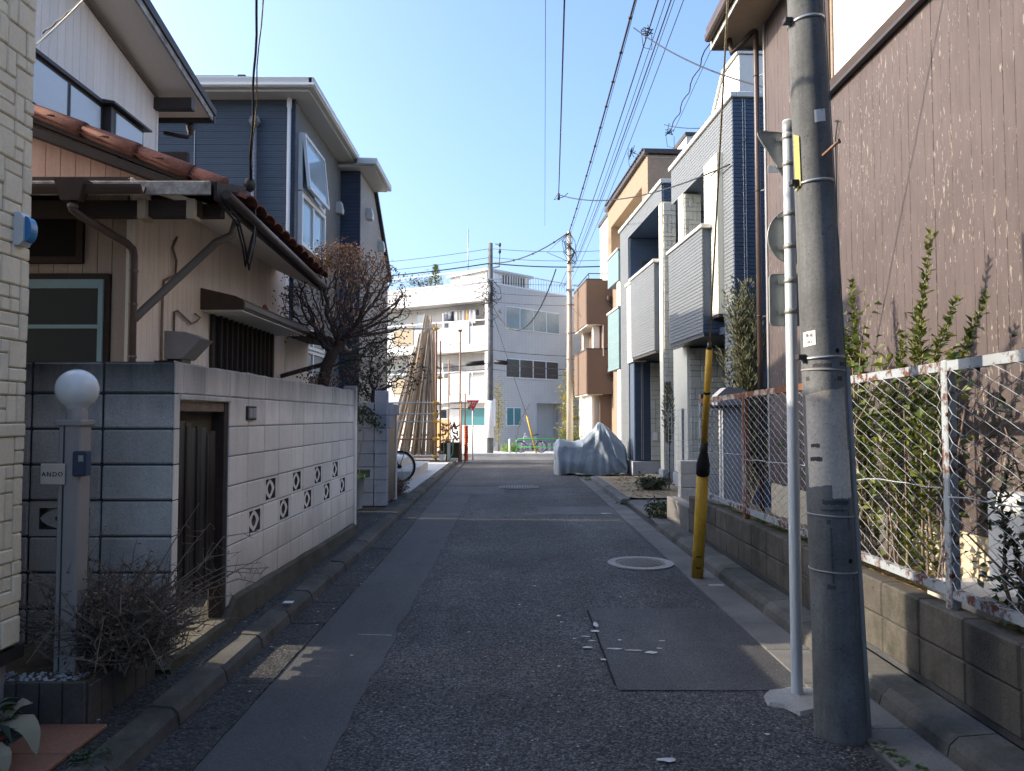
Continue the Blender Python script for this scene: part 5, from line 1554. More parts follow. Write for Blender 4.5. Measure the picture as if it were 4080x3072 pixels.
# ------------------------------------------------------------------ right: brown peeling house
pk = thing("brown_house", "brown boarded house with peeling paint along the right side of the street", "house", (2.8, 4, .4))
MB().box(2.822, 8.5, -4, 8.05, .40, 5.95).build("wall_core", M['brown_wood'], pk)
MB().box(2.80, 8.5, -4, 8.04, .25, .785).build("foundation", M['foundation'], pk)
for i in range(84):
    y1 = 8.05 - i * .1
    yc = y1 - .05
    segs = ((.79, 5.9),)
    if 2.2 < yc < 6.36: segs = ((.79, 4.38), (5.72, 5.9))
    for a, b in segs:
        piece("board", block_mesh(.022, .0992, b - a, .0012, M['peel']), pk, (2.811 + RND.uniform(-.0012, .0012), yc, (a + b) / 2), (0, 0, RND.uniform(-.004, .004)))
MB().box(2.785, 2.80, 8.02, 8.07, .79, 5.9).build("corner_trim", M['grey_metal'], pk)
wf = MB(); wf.box(2.76, 2.82, 2.2, 6.40, 4.33, 4.42); wf.box(2.77, 2.82, 6.34, 6.40, 4.42, 5.72); wf.box(2.77, 2.82, 2.2, 6.40, 5.72, 5.78)
wfo = wf.build("window", M['brown_wood'], pk)
MB().box(2.795, 2.81, 2.2, 6.34, 4.42, 5.72).build("pane", M['white_wall'], wfo)  # white stands for frosted glass and the bright sky reflected in it
MB().box(2.78, 2.80, 6.30, 6.342, 4.42, 5.72).build("sash", M['bark_pale'], wfo)
MB().box(2.74, 2.79, 2.2, 6.44, 4.30, 4.325).build("sill", M['dark_frame'], wfo)
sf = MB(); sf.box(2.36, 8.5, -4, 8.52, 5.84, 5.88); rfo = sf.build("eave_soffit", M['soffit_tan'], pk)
MB().box(2.335, 2.36, -4, 8.54, 5.80, 5.98).build("fascia", M['weathered_white'], rfo)
MB().box(2.36, 8.5, 8.52, 8.545, 5.80, 5.98).build("fascia", M['weathered_white'], rfo)
MB().box(2.25, 2.335, -4, 8.5, 5.87, 5.97, .02).build("gutter", M['brown_metal'], rfo)
MB().box(2.30, 8.5, -4, 8.6, 5.98, 6.1).build("roof_edge", M['brown_metal'], rfo)
rt = MB(); rt.add([(2.3, -4, 6.1), (2.3, 8.6, 6.1), (5.4, 8.6, 7.3), (5.4, -4, 7.3), (8.5, 8.6, 6.1), (8.5, -4, 6.1)], [(0, 1, 2, 3), (3, 2, 4, 5), (1, 4, 2), (0, 3, 5)]); rt.build("roof", M['brown_metal'], rfo)
MB().box(2.37, 8.4, 5.29, 5.295, 5.835, 5.842).build("soffit_joint", M['dark_frame'], rfo)
dp = MB(); dp.tube([(2.50, 8.35, 5.84), (2.52, 8.32, 5.66), (2.60, 8.25, 5.72), (2.72, 8.16, 5.84), (2.735, 8.14, 5.82), (2.735, 8.14, .4)], .03, 10); dpo = dp.build("downpipe", M['pipe_brown'], pk)
cl = MB()
for z in (5.3, 4.0, 2.6, 1.3): cl.tube([(2.735, 8.14, z), (2.735, 8.14, z + .015)], .034, 10); cl.bar((2.735, 8.14, z), (2.80, 8.05, z), .01, .01)
cl.build("pipe_clip", M['dark_frame'], dpo)
MB().box(2.785, 2.797, 7.30, 7.42, 1.45, 1.62).build("address_plate", M['plastic_blue'], pk)
MB().tube([(2.79, 6.30, 4.05), (2.77, 6.2, 4.02), (2.785, 6.28, 3.9), (2.785, 6.28, 2.0)], .006, 5).build("wall_cable", M['wire'], pk)

# ------------------------------------------------------------------ retaining wall
rw = thing("retaining_wall", "low mossy brown block retaining wall under the chain link fence", "wall", (2.2, 5, .1))
MB().box(2.155, 2.27, -2, 9.02, .10, .52).build("mortar", M['mortar'], rw)
me = block_mesh(.10, .384, .194, .006, M['block_brown']); meb = block_mesh(.125, .384, .20, .010, M['block_brown'])
for i in range(28):
    y = 8.83 - i * .39
    piece("block", me, rw, (2.195, y, .236)); piece("block", meb, rw, (2.205 + RND.uniform(-.003, .003), y, .44))
MB().box(2.14, 2.30, 9.04, 10.3, .05, .40, .012).build("low_end_block", M['gutter'], rw)
MB().box(2.14, 2.6, 9.65, 10.3, .0, .36, .012).build("end_step", M['gutter'], rw) if False else None
pier = thing("block_pier", "short dark grey block pier at the end of the chain link fence", "pier", (2.6, 10.9, .1))
me = block_mesh(.42, .19, .19, .006, M['block_grey'])
for r in range(4): piece("block", me, pier, (2.66, 10.9, .17 + r * .197))
one("black_post", MB().box(2.36, 2.43, 9.28, 9.35, .35, 1.78, .005), M['dark_frame'], "slim black square post between the fence end and the block pier", "post")

# ------------------------------------------------------------------ chain link fence
cf = thing("chain_link_fence", "rusty chain link fence with flaking pale paint on the retaining wall", "fence", (2.2, 5, .5))
FX = 2.205
py_ = [2.08, 3.74, 5.37, 7.0, 8.62]
topz = lambda y: 1.765 - .0155 * (y - 3)
for k, y in enumerate(py_):
    m = M['rusty'] if k < 2 else M['rusty_red'] if k == 3 else M['rusty']
    MB().box(FX - .026, FX + .026, y - .026, y + .026, .53, topz(y) + .03, .005).build("post", m, cf)
    for z in (.7, 1.5): MB().tube([(FX - .03, y - .03, z), (FX - .03, y - .03, z + .02)], .006, 5).build("hinge_pin", M['rusty_red'], cf)
for k in range(4):
    y0, y1 = py_[k] + .03, py_[k + 1] - .03
    m = M['rusty'] if k < 2 else M['rusty_red']
    b = MB(); b.bar((FX, y0, topz(y0)), (FX, y1, topz(y1)), .045, .05); b.build("top_rail", m, cf)
    b = MB(); b.bar((FX, y0, .63), (FX, y1, .62), .04, .045); b.build("bottom_rail", M['rusty'], cf)
    me_ = MB(); pit = .078; nz = 15
    ncol = int((y1 - y0) / pit); pit = (y1 - y0) / ncol
    for c in range(ncol + 1):
        pts = []
        for j in range(2 * nz + 1):
            t = j / (2 * nz)
            yy = y0 + (c + ((j + c) % 2 - .5) * 1.0) * pit
            yy = min(max(yy, y0), y1)
            zz = .645 + t * (topz(yy) - .025 - .645)
            s = math.sin(math.pi * (yy - y0) / (y1 - y0)) * math.sin(math.pi * t)
            bul = (.018 * wob(yy * 1.3, zz * 1.6, 4)) * s
            low_ = .006 * wob(yy * 5, zz * 5, 2) * (1 if k > 1 else 0)
            pts.append((FX - .022 + bul + .003 * (1 if j % 2 else -1), yy + low_, zz + low_))
        me_.tube(pts, .0024, 4, False, False)
    me_.build("mesh", M['galv_wire'], cf, kind="stuff")
    tw = MB(); tw.tube([(FX - .03, y0 + (y1 - y0) * i / 10, 1.14 + .03 * wob(i * .6, k, 2) - .004 * i) for i in range(11)], .0035, 5); tw.build("tension_wire", M['galv_wire'], cf)

# ------------------------------------------------------------------ concrete utility pole close to the camera
up = thing("utility_pole", "thick leaning concrete utility pole in the right foreground", "utility pole", (1.55, 3.55, 0))
PB = Vector((1.552, 3.56, 0))
def pc(z): return Vector((PB.x - .0315 * z, PB.y, z))
def prd(z): return .112 - .0085 * min(z, 3.6) - .003 * max(0, z - 3.6)
zs = [-.05, .02, .5, 1.0, 1.5, 2, 2.5, 3, 3.6, 4.6, 6, 7.5, 8.5]
pm = MB(); pm.tube([pc(z) for z in zs], [prd(z) + (.006 if z < .1 else 0) for z in zs], 40); pm.build("pole", M['pole_concrete'], up)


def pole_patch(z0, z1, a0, a1, off=.0015, n=8, skew=0., jag=0.):
    mb = MB(); vs = []
    for k in range(n + 1):
        a = a0 + (a1 - a0) * k / n
        for j, z in enumerate((z0, z1)):
            z = z + skew * (k / n - .5) + (jag * wob(k * 1.7, j * 3, z0) if jag else 0)
            c = pc(z); r = prd(z) + off
            vs.append((c.x + r * math.sin(a), c.y - r * math.cos(a), z))
    return mb.add(vs, [(2 * k, 2 * k + 2, 2 * k + 3, 2 * k + 1) for k in range(n)], True)


def pole_band(z, h, m, name, tilt=0., off=.004):
    mb = MB(); n = 36; vs = []
    for k in range(n):
        a = 2 * math.pi * k / n
        zz = z + tilt * math.sin(a) ; c = pc(zz); r = prd(zz)
        for (o, dz) in ((.0, 0), (off, 0), (off, h), (0, h)): vs.append((c.x + (r + o) * math.sin(a), c.y - (r + o) * math.cos(a), zz + dz))
    fs = []
    for k in range(n):
        a, b = 4 * k, 4 * ((k + 1) % n)
        for q in range(3): fs.append((a + q, b + q, b + q + 1, a + q + 1))
    return mb.add(vs, fs, True).build(name, m, up)


for (z, h) in ((3.42, .014), (2.62, .013), (1.775, .012)):
    pole_band(z, h, M['galv'], "steel_band", .006)
    c = pc(z); MB().box(c.x - prd(z) - .035, c.x - prd(z) + .004, c.y - .04, c.y + .0, z - .004, z + .022, .003).build("band_buckle", M['dark_frame'], up)
for (z) in (1.715, 1.03, .77, .08): pole_band(z, .009, M['grey_metal'], "cable_tie", -.004, .003)
cd = MB()
def pside(z, a, o): c = pc(z); r = prd(z) + o; return Vector((c.x + r * math.sin(a), c.y - r * math.cos(a), z))
cd.tube([pside(z, rad(72), .010) for z in (.0, .4, .9, 1.3, 1.74)], .0125, 8); cd.build("conduit", M['grey_metal'], up)
MB().tube([pside(z, rad(62 + 5 * math.sin(z * 2)), .004) for z in (1.74, 1.9, 2.1, 2.4, 2.8, 3.2, 3.7, 5)], .0028, 6).build("thin_cable", M['wire_teal'], up)
yp = MB(); yp.add([pside(2.59, rad(-82), .008), pside(2.61, rad(-60), .006), pside(2.85, rad(-60), .006), pside(2.87, rad(-82), .008)], [(0, 1, 2, 3)]); yp.build("yellow_plate", M['yellow_tape'], up)
pole_patch(2.905, 2.965, rad(-12), rad(24), .002, 8, .01).build("torn_sticker", M['sign_white'], up)
stk = pole_patch(1.835, 1.905, rad(-78), rad(-38), .002, 8, .008).build("handwritten_sticker", M['sign_white'], up)
for s_, z_, sz in (("英天", 1.883, .021), ("1R1", 1.853, .021)):
    c = pside(z_, rad(-56), .0035)
    piece("lettering", text_mesh(s_, sz, "lettering", M['ink'], .0002), stk, c, (rad(90), 0, rad(-56)))
for (z, a, r_) in ((1.81, 20, .011), (.83, 24, .011), (2.96, 12, .003)):
    c = pside(z, rad(a), .001); mb = MB(); mb.disc(c, (math.sin(rad(a)), -math.cos(rad(a)), 0), r_, 16, .002); mb.build("bolt_hole", M['black_void'], up)
for (z0, z1, a0, a1) in ((1.668, 1.69, 14, 32), (1.67, 1.69, -75, -62), (1.09, 1.11, -40, 30), (1.06, 1.068, -44, 22), (.73, .985, -25, -20), (.97, 1.06, 24, 27), (1.0, 1.02, -32, -22), (.70, .72, -38, -18), (1.29, 1.31, -70, -35), (1.355, 1.372, -66, -40), (1.735, 1.75, -50, 0), (1.738, 1.758, 25, 52)):
    pole_patch(z0, z1, rad(a0), rad(a1), .0012, 10, 0, .008).build("tape_residue", M['mortar'], up)
for (z0, z1, a0, a1, sk) in ((1.18, 1.62, -80, 40, .03), (1.12, 1.34, -15, 45, .0)):
    pole_patch(z0, z1, rad(a0), rad(a1), .0008, 12, sk, .01).build("old_poster_mark", M['block_grey'], up)
sb = MB(); c = pside(2.74, rad(8), 0); sb.tube([c, c + Vector((.03, -.10, .03))], .007, 8); sb.tube([c + Vector((.03, -.10, .03)), c + Vector((.033, -.105, .031))], .012, 8); sb.build("step_bolt", M['rust_pipe'], up)

# ------------------------------------------------------------------ white sign pole with sign backs
sp_ = thing("sign_pole", "slim pale blue sign post with three sign backs left of the concrete pole", "sign post", (1.53, 4.04, 0))
SX, SY = 1.53, 4.04
MB().lathe([(.0305, 0), (.0305, 3.08), (.0315, 3.085), (.0315, 3.135), (.026, 3.14), (0, 3.14)], SX, SY, 24).build("post", M['pole_paint'], sp_)
MB().lathe([(.032, 3.07), (.033, 3.075), (.033, 3.13), (.0325, 3.13)], SX, SY, 24).build("post_cap", M['sign_back'], sp_)


def rounded(pts, r, n=5):
    out = []
    m = len(pts)
    for i in range(m):
        p0, p, p1 = Vector(pts[i - 1]), Vector(pts[i]), Vector(pts[(i + 1) % m])
        a = p + (p0 - p).normalized() * r; b = p + (p1 - p).normalized() * r
        for k in range(n + 1):
            t = k / n; out.append(tuple((a * (1 - t) ** 2 + p * 2 * t * (1 - t) + b * t * t)))
    return out


for nm, pts in (("triangle_sign", rounded([(1.355, 3.10), (1.80, 3.06), (1.60, 2.69)], .05)), ("round_sign", [(1.575 + .155 * math.cos(2 * math.pi * k / 36), 2.50 + .155 * math.sin(2 * math.pi * k / 36)) for k in range(36)]), ("oblong_sign", rounded([(1.425, 2.29), (1.715, 2.29), (1.715, 2.00), (1.425, 2.00)], .03))):
    mb = MB(); mb.prism(pts, 1, 4.085, 4.089); po = mb.build(nm, M['sign_back'], sp_)
    cx = sum(p[0] for p in pts) / len(pts); cz = sum(p[1] for p in pts) / len(pts)
    rim = MB(); lo = [(cx + (p[0] - cx) * .975, cz + (p[1] - cz) * .975) for p in pts]
    n = len(pts); vs = []
    for p, q in zip(pts, lo): vs += [(p[0], 4.0835, p[1]), (q[0], 4.079, q[1]), (p[0], 4.0745, p[1])]
    rim.add(vs, [f for k in range(n) for f in ((3 * k, 3 * ((k + 1) % n), 3 * ((k + 1) % n) + 1, 3 * k + 1), (3 * k + 1, 3 * ((k + 1) % n) + 1, 3 * ((k + 1) % n) + 2, 3 * k + 2))]); rim.build("rim", M['sign_back'], po)
    fc = MB(); fc.prism([(cx + (p[0] - cx) * .985, cz + (p[1] - cz) * .985) for p in pts], 1, 4.0895, 4.091); fc.build("face", M['paint_sign_red'] if nm != "oblong_sign" else M['sign_white'], po)
    zz = {"triangle_sign": (3.03, 2.88), "round_sign": (2.60, 2.42), "oblong_sign": (2.23, 2.06)}[nm]
    for z in zz:
        cl = MB(); cl.lathe([(.0305, z), (.034, z + .002), (.034, z + .026), (.0305, z + .028)], SX, SY, 20); cl.box(SX + .018, SX + .05, SY - .030, SY - .020, z - .002, z + .03, .002); cl.box(SX - .055, SX + .075, 4.068, 4.079, z + .004, z + .024)
        cl.build("bracket", M['sign_back'], po)
        MB().tube([(SX + .036, SY - .034, z + .014), (SX + .036, SY - .014, z + .014)], .006, 6).build("bolt", M['dark_frame'], po)
MB().box(1.43, 1.49, 4.0825, 4.0845, 2.86, 2.90).build("maker_label", M['sign_white'], sp_)
pad = MB(); blotch(pad, 1.50, 3.98, .20, .17, .016, 14, .25); pad2 = MB(); n = len(pad.v)
pad2.add([(x, y, .0) for x, y, z in pad.v] + [(1.5 + (x - 1.5) * .93, 3.98 + (y - 3.98) * .93, .018) for x, y, z in pad.v], [tuple(range(n, 2 * n))] + [(k, (k + 1) % n, n + (k + 1) % n, n + k) for k in range(n)])
tag(pad2.build("concrete_footing_pad", M['ring_concrete']), "rough pale concrete patch around the foot of the pale blue sign post", "concrete patch")

# ------------------------------------------------------------------ guy wire with yellow guard
gy = thing("guy_wire", "stay wire in a yellow guard tube rising from the right gutter", "guy wire", (1.73, 6.93, 0))
GA, GB = Vector((1.715, 6.93, 0)), Vector((1.33, 3.6, 7.6))
gp = lambda z: GA.lerp(GB, z / 7.6)
MB().tube([gp(.0), gp(.30), gp(.31), gp(1.02)], [.054, .054, .052, .052], 20).build("lower_guard_tube", M['yellow'], gy)
MB().tube([gp(1.0), gp(1.09), gp(1.10), gp(1.20), gp(1.28)], [.058, .058, .055, .032, .030], 20).build("rubber_boot", M['rubber'], gy)
MB().tube([gp(1.27), gp(2.05)], .027, 16).build("upper_guard_tube", M['yellow'], gy)
MB().tube([gp(1.69), gp(1.71)], .0285, 16).build("joint_band", M['rubber'], gy)
MB().tube([gp(2.04), gp(2.10)], [.024, .018], 12).build("tube_cap", M['dark_frame'], gy)
MB().tube([gp(2.05), gp(7.6)], .0075, 7).build("stay", M['wire_tan'], gy)
sl_ = MB(); sl_.tube([gp(.03) + Vector((-.008, -.052, 0)), gp(.28) + Vector((-.008, -.052, 0))], .004, 5)
for z in (.12, .23):
    sl_.tube([gp(z) + Vector((-.03, -.052, 0)), gp(z) + Vector((.015, -.055, 0))], .008, 6)
sl_.build("slot_and_pegs", M['rubber'], gy)
one("pale_slab_edge", MB().box(1.73, 1.86, 6.55, 6.60, .012, .022), M['ring_concrete'], "short pale concrete sliver in the gutter beside the yellow guard tube", "concrete")


# ------------------------------------------------------------------ siding-board houses
TH = math.atan(.06)


def boards(parent, ax, c, a0, a1, z0, z1, pitch, m, out, name="siding_board", t=.02):
    """lapped boards, each a piece. ax 'x': face normal along x at x=c spanning y a0..a1; ax 'y': face at y=c spanning x"""
    n = int(round((z1 - z0) / pitch)); p = (z1 - z0) / n
    for i in range(n):
        z = z0 + (i + .5) * p
        if ax == 'x': piece(name, block_mesh(t, a1 - a0, p - .008, .003, m), parent, (c + out * t * .2, (a0 + a1) / 2, z), (0, rad(4.5) * out, 0))
        else: piece(name, block_mesh(a1 - a0, t, p - .008, .003, m), parent, ((a0 + a1) / 2, c + out * t * .2, z), (rad(-4.5) * out, 0, 0))


h1 = thing("grey_balcony_house", "nearer two storey grey board house with a boxed balcony and cream panel", "house", (3.54, 11.7, 0), TH)
for b in ((.03, 5, .03, .5, 0, 6.62), (1.3, 5, .5, 3.58, 0, 6.62), (.05, 1.3, 2.65, 3.58, 0, 2.9), (.03, 1.3, .5, 3.58, 2.88, 3.0), (.03, 1.3, .5, 3.58, 5.92, 6.62)):
    MB().box(*b).build("wall", M['board_navy'] if b[0] < 1 else M['cream_wall'], h1)
boards(h1, 'y', .012, 0, 2.6, 1.3, 6.62, .062, M['board_navy'], -1)
boards(h1, 'x', .012, .03, .47, .6, 5.9, .062, M['board_grey'], -1)
boards(h1, 'x', .012, .03, 3.58, 5.9, 6.62, .062, M['board_grey'], -1)
boards(h1, 'x', -.25, .8, 2.9, 2.92, 4.7, .062, M['board_grey'], -1)
boards(h1, 'y', .815, -.24, .28, 2.92, 3.25, .062, M['board_navy'], -1)
MB().box(-.24, .02, .82, 2.89, 2.90, 4.70).build("balcony_parapet", M['board_navy'], h1)
MB().box(-.30, .06, .74, 2.95, 4.705, 4.77, .008).build("balcony_cap", M['cap_white'], h1)
MB().box(-.235, 1.3, .83, 2.88, 2.86, 2.90).build("balcony_soffit", M['dark_frame'], h1)
cp = MB().box(-.10, .25, .48, 1.16, 3.2, 5.9).build("cream_panel", M['cream_panel'], h1)
for k in range(27): piece("panel_line", block_mesh(.004, .676, .004, 0.0, M['cream_joint']), cp, (-.1015, .82, 3.28 + k * .1))
MB().box(-.09, .25, .49, 1.15, 3.15, 3.198).build("panel_soffit", M['brown_metal'], h1)
rc = MB(); rc.box(-.05, .06, -.05, 3.64, 6.62, 6.71, .01); rc.box(.06, 5.05, -.05, .06, 6.62, 6.71, .01); rc.build("roof_cap", M['cap_white'], h1)
MB().box(.06, 5, .06, 3.6, 6.60, 6.64).build("roof", M['dark_frame'], h1)
MB().box(.0, .35, 2.75, 3.1, 4.72, 5.9).build("balcony_column", M['cream_panel'], h1)
MB().box(.01, .35, 2.738, 2.749, 4.77, 5.88).build("stone_backing", M['cream_joint'], h1)
ashlar(h1, "stone", (.02, 2.733, 4.76), (1, 0, 0), .33, 1.12, .085, .03, M['cream_stone'], 5, .006, nrm=(0, -1, 0))
MB().box(.06, 1.26, 2.640, 2.649, .38, 2.83).build("stone_backing", M['cream_joint'], h1)
ashlar(h1, "stone", (.06, 2.635, .38), (1, 0, 0), 1.2, 2.45, .11, .035, M['cream_stone'], 6, .008, nrm=(0, -1, 0))
MB().box(.01, .06, 2.63, 3.58, .38, 2.87).build("porch_side", M['cream_panel'], h1)
MB().box(-.02, 1.3, 2.60, 3.6, 0, .37, .01).build("plinth", M['house_base'], h1)
MB().box(-.02, .06, -.02, .5, 0, .58, .01).build("plinth", M['house_base'], h1)
win_x(h1, 1.3, 1.3, 2.7, 3.0, 5.3, 2, M['white_pvc'], M['glass_curtain'], .06, .06, "balcony_door", -1)
for x in (.16, .20, 1.05): MB().box(x - .004, x + .004, -.016, -.012, 1.3, 6.6).build("panel_joint", M['cap_white'], h1)
MB().box(1.25, 1.3, .9, 1.9, 0.05, 2.2).build("front_door", M['brown_wood'], h1)

h2 = thing("grey_corner_house", "farther two storey grey board house with stone column above the covered motorcycle", "house", (3.28, 16.0, 0), TH)
for b, m in (((1.2, 5, .0, 4.5, 0, 6.6), M['board_navy']), ((.03, 1.2, 3.42, 4.45, 0, 6.6), M['board_navy']), ((.03, 1.2, .05, 3.42, 6.22, 6.6), M['board_navy']), ((.05, 1.2, .3, 3.42, 2.93, 3.02), M['board_navy']), ((.02, 1.2, 2.95, 3.42, .36, 2.93), M['board_navy'])):
    MB().box(*b).build("wall", m, h2)
boards(h2, 'x', .012, 3.45, 4.45, .38, 6.6, .062, M['board_grey'], -1)
boards(h2, 'x', .012, .04, 3.43, 6.22, 6.6, .062, M['board_grey'], -1)
boards(h2, 'y', .035, .03, 1.2, 6.22, 6.6, .062, M['board_navy'], -1)
boards(h2, 'y', 3.405, .04, 1.1, 3.0, 6.2, .062, M['board_navy'], -1)
boards(h2, 'y', 2.935, .03, .42, .4, 2.93, .062, M['board_navy'], -1)
boards(h2, 'x', -.10, .32, 2.68, 2.97, 4.92, .062, M['board_grey'], -1)
MB().box(-.09, .04, .33, 2.67, 2.96, 4.92).build("balcony_parapet", M['board_navy'], h2)
MB().box(-.15, .10, .26, 2.74, 4.92, 4.99, .008).build("balcony_cap", M['cap_white'], h2)
MB().box(-.085, 1.2, .34, 2.66, 2.91, 2.96).build("balcony_soffit", M['dark_frame'], h2)
MB().box(-.05, .3, 2.72, 3.40, 2.9, 4.90).build("cream_panel", M['cream_panel'], h2)
MB().box(-.10, .34, 2.76, 3.44, 4.90, 4.98, .008).build("panel_cap", M['cap_white'], h2)
MB().box(.0, .3, .02, .30, .36, 6.2).build("stone_column", M['cream_panel'], h2)
MB().box(.01, .30, .008, .019, .38, 6.18).build("stone_backing", M['cream_joint'], h2)
ashlar(h2, "stone", (.02, .003, .38), (1, 0, 0), .28, 5.8, .095, .03, M['cream_stone'], 9, .007, nrm=(0, -1, 0))
MB().box(.44, 1.2, 2.938, 2.949, .38, 2.88).build("stone_backing", M['cream_joint'], h2)
ashlar(h2, "stone", (.44, 2.932, .38), (1, 0, 0), .76, 2.5, .12, .03, M['cream_stone'], 11, .008, nrm=(0, -1, 0))
rc = MB(); rc.box(-.05, .06, -.04, 4.5, 6.6, 6.69, .01); rc.box(.06, 5.05, -.04, .06, 6.6, 6.69, .01); rc.build("roof_cap", M['cap_white'], h2)
MB().box(.06, 5, .06, 4.48, 6.58, 6.62).build("roof", M['dark_frame'], h2)
MB().box(-.04, 1.2, 2.9, 4.47, 0, .36, .01).build("plinth", M['house_base'], h2)
MB().box(-.04, .34, -.02, .33, 0, .36, .01).build("plinth", M['house_base'], h2)
wv = MB().box(.35, 1.15, 3.36, 3.385, 3.2, 5.6).build("balcony_window", M['dark_frame'], h2); MB().box(.4, 1.1, 3.35, 3.362, 3.25, 5.5).build("pane", M['glass_blue'], wv)
MB().box(1.15, 1.2, .4, 2.6, .3, 2.6).build("front_door", M['dark_frame'], h2)
win_x(h2, 1.2, .6, 2.6, 3.05, 5.3, 2, M['dark_frame'], M['glass_blue'], .05, .06, "balcony_door", -1)
MB().box(.48, .60, 2.88, 2.90, .9, 1.1).build("notice", M['sign_white'], h2)
for x in (.20, .24): MB().box(x - .004, x + .004, 2.90, 2.905, .4, 2.9).build("panel_joint", M['cap_white'], h2)

h3 = thing("turquoise_house", "narrow turquoise board house front next to the farther grey house", "house", (3.0, 20.7, 0), TH)
MB().box(.5, 4, .0, 2.0, 0, 6.5).build("wall", M['cream_wall'], h3)
for (z0, z1, x0) in ((5.35, 6.2, 0), (2.85, 4.55, 0)):
    MB().box(x0 + .02, .6, .02, 1.6, z0, z1).build("balcony_parapet", M['board_navy'], h3)
    boards(h3, 'x', x0 + .01, .01, 1.6, z0, z1, .065, M['board_turq'], -1)
    boards(h3, 'y', .012, .02, .6, z0, z1, .065, M['board_turq'], -1)
    MB().box(x0 - .04, .6, -.03, 1.65, z1, z1 + .06, .006).build("cap", M['cap_white'], h3)
MB().box(.05, .35, .1, .5, 0, 5.35).build("column", M['cream_panel'], h3)
ashlar(h3, "stone", (.06, .095, .3), (1, 0, 0), .28, 5.0, .12, .03, M['cream_stone'], 13, .008, nrm=(0, -1, 0))

tn = thing("tan_house", "tall tan stucco house with a recessed top floor behind the grey houses", "house", (4.26, 23.0, 0), TH)
MB().box(.55, 6, .05, 6.6, 0, 9.75).build("core", M['cream_panel'], tn)
fr = MB(); fr.box(0, .55, .0, .75, 0, 9.75); fr.box(0, .55, 5.9, 6.6, 0, 9.75); fr.box(0, .55, .75, 5.9, 8.95, 9.75); fr.box(0, .55, .75, 5.9, 0, 7.0); fr.build("street_wall", M['tan_stucco'], tn)
MB().box(0.003, 6, -.03, .0, 0, 9.72).build("side_wall", M['brown_stucco'], tn)
MB().box(-.12, 6.1, -.12, 6.7, 9.76, 9.90).build("roof_edge", M['dark_frame'], tn)
for k in range(24): piece("eave_tile", block_mesh(.16, .12, .07, .02, M['dark_frame']), tn, (-.1, .1 + k * .27, 9.93))
wt = thing("white_tower_house", "white three storey house with a slanted top rising behind the nearer grey house", "house", (5.25, 16.9, 0), TH)
b = MB(); b.prism([(0, 0), (2.3, 0), (2.3, 8.6), (.95, 9.9), (0, 9.9)], 0, .02, 4); b.build("street_wall", M['white_wall'], wt)
MB().box(.03, 4, -.02, .0, 0, 9.9).build("side_wall", M['slate_tile'] if False else M['cap_white'], wt)
b = MB(); b.prism([(2.35, 8.58), (.95, 9.93), (-.05, 9.93), (-.05, 10.0), (.98, 10.0), (2.4, 8.64)], 0, -.04, 4.05); b.build("roof_edge", M['cap_white'], wt)
MB().prism([(1.55, 6.5), (1.62, 6.5), (1.62, 9.1), (1.55, 9.15)], 0, -.03, .02).build("downpipe", M['cap_white'], wt)
win_x(wt, .02, .12, .5, 6.9, 8.0, 1, M['cap_white'], M['glass_sky'], .04, .05, "window", -1)
ws = thing("white_block_house", "white rendered flat roofed house beyond the tan house", "house", (4.05, 30.0, -.1), TH)
MB().box(.02, 4, .02, 2.6, 0, 10.0).build("wall", M['white_wall'], ws)
MB().box(.03, 4, 0, .015, 0, 10.0).build("side_wall", M['cap_white'], ws)
MB().box(-.06, 4.05, -.06, 2.7, 10.0, 10.12).build("roof_edge", M['dark_frame'], ws)
MB().tube([(.4, -.06, 10.0), (.4, -.06, 8.2), (.2, -.06, 8.1), (.2, -.06, 6)], .04, 8).build("downpipe", M['white_pvc'], ws)
win_x(ws, .02, .5, 2.2, 5.3, 7.3, 2, M['fascia_grey'], M['glass_dark'], .05, .06, "window", -1)
bx = thing("cream_parapet_house", "pale flat roof corner peeking out above the tan house", "house", (6.1, 25.5, 0), TH)
MB().box(0, 5, 0, 4, 0, 11.3).build("wall", M['cream_wall'], bx); MB().box(-.06, 5, -.06, 4, 11.3, 11.42).build("roof_edge", M['dark_frame'], bx)
mh = thing("dark_box_house", "dark grey roof box visible above the roofline of the nearer grey house", "house", (5.0, 18.9, 0), TH)
MB().box(0, 3, 0, 2.5, 0, 9.0).build("wall", M['slate_tile'], mh); MB().box(-.05, 3, -.05, 2.5, 9.0, 9.08).build("roof_edge", M['dark_frame'], mh)

# orange balcony house
ob = thing("orange_balcony_house", "orange brown house with two solid balconies near the end of the street", "house", (2.91, 28.7, -.25), TH)
MB().box(.55, 5, .25, 5, 0, 6.9).build("wall", M['orange_wall'], ob)
MB().box(.35, 5, .4, 4.5, 0, 2.65).build("ground_floor", M['cream_wall'], ob)
for (z0, z1) in ((5.35, 7.07), (2.62, 4.35)):
    MB().box(0, .62, 0, 3.4, z0 + .02, z1).build("balcony", M['orange_wall'], ob)
    MB().box(.0, 4, -.02, .25, z0 + .001, z1 + .002).build("balcony_side", M['orange_wall'], ob)
    MB().box(-.02, .62, -.02, 3.42, z1 + .002, z1 + .06).build("balcony_cap", M['brown_metal'], ob)
    MB().box(.03, .62, .03, 3.37, z0 - .03, z0 + .0).build("balcony_soffit", M['cream_wall'], ob)
MB().box(.62, 4, -.01, .25, 4.4, 5.35).build("side_wall", M['orange_wall'], ob)
for (z0, z1) in ((2.75, 5.3),): 
    MB().box(.62, .66, -.03, -.005, 4.1, 5.3).build("white_corner_post", M['cream_wall'], ob)
MB().box(.30, .55, .3, .6, 4.36, 5.33).build("balcony_post", M['cream_wall'], ob); MB().box(.3, .55, 2.8, 3.1, 4.36, 5.33).build("balcony_post", M['cream_wall'], ob)
MB().box(.25, .55, .4, 3.1, 0, 2.58).build("porch_wall", M['cream_wall'], ob)
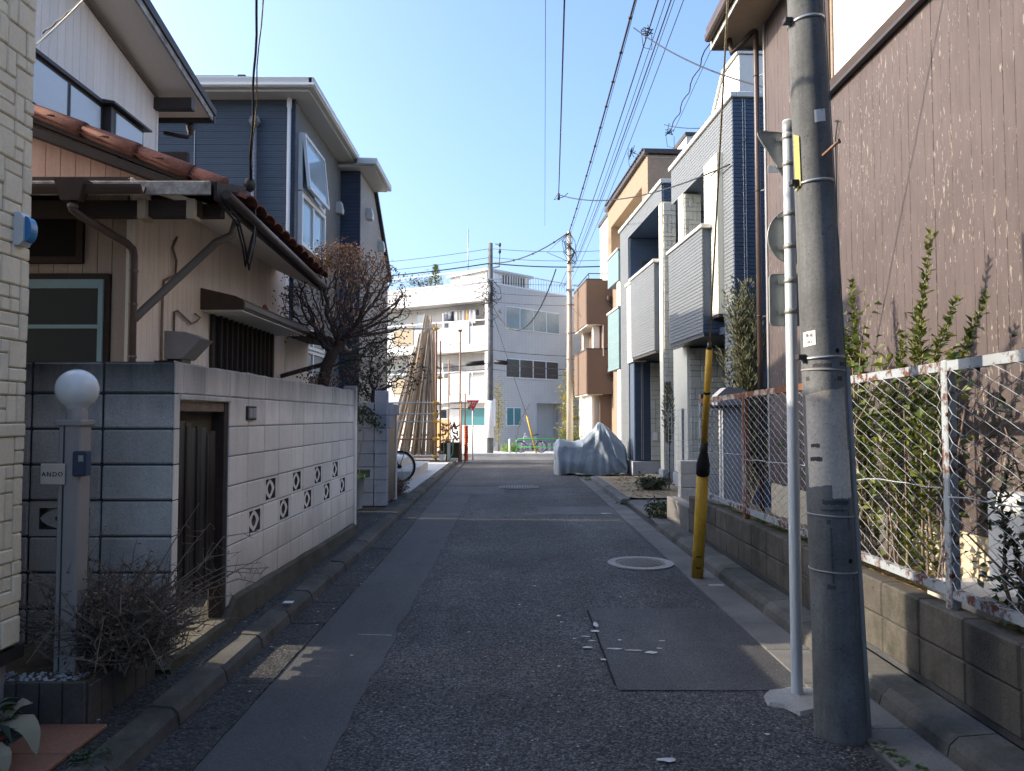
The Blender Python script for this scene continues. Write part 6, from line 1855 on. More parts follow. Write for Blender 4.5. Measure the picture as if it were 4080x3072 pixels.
for (x0, x1, z0, z1) in ((.85, 1.7, .3, 1.9),):
    w = MB().box(x0 - .15, x1, .37, .395, z0, z1 + .1).build("shutter_frame", M['bark_pale'], ob)
    for k in range(4): MB().box(x0, x1 - .05, .345, .365, z0 + k * .4, z0 + .37 + k * .4, .01).build("shutter_panel", M['grey_metal'], w)
for z in (6.1, 3.25):
    s = MB(); s.tube([(.85, -.06, z + .35), (.85, -.06, z + .05), (.95, -.06, z - .05), (2.2, -.05, z - .35)], .05, 8); s.tube([(.85, -.06, z + .1), (.85, -.06, z + .35)], .08, 8); s.build("downpipe", M['brown_metal'], ob)
for x in (1.15, 1.30): MB().box(x, x + .11, -.07, -.02, 5.0, 5.15, .01).build("meter_box", M['plastic_white'], ob)
rl = MB(); rl.bar((.1, .1, 7.35), (3, .1, 7.35), .03, .03); rl.bar((.1, .1, 7.35), (.1, 3, 7.35), .03, .03)
for k in range(6): rl.bar((.1 + k * .55, .1, 7.12), (.1 + k * .55, .1, 7.35), .025, .025)
rl.build("roof_rail", M['dark_frame'], ob)

# ------------------------------------------------------------------ covered motorcycle
mc = thing("covered_motorcycle", "motorcycle under a wrinkled silver grey cover parked at the right kerb", "motorcycle", (2.0, 19.4, 0))
prof = [(1.10, .72), (1.14, .86), (1.22, .93), (1.36, .90), (1.6, .85), (1.78, .90), (1.98, 1.06), (2.14, 1.20), (2.22, 1.32), (2.29, 1.36), (2.38, 1.32), (2.5, 1.22), (2.66, 1.05), (2.82, .90), (2.95, .70), (3.0, .55)]
def lerp_prof(x):
    for (a, b), (c, d) in zip(prof, prof[1:]):
        if a <= x <= c: return b + (d - b) * (x - a) / (c - a)
    return prof[-1][1] if x > 2 else prof[0][1]
cv = MB(); nx, nt = 130, 72; vs = []
for i in range(nx + 1):
    x = 1.10 + 1.90 * i / nx; h = lerp_prof(x)
    endf = min(1, (i + .6) / 6, (nx - i + .6) / 6) ** .5
    zb = .05 + .03 * math.sin(x * 5) - (.02 if x < 1.4 else 0)
    for j in range(nt + 1):
        t = -1 + 2 * j / nt; s = abs(t)
        # t=0 ridge, |t|=1 hem
        peak = max(0, 1 - abs(x - 2.29) / .35)
        wtop = .17 * (1 - .55 * peak)
        w_ = wtop + (.30 - wtop) * min(1, s * 1.35) ** .8 + .07 * max(0, s - .6)
        y = math.copysign(w_ * min(1, s * 3.2) ** .7, t) * endf
        z = h - (h - zb) * max(0, (s - .16) / .84) ** 1.05 - .02 * min(1, s / .16)
        f1 = .5 + .5 * math.sin(15 * wob(x * 1.3 + z * .9, z * .55 - x * .25, y * .3 + 3))
        f2 = .5 + .5 * math.sin(x * 26 + 5 * wob(x * 1.5, z * 1.5, y + 7))
        r_ = math.hypot(x - 2.29, z - 1.40); an = math.atan2(z - 1.40, x - 2.29)
        f3 = math.sin(an * 17 + 3 * wob(x * 2, z * 2, 1)) * min(1, r_ * 2) * max(0, 1 - r_ * .9)
        dsp = (.06 * f1 ** 1.5 + .035 * f2 * s ** 1.5 + .028 * f3 + .03 * wob(x * 2, z * 2, 5)) * min(1, s * 3)
        y += math.copysign(dsp, t if t else 1) if s > .02 else 0
        z += .01 * wob(x * 6, y * 6, 2) * (1 if s < .9 else .5)
        vs.append((x + .02 * wob(z * 3, y * 3, x), 19.4 + y, z))
cv.add(vs, [(i * (nt + 1) + j, (i + 1) * (nt + 1) + j, (i + 1) * (nt + 1) + j + 1, i * (nt + 1) + j + 1) for i in range(nx) for j in range(nt)], True)
e0 = [k for k in range(nt + 1)]; e1 = [nx * (nt + 1) + k for k in range(nt + 1)]
cv.f.append(tuple(e0)); cv.sm.append(False); cv.f.append(tuple(e1)[::-1]); cv.sm.append(False)
cv.build("cover", M['cover'], mc)
MB().box(2.12, 2.15, 19.03, 19.06, .02, .28).build("strap", M['rubber'], mc)
for x in (1.42, 2.72): MB().tube([(x, 19.37, .28), (x, 19.43, .28)], .28, 24).build("wheel", M['rubber'], mc)
# ------------------------------------------------------------------ white apartment building at the end
A0 = Vector((-1.25, 42.0, 0)); GA_ = -.5
dl = Vector((-.87, .49, 0)).normalized(); dr = Vector((.71, .70, 0)).normalized()
nl_ = Vector((-.49, -.87, 0)).normalized(); nr_ = Vector((.70, -.71, 0)).normalized()
ab = thing("apartment_building", "white tiled three storey apartment building closing the end of the street", "apartment building", (A0.x, A0.y, GA_))


def slab(name, m, o, d, n, s0, s1, z0, z1, p0, p1, parent=None):
    """box on a facade: s along the wall, p outwards"""
    mb = MB(); vs = []
    for z in (z0, z1):
        for (s, p) in ((s0, p0), (s1, p0), (s1, p1), (s0, p1)):
            q = o + d * s + n * p; vs.append((q.x, q.y, z))
    mb.add(vs, [(0, 3, 2, 1), (4, 5, 6, 7), (0, 1, 5, 4), (1, 2, 6, 5), (2, 3, 7, 6), (3, 0, 4, 7)])
    return mb.build(name, m, parent or ab)


L = lambda nm, m, *a, parent=None: slab(nm, m, A0, dl, nl_, *a, parent=parent)
Rr = lambda nm, m, *a, parent=None: slab(nm, m, A0 + dr * .25, dr, nr_, *a, parent=parent)
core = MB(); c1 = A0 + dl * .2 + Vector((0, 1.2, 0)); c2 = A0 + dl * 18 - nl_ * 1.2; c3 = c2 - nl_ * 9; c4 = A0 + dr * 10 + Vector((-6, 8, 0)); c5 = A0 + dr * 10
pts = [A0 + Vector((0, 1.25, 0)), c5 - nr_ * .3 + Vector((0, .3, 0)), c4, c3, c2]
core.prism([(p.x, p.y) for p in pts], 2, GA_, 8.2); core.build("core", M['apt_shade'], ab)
# left facade: three balcony bands
L("parapet", M['apt_tile'], .0, 17, 8.15, 9.2, -1.2, .0); L("parapet_cap", M['white_pvc'], -.03, 17, 9.2, 9.28, -.3, .04)
L("balcony_band", M['apt_tile'], .0, 17, 5.3, 6.72, -.15, .0); L("balcony_slab", M['cream_wall'], .02, 17, 5.25, 5.3, -1.2, -.02)
L("balcony_band", M['apt_tile'], .0, 17, 2.35, 3.75, -.15, .0); L("balcony_slab", M['cream_wall'], .02, 17, 2.30, 2.35, -1.2, -.02)
L("ground_wall", M['apt_tile'], .3, 17, GA_, 2.3, -1.4, -.75)
for (z0, zr_) in ((6.72, 7.02), (3.75, 4.05)):
    L("balcony_rail", M['white_pvc'], 0, 17, zr_, zr_ + .07, -.1, -.03)
    for s in (.05, 1.2, 2.0, 3.2, 4.6, 6.2, 8): L("balcony_rail_post", M['white_pvc'], s, s + .06, z0, zr_, -.1, -.04)
    pnl = L("balcony_panel", M['cream_wall'], 1.45, 2.75, z0 - .95, z0 + .25, -.12, .03); L("frame", M['white_pvc'], 1.4, 1.45, z0 - 1.0, z0 + .3, -.12, .05, parent=pnl); L("frame", M['white_pvc'], 2.75, 2.8, z0 - 1.0, z0 + .3, -.12, .05, parent=pnl)
    pnl = L("balcony_panel", M['soffit_tan'], 5.4, 6.9, z0 - .9, z0 + .2, -.12, .03)
    for (s0, s1, m) in ((.5, 2.6, M['glass_brown'] if z0 < 5 else M['glass_dark']), (4.0, 6.0, M['glass_sky']), (7.0, 9.0, M['glass_curtain'])):
        wo = L("balcony_window", M['white_pvc'], s0, s1, z0 - 1.3, z0 + 1.15, -1.2, -1.14)
        h = (s1 - s0) / 2
        for k in (0, 1): L("pane", m, s0 + k * h + .06, s0 + (k + 1) * h - .05, z0 - 1.25, z0 + 1.08, -1.14, -1.12, parent=wo)
    L("partition", M['white_pvc'], 3.3, 3.36, z0 - .9, z0 + .9, -1.1, -.1)
    L("corner_post", M['white_pvc'], .02, .10, z0, z0 + 1.45, -.12, -.04)
for (s0, s1, z0, z1, m) in ((.6, 2.6, .95, 2.05, M['glass_teal']), (3.4, 4.6, 1.35, 1.95, M['glass_dark'])):
    wo = L("ground_window", M['white_pvc'], s0, s1, z0, z1, -.75, -.70); h = (s1 - s0) / 2
    for k in (0, 1): L("pane", m, s0 + k * h + .05, s0 + (k + 1) * h - .05, z0 + .05, z1 - .05, -.70, -.68, parent=wo)
L("door_surround", M['timber_new'], 3.2, 4.8, GA_, 1.3, -.75, -.73)
# right facade
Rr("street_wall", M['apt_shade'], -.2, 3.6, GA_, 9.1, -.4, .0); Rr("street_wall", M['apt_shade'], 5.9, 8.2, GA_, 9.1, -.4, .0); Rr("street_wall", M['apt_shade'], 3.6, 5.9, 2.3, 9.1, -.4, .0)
Rr("wall_cap", M['white_pvc'], -.2, 8.2, 9.1, 9.18, -.45, .04)
Rr("wall_corner", M['apt_tile'], -.28, -.2, GA_, 9.15, -.4, -.02)
def rwin(s0, s1, z0, z1, n, m):
    wo = Rr("window", M['white_pvc'], s0, s1, z0, z1, 0, .05); h = (s1 - s0) / n
    for k in range(n): Rr("pane", m, s0 + k * h + .06, s0 + (k + 1) * h - .04, z0 + .06, z1 - .06, .05, .07, parent=wo)
rwin(.95, 5.6, 6.6, 7.95, 4, M['glass_curtain']); rwin(.95, 5.5, 3.75, 4.9, 4, M['glass_brown']); rwin(1.0, 2.2, .95, 2.05, 2, M['glass_teal'])
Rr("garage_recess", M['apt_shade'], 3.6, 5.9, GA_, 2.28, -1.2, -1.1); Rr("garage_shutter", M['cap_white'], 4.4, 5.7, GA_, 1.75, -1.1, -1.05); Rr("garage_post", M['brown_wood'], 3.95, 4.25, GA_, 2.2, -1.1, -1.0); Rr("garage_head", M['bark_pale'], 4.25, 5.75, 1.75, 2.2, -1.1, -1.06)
for s in (3.62, 5.83): Rr("garage_side", M['apt_shade'], s, s + .05, GA_, 2.29, -1.1, -.41)
# rooftop railing
rl = MB()
for k in range(60):
    p = A0 + dl * (.2 + k * .28) - nl_ * .12; rl.bar((p.x, p.y, 9.25), (p.x, p.y, 9.95), .03 if k % 7 else .07, .03)
p, q = A0 + dl * .1 - nl_ * .12, A0 + dl * 17 - nl_ * .12; rl.bar((p.x, p.y, 9.97), (q.x, q.y, 9.97), .07, .06); rl.build("roof_railing", M['white_pvc'], ab)
rl = MB()
for k in range(34):
    p = A0 + dr * (.5 + k * .24) - nr_ * .3; rl.bar((p.x, p.y, 9.15), (p.x, p.y, 9.95), .03, .03)
p, q = A0 + dr * .3 - nr_ * .3, A0 + dr * 8.5 - nr_ * .3; rl.bar((p.x, p.y, 9.97), (q.x, q.y, 9.97), .06, .05); rl.build("roof_railing", M['fascia_grey'], ab)
Rr("penthouse", M['cream_wall'], .6, 4.2, 9.1, 10.1, -4.5, -1.2); Rr("penthouse_roof", M['fascia_grey'], .4, 4.4, 10.1, 10.25, -4.7, -1.0)
for k in range(9): Rr("penthouse_louvre", M['dark_frame'], 1.9 + k * .22, 1.98 + k * .22, 9.2, 10.05, -1.2, -1.17)
L("roof_hut", M['white_pvc'], .6, 3.0, 9.0, 10.0, -3, -1.5)
L("stair_tower", M['apt_tile'], -9.2, -6.8, 8.5, 10.2, -6, -4)
tr_ = thing("roof_conifer", "small pointed conifer standing on the roof terrace of the apartment building", "tree", (-4.6, 44.3, 9.1))
MB().tube([(-4.6, 44.3, 9.1), (-4.6, 44.3, 10.4)], .05, 6).build("trunk", M['bark'], tr_)
lf = MB(); rr = random.Random(6)
for k in range(500):
    t = rr.random(); r_ = .42 * (1 - t) + .05; a = rr.uniform(0, 6.28)
    p = Vector((-4.6 + r_ * math.cos(a) * rr.random() ** .5, 44.3 + r_ * math.sin(a), 9.35 + t * 1.25)); lf.leaf(p, (math.cos(a), math.sin(a), .8), (0, 0, 1), .16, .07)
lf.build("crown", M['leaf_shrub'], tr_, kind="stuff")
tb = thing("roof_shrub", "dark bushy shrub behind the railing on the apartment roof", "bush", (-5.9, 44.7, 9.1))
lf = MB()
for k in range(420):
    p = Vector((-5.6 + rr.gauss(0, .5), 44.9 + rr.gauss(0, .3), 9.45 + abs(rr.gauss(0, .3)))); lf.leaf(p, (rr.gauss(0, 1), rr.gauss(0, 1), rr.random()), (0, 0, 1), .16, .08)
lf.build("leaves", M['leaf_dark'], tb, kind="stuff"); MB().tube([(-5.6, 44.9, 9.1), (-5.6, 44.9, 9.6)], .04, 5).build("stem", M['bark'], tb)
# laundry on the third floor balcony
mast = MB(); q = A0 + dl * 1.0 - nl_ * .5; q2 = A0 + dl * 4.0 - nl_ * .5
one("laundry_pole", MB().tube([(q.x, q.y, 7.78), (q2.x, q2.y, 7.78)], .015, 6), M['galv'], "metal laundry pole hung across the third floor balcony", "laundry pole")
cols = [('cloth_dark', .35, "dark small garment at the right end of the balcony laundry"), ('cloth_white', .8, "long white shirt hanging second from the right on the balcony"), ('cloth_white', .8, "white long sleeved shirt hanging third from the right on the balcony"),
        ('timber_new', .75, "tan garment between the white shirts on the balcony"), ('cloth_white', .82, "white garment hanging right of the middle of the balcony laundry"), ('plank_metal', .8, "beige shirt hanging in the middle of the balcony laundry"), ('cloth_white', .6, "pale garment hanging left of the middle on the balcony"),
        ('cloth_dark', .7, "dark garment hanging third from the left on the balcony"), ('cloth_white', .45, "short pale towel hanging second from the left on the balcony"), ('cloth_white', .5, "pale towel at the left end of the balcony laundry")]
for k, (m, h, lab) in enumerate(cols):
    s = 1.15 + k * .25; p = A0 + dl * s - nl_ * .5; mb = MB(); vs = []
    for j in range(5):
        z = 7.76 - h * j / 4
        for i in range(6):
            t = (i / 5 - .5) * (.17 + .03 * min(j, 2)); c = p + dl * t + nl_ * (.03 * math.sin(i * 2 + k)); vs.append((c.x, c.y, z - (.05 * abs(i - 2.5) / 2.5 if j == 0 else 0)))
    mb.add(vs, [(j * 6 + i, j * 6 + i + 1, (j + 1) * 6 + i + 1, (j + 1) * 6 + i) for j in range(4) for i in range(5)], True)
    mb2 = MB(); off = nl_ * .02; mb2.add(vs, [], True); n0 = len(vs)
    mb2 = MB(); mb2.add(vs + [(v[0] + off.x, v[1] + off.y, v[2]) for v in vs], mb.f + [tuple(n0 + i for i in f[::-1]) for f in mb.f], True)
    one("hanging_garment", mb2, M[m], lab, "laundry", "laundry on the balcony")
# a far house past the corner; an unseen one added to shade the road
for (x, y, w_, d_, h, m, lab) in ((9.5, 48, 7, 8, 9.6, 'white_wall', "pale far house right of the apartment building"), (-16, 19.2, 9, 6, 7.6, 'white_wall', "unseen white house added behind the navy house to shade the road")):
    hh = thing("far_house", lab, "house", (x, y, gz(y)))
    MB().box(x - w_ / 2, x + w_ / 2, y - d_ / 2, y + d_ / 2, gz(y), h).build("wall", M[m], hh)
    r_ = MB(); r_.add([(x - w_ / 2 - .4, y - d_ / 2 - .4, h), (x + w_ / 2 + .4, y - d_ / 2 - .4, h), (x + w_ / 2 + .4, y + d_ / 2 + .4, h), (x - w_ / 2 - .4, y + d_ / 2 + .4, h), (x - w_ / 6, y, h + 1.2), (x + w_ / 6, y, h + 1.2)], [(0, 1, 5, 4), (1, 2, 5), (2, 3, 4, 5), (3, 0, 4), (0, 3, 2, 1)]); r_.build("roof", M['dark_frame'], hh)
    for z in (1.2, 4.2):
        for k in (-1, 1):
            wo = MB().box(x + k * w_ * .22 - .8, x + k * w_ * .22 + .8, y - d_ / 2 - .05, y - d_ / 2, z, z + 1.2).build("window", M['white_pvc'], hh); MB().box(x + k * w_ * .22 - .74, x + k * w_ * .22 + .74, y - d_ / 2 - .07, y - d_ / 2 - .05, z + .06, z + 1.14).build("pane", M['glass_dark'], wo)

# ------------------------------------------------------------------ planting and rail in front of the apartment
gr_ = thing("guard_rail", "bright green pipe guard rail on the far pavement", "guard rail", (1.5, 37, gz(37)))
z0 = gz(37) + .13
for (x0, x1) in ((.22, 3.2),):
    MB().tube([(x0, 37, z0), (x0, 37, z0 + .62), (x0 + .12, 37, z0 + .72), (x1, 37, z0 + .72)], .035, 8).build("top_pipe", M['guard_green'], gr_)
    MB().tube([(x0, 37, z0 + .32), (x1, 37, z0 + .32)], .028, 8).build("lower_pipe", M['guard_green'], gr_)
    MB().tube([(x1, 37, z0), (x1, 37, z0 + .72)], .035, 8).build("post", M['guard_green'], gr_)
one("white_bollard", MB().tube([(-.12, 37.0, z0), (-.12, 37.0, z0 + .72)], .05, 12), M['sign_white'], "short white bollard left of the green guard rail", "bollard")
bicycle("bicycle", "silver bicycle parked behind the green guard rail at the far building", (1.5, 38.2, gz(38) + .13), 0, M['galv'], .30)
g2 = thing("guy_wire", "far stay wire in a yellow guard leaning by the green guard rail", "guy wire", (1.25, 37.6, gz(37.6)))
MB().tube([(1.25, 37.6, z0 - .05), (.75, 37.6, 1.55)], .055, 10).build("guard_tube", M['yellow'], g2); MB().tube([(.75, 37.6, 1.55), (-.95, 37.4, 6.6)], .012, 5).build("stay", M['wire'], g2)
fpp = MB()
for k in range(18): fpp.box(-.9 + k * .26, -.76 + k * .26, 40.2, 40.3, gz(40), gz(40) + .55)
one("planting_fence", fpp.box(-1, 4.2, 40.3, 40.45, gz(40), gz(40) + .35), M['house_base'], "low grey slatted planting bed edge below the apartment windows", "fence")
def leafy(name, label, cat, pts, m, n, L_, w_, sx, sz, seed, stem=None):
    rr = random.Random(seed); base = Vector(pts[0]); t = thing(name, label, cat, (base.x, base.y, base.z))
    MB().tube(pts, [.035 - .02 * i / len(pts) for i in range(len(pts))], 6).build("stem", M['bark_pale'], t)
    lf = MB()
    for k in range(n):
        i = rr.random() * (len(pts) - 1) * .75 + (len(pts) - 1) * .25; a = int(min(i, len(pts) - 2)); c = Vector(pts[a]).lerp(Vector(pts[a + 1]), i - a)
        c += Vector((rr.gauss(0, sx), rr.gauss(0, sx), rr.gauss(0, sz))); lf.leaf(c, (rr.gauss(0, 1), rr.gauss(0, 1), rr.gauss(.3, .7)), (rr.gauss(0, .6), rr.gauss(0, .6), 1), L_ * rr.uniform(.7, 1.3), w_ * rr.uniform(.7, 1.3))
    lf.build("leaves", m, t, kind="stuff"); return t
leafy("yellow_shrub", "tall yellow leaved shrub beside the white banded utility pole", "plant", [(-.75, 39.6, gz(39.6)), (-.75, 39.6, .8), (-.72, 39.6, 1.8), (-.78, 39.6, 3.1)], M['leaf_yellow'], 420, .14, .07, .16, .3, 3)
leafy("bare_sapling", "thin bare sapling leaning in front of the apartment window", "plant", [(.1, 39.6, gz(39.6)), (.3, 39.6, .8), (.55, 39.6, 1.5), (.95, 39.6, 2.2)], M['leaf_brown'], 30, .08, .05, .1, .1, 4)
leafy("lily_clump", "bright green strappy plant clump at the foot of the far pole", "plant", [(-.1, 39.2, gz(39.2)), (-.1, 39.2, -.1)], M['leaf_lime'], 170, .38, .04, .16, .12, 5)
leafy("garden_tree", "yellow green leafy shrub between the far pole and the orange balcony house", "tree", [(2.55, 33.2, gz(33)), (2.55, 33.2, 1.0), (2.6, 33.2, 2.0), (2.6, 33.2, 3.2)], M['leaf_yellow'], 900, .16, .08, .22, .35, 8)
leafy("cycad_shrub", "spiky dark shrub behind the covered motorcycle", "plant", [(2.5, 31.5, gz(31)), (2.5, 31.5, .3), (2.5, 31.5, .75)], M['leaf_shrub'], 260, .4, .05, .2, .2, 9)

# ------------------------------------------------------------------ poles and wires
def pole(name, label, x, y, z1, r0, r1, m):
    t = thing(name, label, "utility pole", (x, y, gz(y)))
    MB().tube([(x, y, gz(y)), (x, y, z1)], [r0, r1], 14).build("pole", m, t); return t
fp = pole("utility_pole", "far utility pole with white wrap and tangled cables at the left of the apartment corner", -1.10, 37.3, 10.3, .17, .12, M['pole_concrete'])
MB().tube([(-1.10, 37.3, gz(37) + .9), (-1.10, 37.3, 2.3)], .185, 14).build("sign_wrap", M['sign_white'], fp)
MB().box(-.95, -.83, 37.1, 37.3, 1.0, 2.4).build("side_sign", M['sign_white'], fp)
ar = MB(); ar.bar((-1.1, 37.25, 9.0), (-.62, 37.25, 9.1), .06, .06); ar.bar((-.64, 37.25, 9.1), (-.6, 37.25, 10.2), .05, .05); ar.bar((-.6, 37.25, 10.2), (-.85, 37.25, 10.25), .05, .05); ar.bar((-1.2, 37.2, 8.4), (-.5, 37.1, 8.45), .07, .07); ar.build("bracket_arm", M['galv'], fp)
rr = random.Random(2); tg = MB()
for k in range(34):
    c = Vector((-1.1 + rr.gauss(0, .22), 37.1, 7.6 + rr.gauss(0, .38))); pts = [c]
    for _ in range(4): c = c + Vector((rr.gauss(0, .16), rr.gauss(0, .05), rr.gauss(0, .16))); pts.append(c)
    tg.tube(pts, .016, 4, False)
tg.build("cable_tangle", M['wire'], fp)
for (z, x) in ((4.25, .55), (4.2, -.75)): MB().tube([(-1.1 + x * .4, 37.1, z), (-1.1 + x * 1.6, 37.0, z - .08)], .12, 10).build("splice_closure", M['rubber'], fp)
ins = MB()
for (x, z) in ((-.62, 10.2), (-.62, 9.85)): ins.lathe([(.03, z - .1), (.07, z - .05), (.07, z + .05), (.03, z + .1)], x, 37.2, 8)
ins.build("insulator", M['dark_frame'], fp)
rp = pole("utility_pole", "slim pale steel pole carrying the overhead cables in front of the orange balcony house", 2.42, 31.0, 9.3, .15, .085, M['plank_metal'])
tg = MB()
for k in range(7):
    a = k * .9; r_ = .16 + .2 * rr.random(); zc = 8.5 + rr.gauss(0, .2)
    tg.tube([(2.42 + r_ * .9 * math.cos(a + t * .5), 30.85 + .1 * math.sin(t), zc + r_ * 1.1 * math.sin(a + t * .5) * .9) for t in range(6)], .016, 4, False)
for k in range(8): tg.tube([(2.42, 30.9, 9.25), (2.42 + rr.gauss(0, .3), 30.9, 8.9), (2.42 + rr.gauss(0, .35), 30.9, 8.4), (2.42 + rr.gauss(0, .1), 30.9, 7.9)], .012, 4, False)
tg.build("cable_coil", M['wire'], rp)
st_ = MB()
for z in (7.6, 6.8, 6.2, 5.0, 3.9): st_.tube([(2.25, 30.9, z), (2.62, 30.9, z)], .02, 5)
st_.build("step_bolts", M['rust_pipe'], rp)
bk = MB(); bk.box(2.25, 2.6, 30.8, 30.9, 6.75, 6.85); bk.build("clamp_band", M['galv'], rp)


def wire(label, pts, r, m='wire', beads=None, group=None):
    t = MB().tube(pts, r, 5, True)
    if beads:
        for i in range(1, len(pts) - 1, beads):
            p = Vector(pts[i]); q = Vector(pts[i + 1]); d = (q - p).normalized(); t.tube([p - d * .06, p, p + d * .06], [r * .8, r * 2.0, r * .8], 5)
    return one("overhead_wire", t, M[m], label, "cable", group)


def wavy(pts, amp, n):
    out = []
    for i in range(len(pts) - 1):
        for k in range(n):
            t = k / n; p = Vector(pts[i]).lerp(Vector(pts[i + 1]), t); a = (i * n + k) * 1.3; out.append(p + Vector((amp * math.cos(a), 0, amp * math.sin(a))))
    return out + [Vector(pts[-1])]


top = Vector((2.42, 31.0, 9.3))
wire("thick black bundled cable running along the street to the slim pale pole", sag((2.15, -3, 10.2), top, .55, 26), .022, beads=1)
wire("thin wire just beneath the thick bundled cable to the slim pale pole", sag((2.0, -3, 9.9), (2.4, 30.9, 9.0), .7, 20), .007)
for k, (dx, dz, r_, lab) in enumerate(((.55, .0, .014, "leftmost cable of the parallel group right of the thick bundled cable"), (.66, -.12, .008, "thin second cable of the parallel overhead group"), (.80, -.02, .014, "thick middle cable of the parallel overhead group"), (.92, .12, .008, "thin fourth cable of the parallel overhead group"), (1.02, -.1, .009, "rightmost cable of the parallel overhead group"))):
    wire(lab, sag((2.2 + dx * .9, -3, 10.6 + dz), (2.35 + dx, 45, 9.4 + dz), .9, 28), r_)
wire("wavy spiral wrapped cable right of the parallel overhead group", wavy(sag((3.35, -2, 9.9), (3.75, 17.2, 8.25), .2, 24), .03, 4), .012)
wire("straight thin wire beside the wavy wrapped cable", sag((3.5, -2, 9.9), (3.8, 17.2, 8.2), .2, 14), .006)
wire("black cable hanging straight down the middle of the sky", sag((.05, -3, 8.6), (1.36, 21.3, 8.0), .15, 14), .016)
wire("hair thin wire left of the black cable in the middle of the sky", sag((-.1, -3, 8.6), (1.12, 25, 8.0), .1, 12), .0055)
wire("drop cable sagging from the middle of the sky to the nearer grey house", sag((1.36, 21.3, 7.95), (3.5, 11.75, 5.55), .35, 18), .014)
nd = MB(); nd.tube([(1.36, 21.3, 8.0), (1.22, 21.3, 7.8), (1.5, 21.2, 7.86), (1.6, 21.0, 7.9)], .012, 5); nd.tube([(1.36, 21.3, 7.98), (1.36, 21.3, 7.8)], .04, 6); one("cable_clamp", nd, M['wire'], "small cable clamp and loop where the middle cable meets the drop cable", "clamp")
wire("drop cable from the thick bundled cable toward the brown house", sag((2.35, 14.0, 9.0), (3.55, 9.9, 5.95), .15, 14), .012)
wire("upper thin service wire to the top of the nearer grey house", sag((3.55, 17.0, 8.3), (3.75, 12.0, 6.35), .1, 10), .009)
wire("lower service wire to the side of the nearer grey house", sag((2.95, 18.0, 8.0), (3.72, 11.6, 5.9), .2, 12), .011)
for k, (x, y, z) in enumerate(((2.95, 18.0, 8.0), (3.72, 17.2, 8.2), (2.52, 13.6, 8.75))):
    nd = MB(); 
    for q in range(6): nd.tube([(x + rr.gauss(0, .06), y, z + rr.gauss(0, .08)) for _ in range(4)], .009, 4)
    nd.tube([(x - .1, y, z), (x - .06, y, z - .34), (x + .1, y, z - .38), (x + .1, y, z - .1)], .007, 5); one("cable_clamp", nd, M['wire'], ("cable splice with hanging loop above the tan house", "pale splice at the end of the wavy wrapped cable", "splice under the thick bundled cable near the top of the sky")[k], "clamp")
# wires along the crossroad
LW = [(10.0, .012, "highest crossroad wire left of the far pole"), (9.55, .012, "second crossroad wire left of the far pole"), (9.25, .03, "thick twisted crossroad cable over the apartment roof"), (8.3, .010, "crossroad wire in front of the apartment parapet"), (7.75, .010, "crossroad wire across the upper balcony wall"), (7.3, .010, "thin crossroad wire below the balcony parapet"), (4.85, .016, "crossroad cable at second floor level"), (4.2, .02, "crossroad cable with splice closures at second floor windows"), (3.9, .012, "lowest crossroad cable in front of the apartment")]
for (z, r_, lab) in LW:
    wire(lab, sag((-14, 40.5, z - .35), (-1.1, 37.2, z), .25, 12), r_)
    wire(lab.replace("left", "right") if "left" in lab else lab.replace("crossroad", "right hand crossroad"), sag((-1.1, 37.2, z), (9, 33.0, z - (.5 if z > 9.1 else .3)), .35, 14), r_)
wire("long sagging service cable looping from the far pole to the slim pale pole", sag((-.95, 37, 7.0), (2.0, 33.4, 8.2), 1.9, 18), .03)
wire("black cable from the thick twisted cable up to the slim pale pole top", sag((-1.1, 37.2, 9.25), top, .35, 12), .028, beads=3)
wire("thin service wire from the slim pale pole to the orange balcony house", sag((2.42, 31, 6.2), (3.4, 28.7, 5.0), .15, 8), .01)
one("aerial_mast", MB().tube([(-2.6, 43.5, 9.2), (-2.6, 43.5, 12.6)], .03, 6), M['galv'], "thin aerial mast standing on the apartment roof", "mast")
# service drop to the old timber house
wire("twisted service drop falling to the eave of the old timber house", wavy([(-2.24, 6.25, 3.5), (-1.6, 4.55, 4.15), (-.2, 1.0, 5.6), (.6, -1, 6.4)], .006, 12), .009)
wire("pale second strand of the service drop beside the old timber house", wavy([(-2.23, 6.25, 3.5), (-1.57, 4.55, 4.12), (-.15, 1.0, 5.58), (.65, -1, 6.4)], .008, 10), .005, 'wire_tan')
nd = MB(); nd.lathe([(.02, 3.42), (.05, 3.45), (.055, 3.49), (.03, 3.53)], -2.24, 6.25, 10); nd.tube([(-2.24, 6.25, 3.45), (-2.32, 6.1, 3.36), (-2.36, 5.98, 3.28)], .006, 5)
one("insulator", nd, M['dark_frame'], "round black insulator holding the service drop above the red tiles", "insulator")
wire("dangling grey cable tail below the round insulator at the eave", [(-2.2, 6.25, 3.5), (-2.17, 6.2, 3.2), (-2.16, 6.15, 3.0), (-2.17, 6.15, 2.85)], .007, 'pipe_grey')
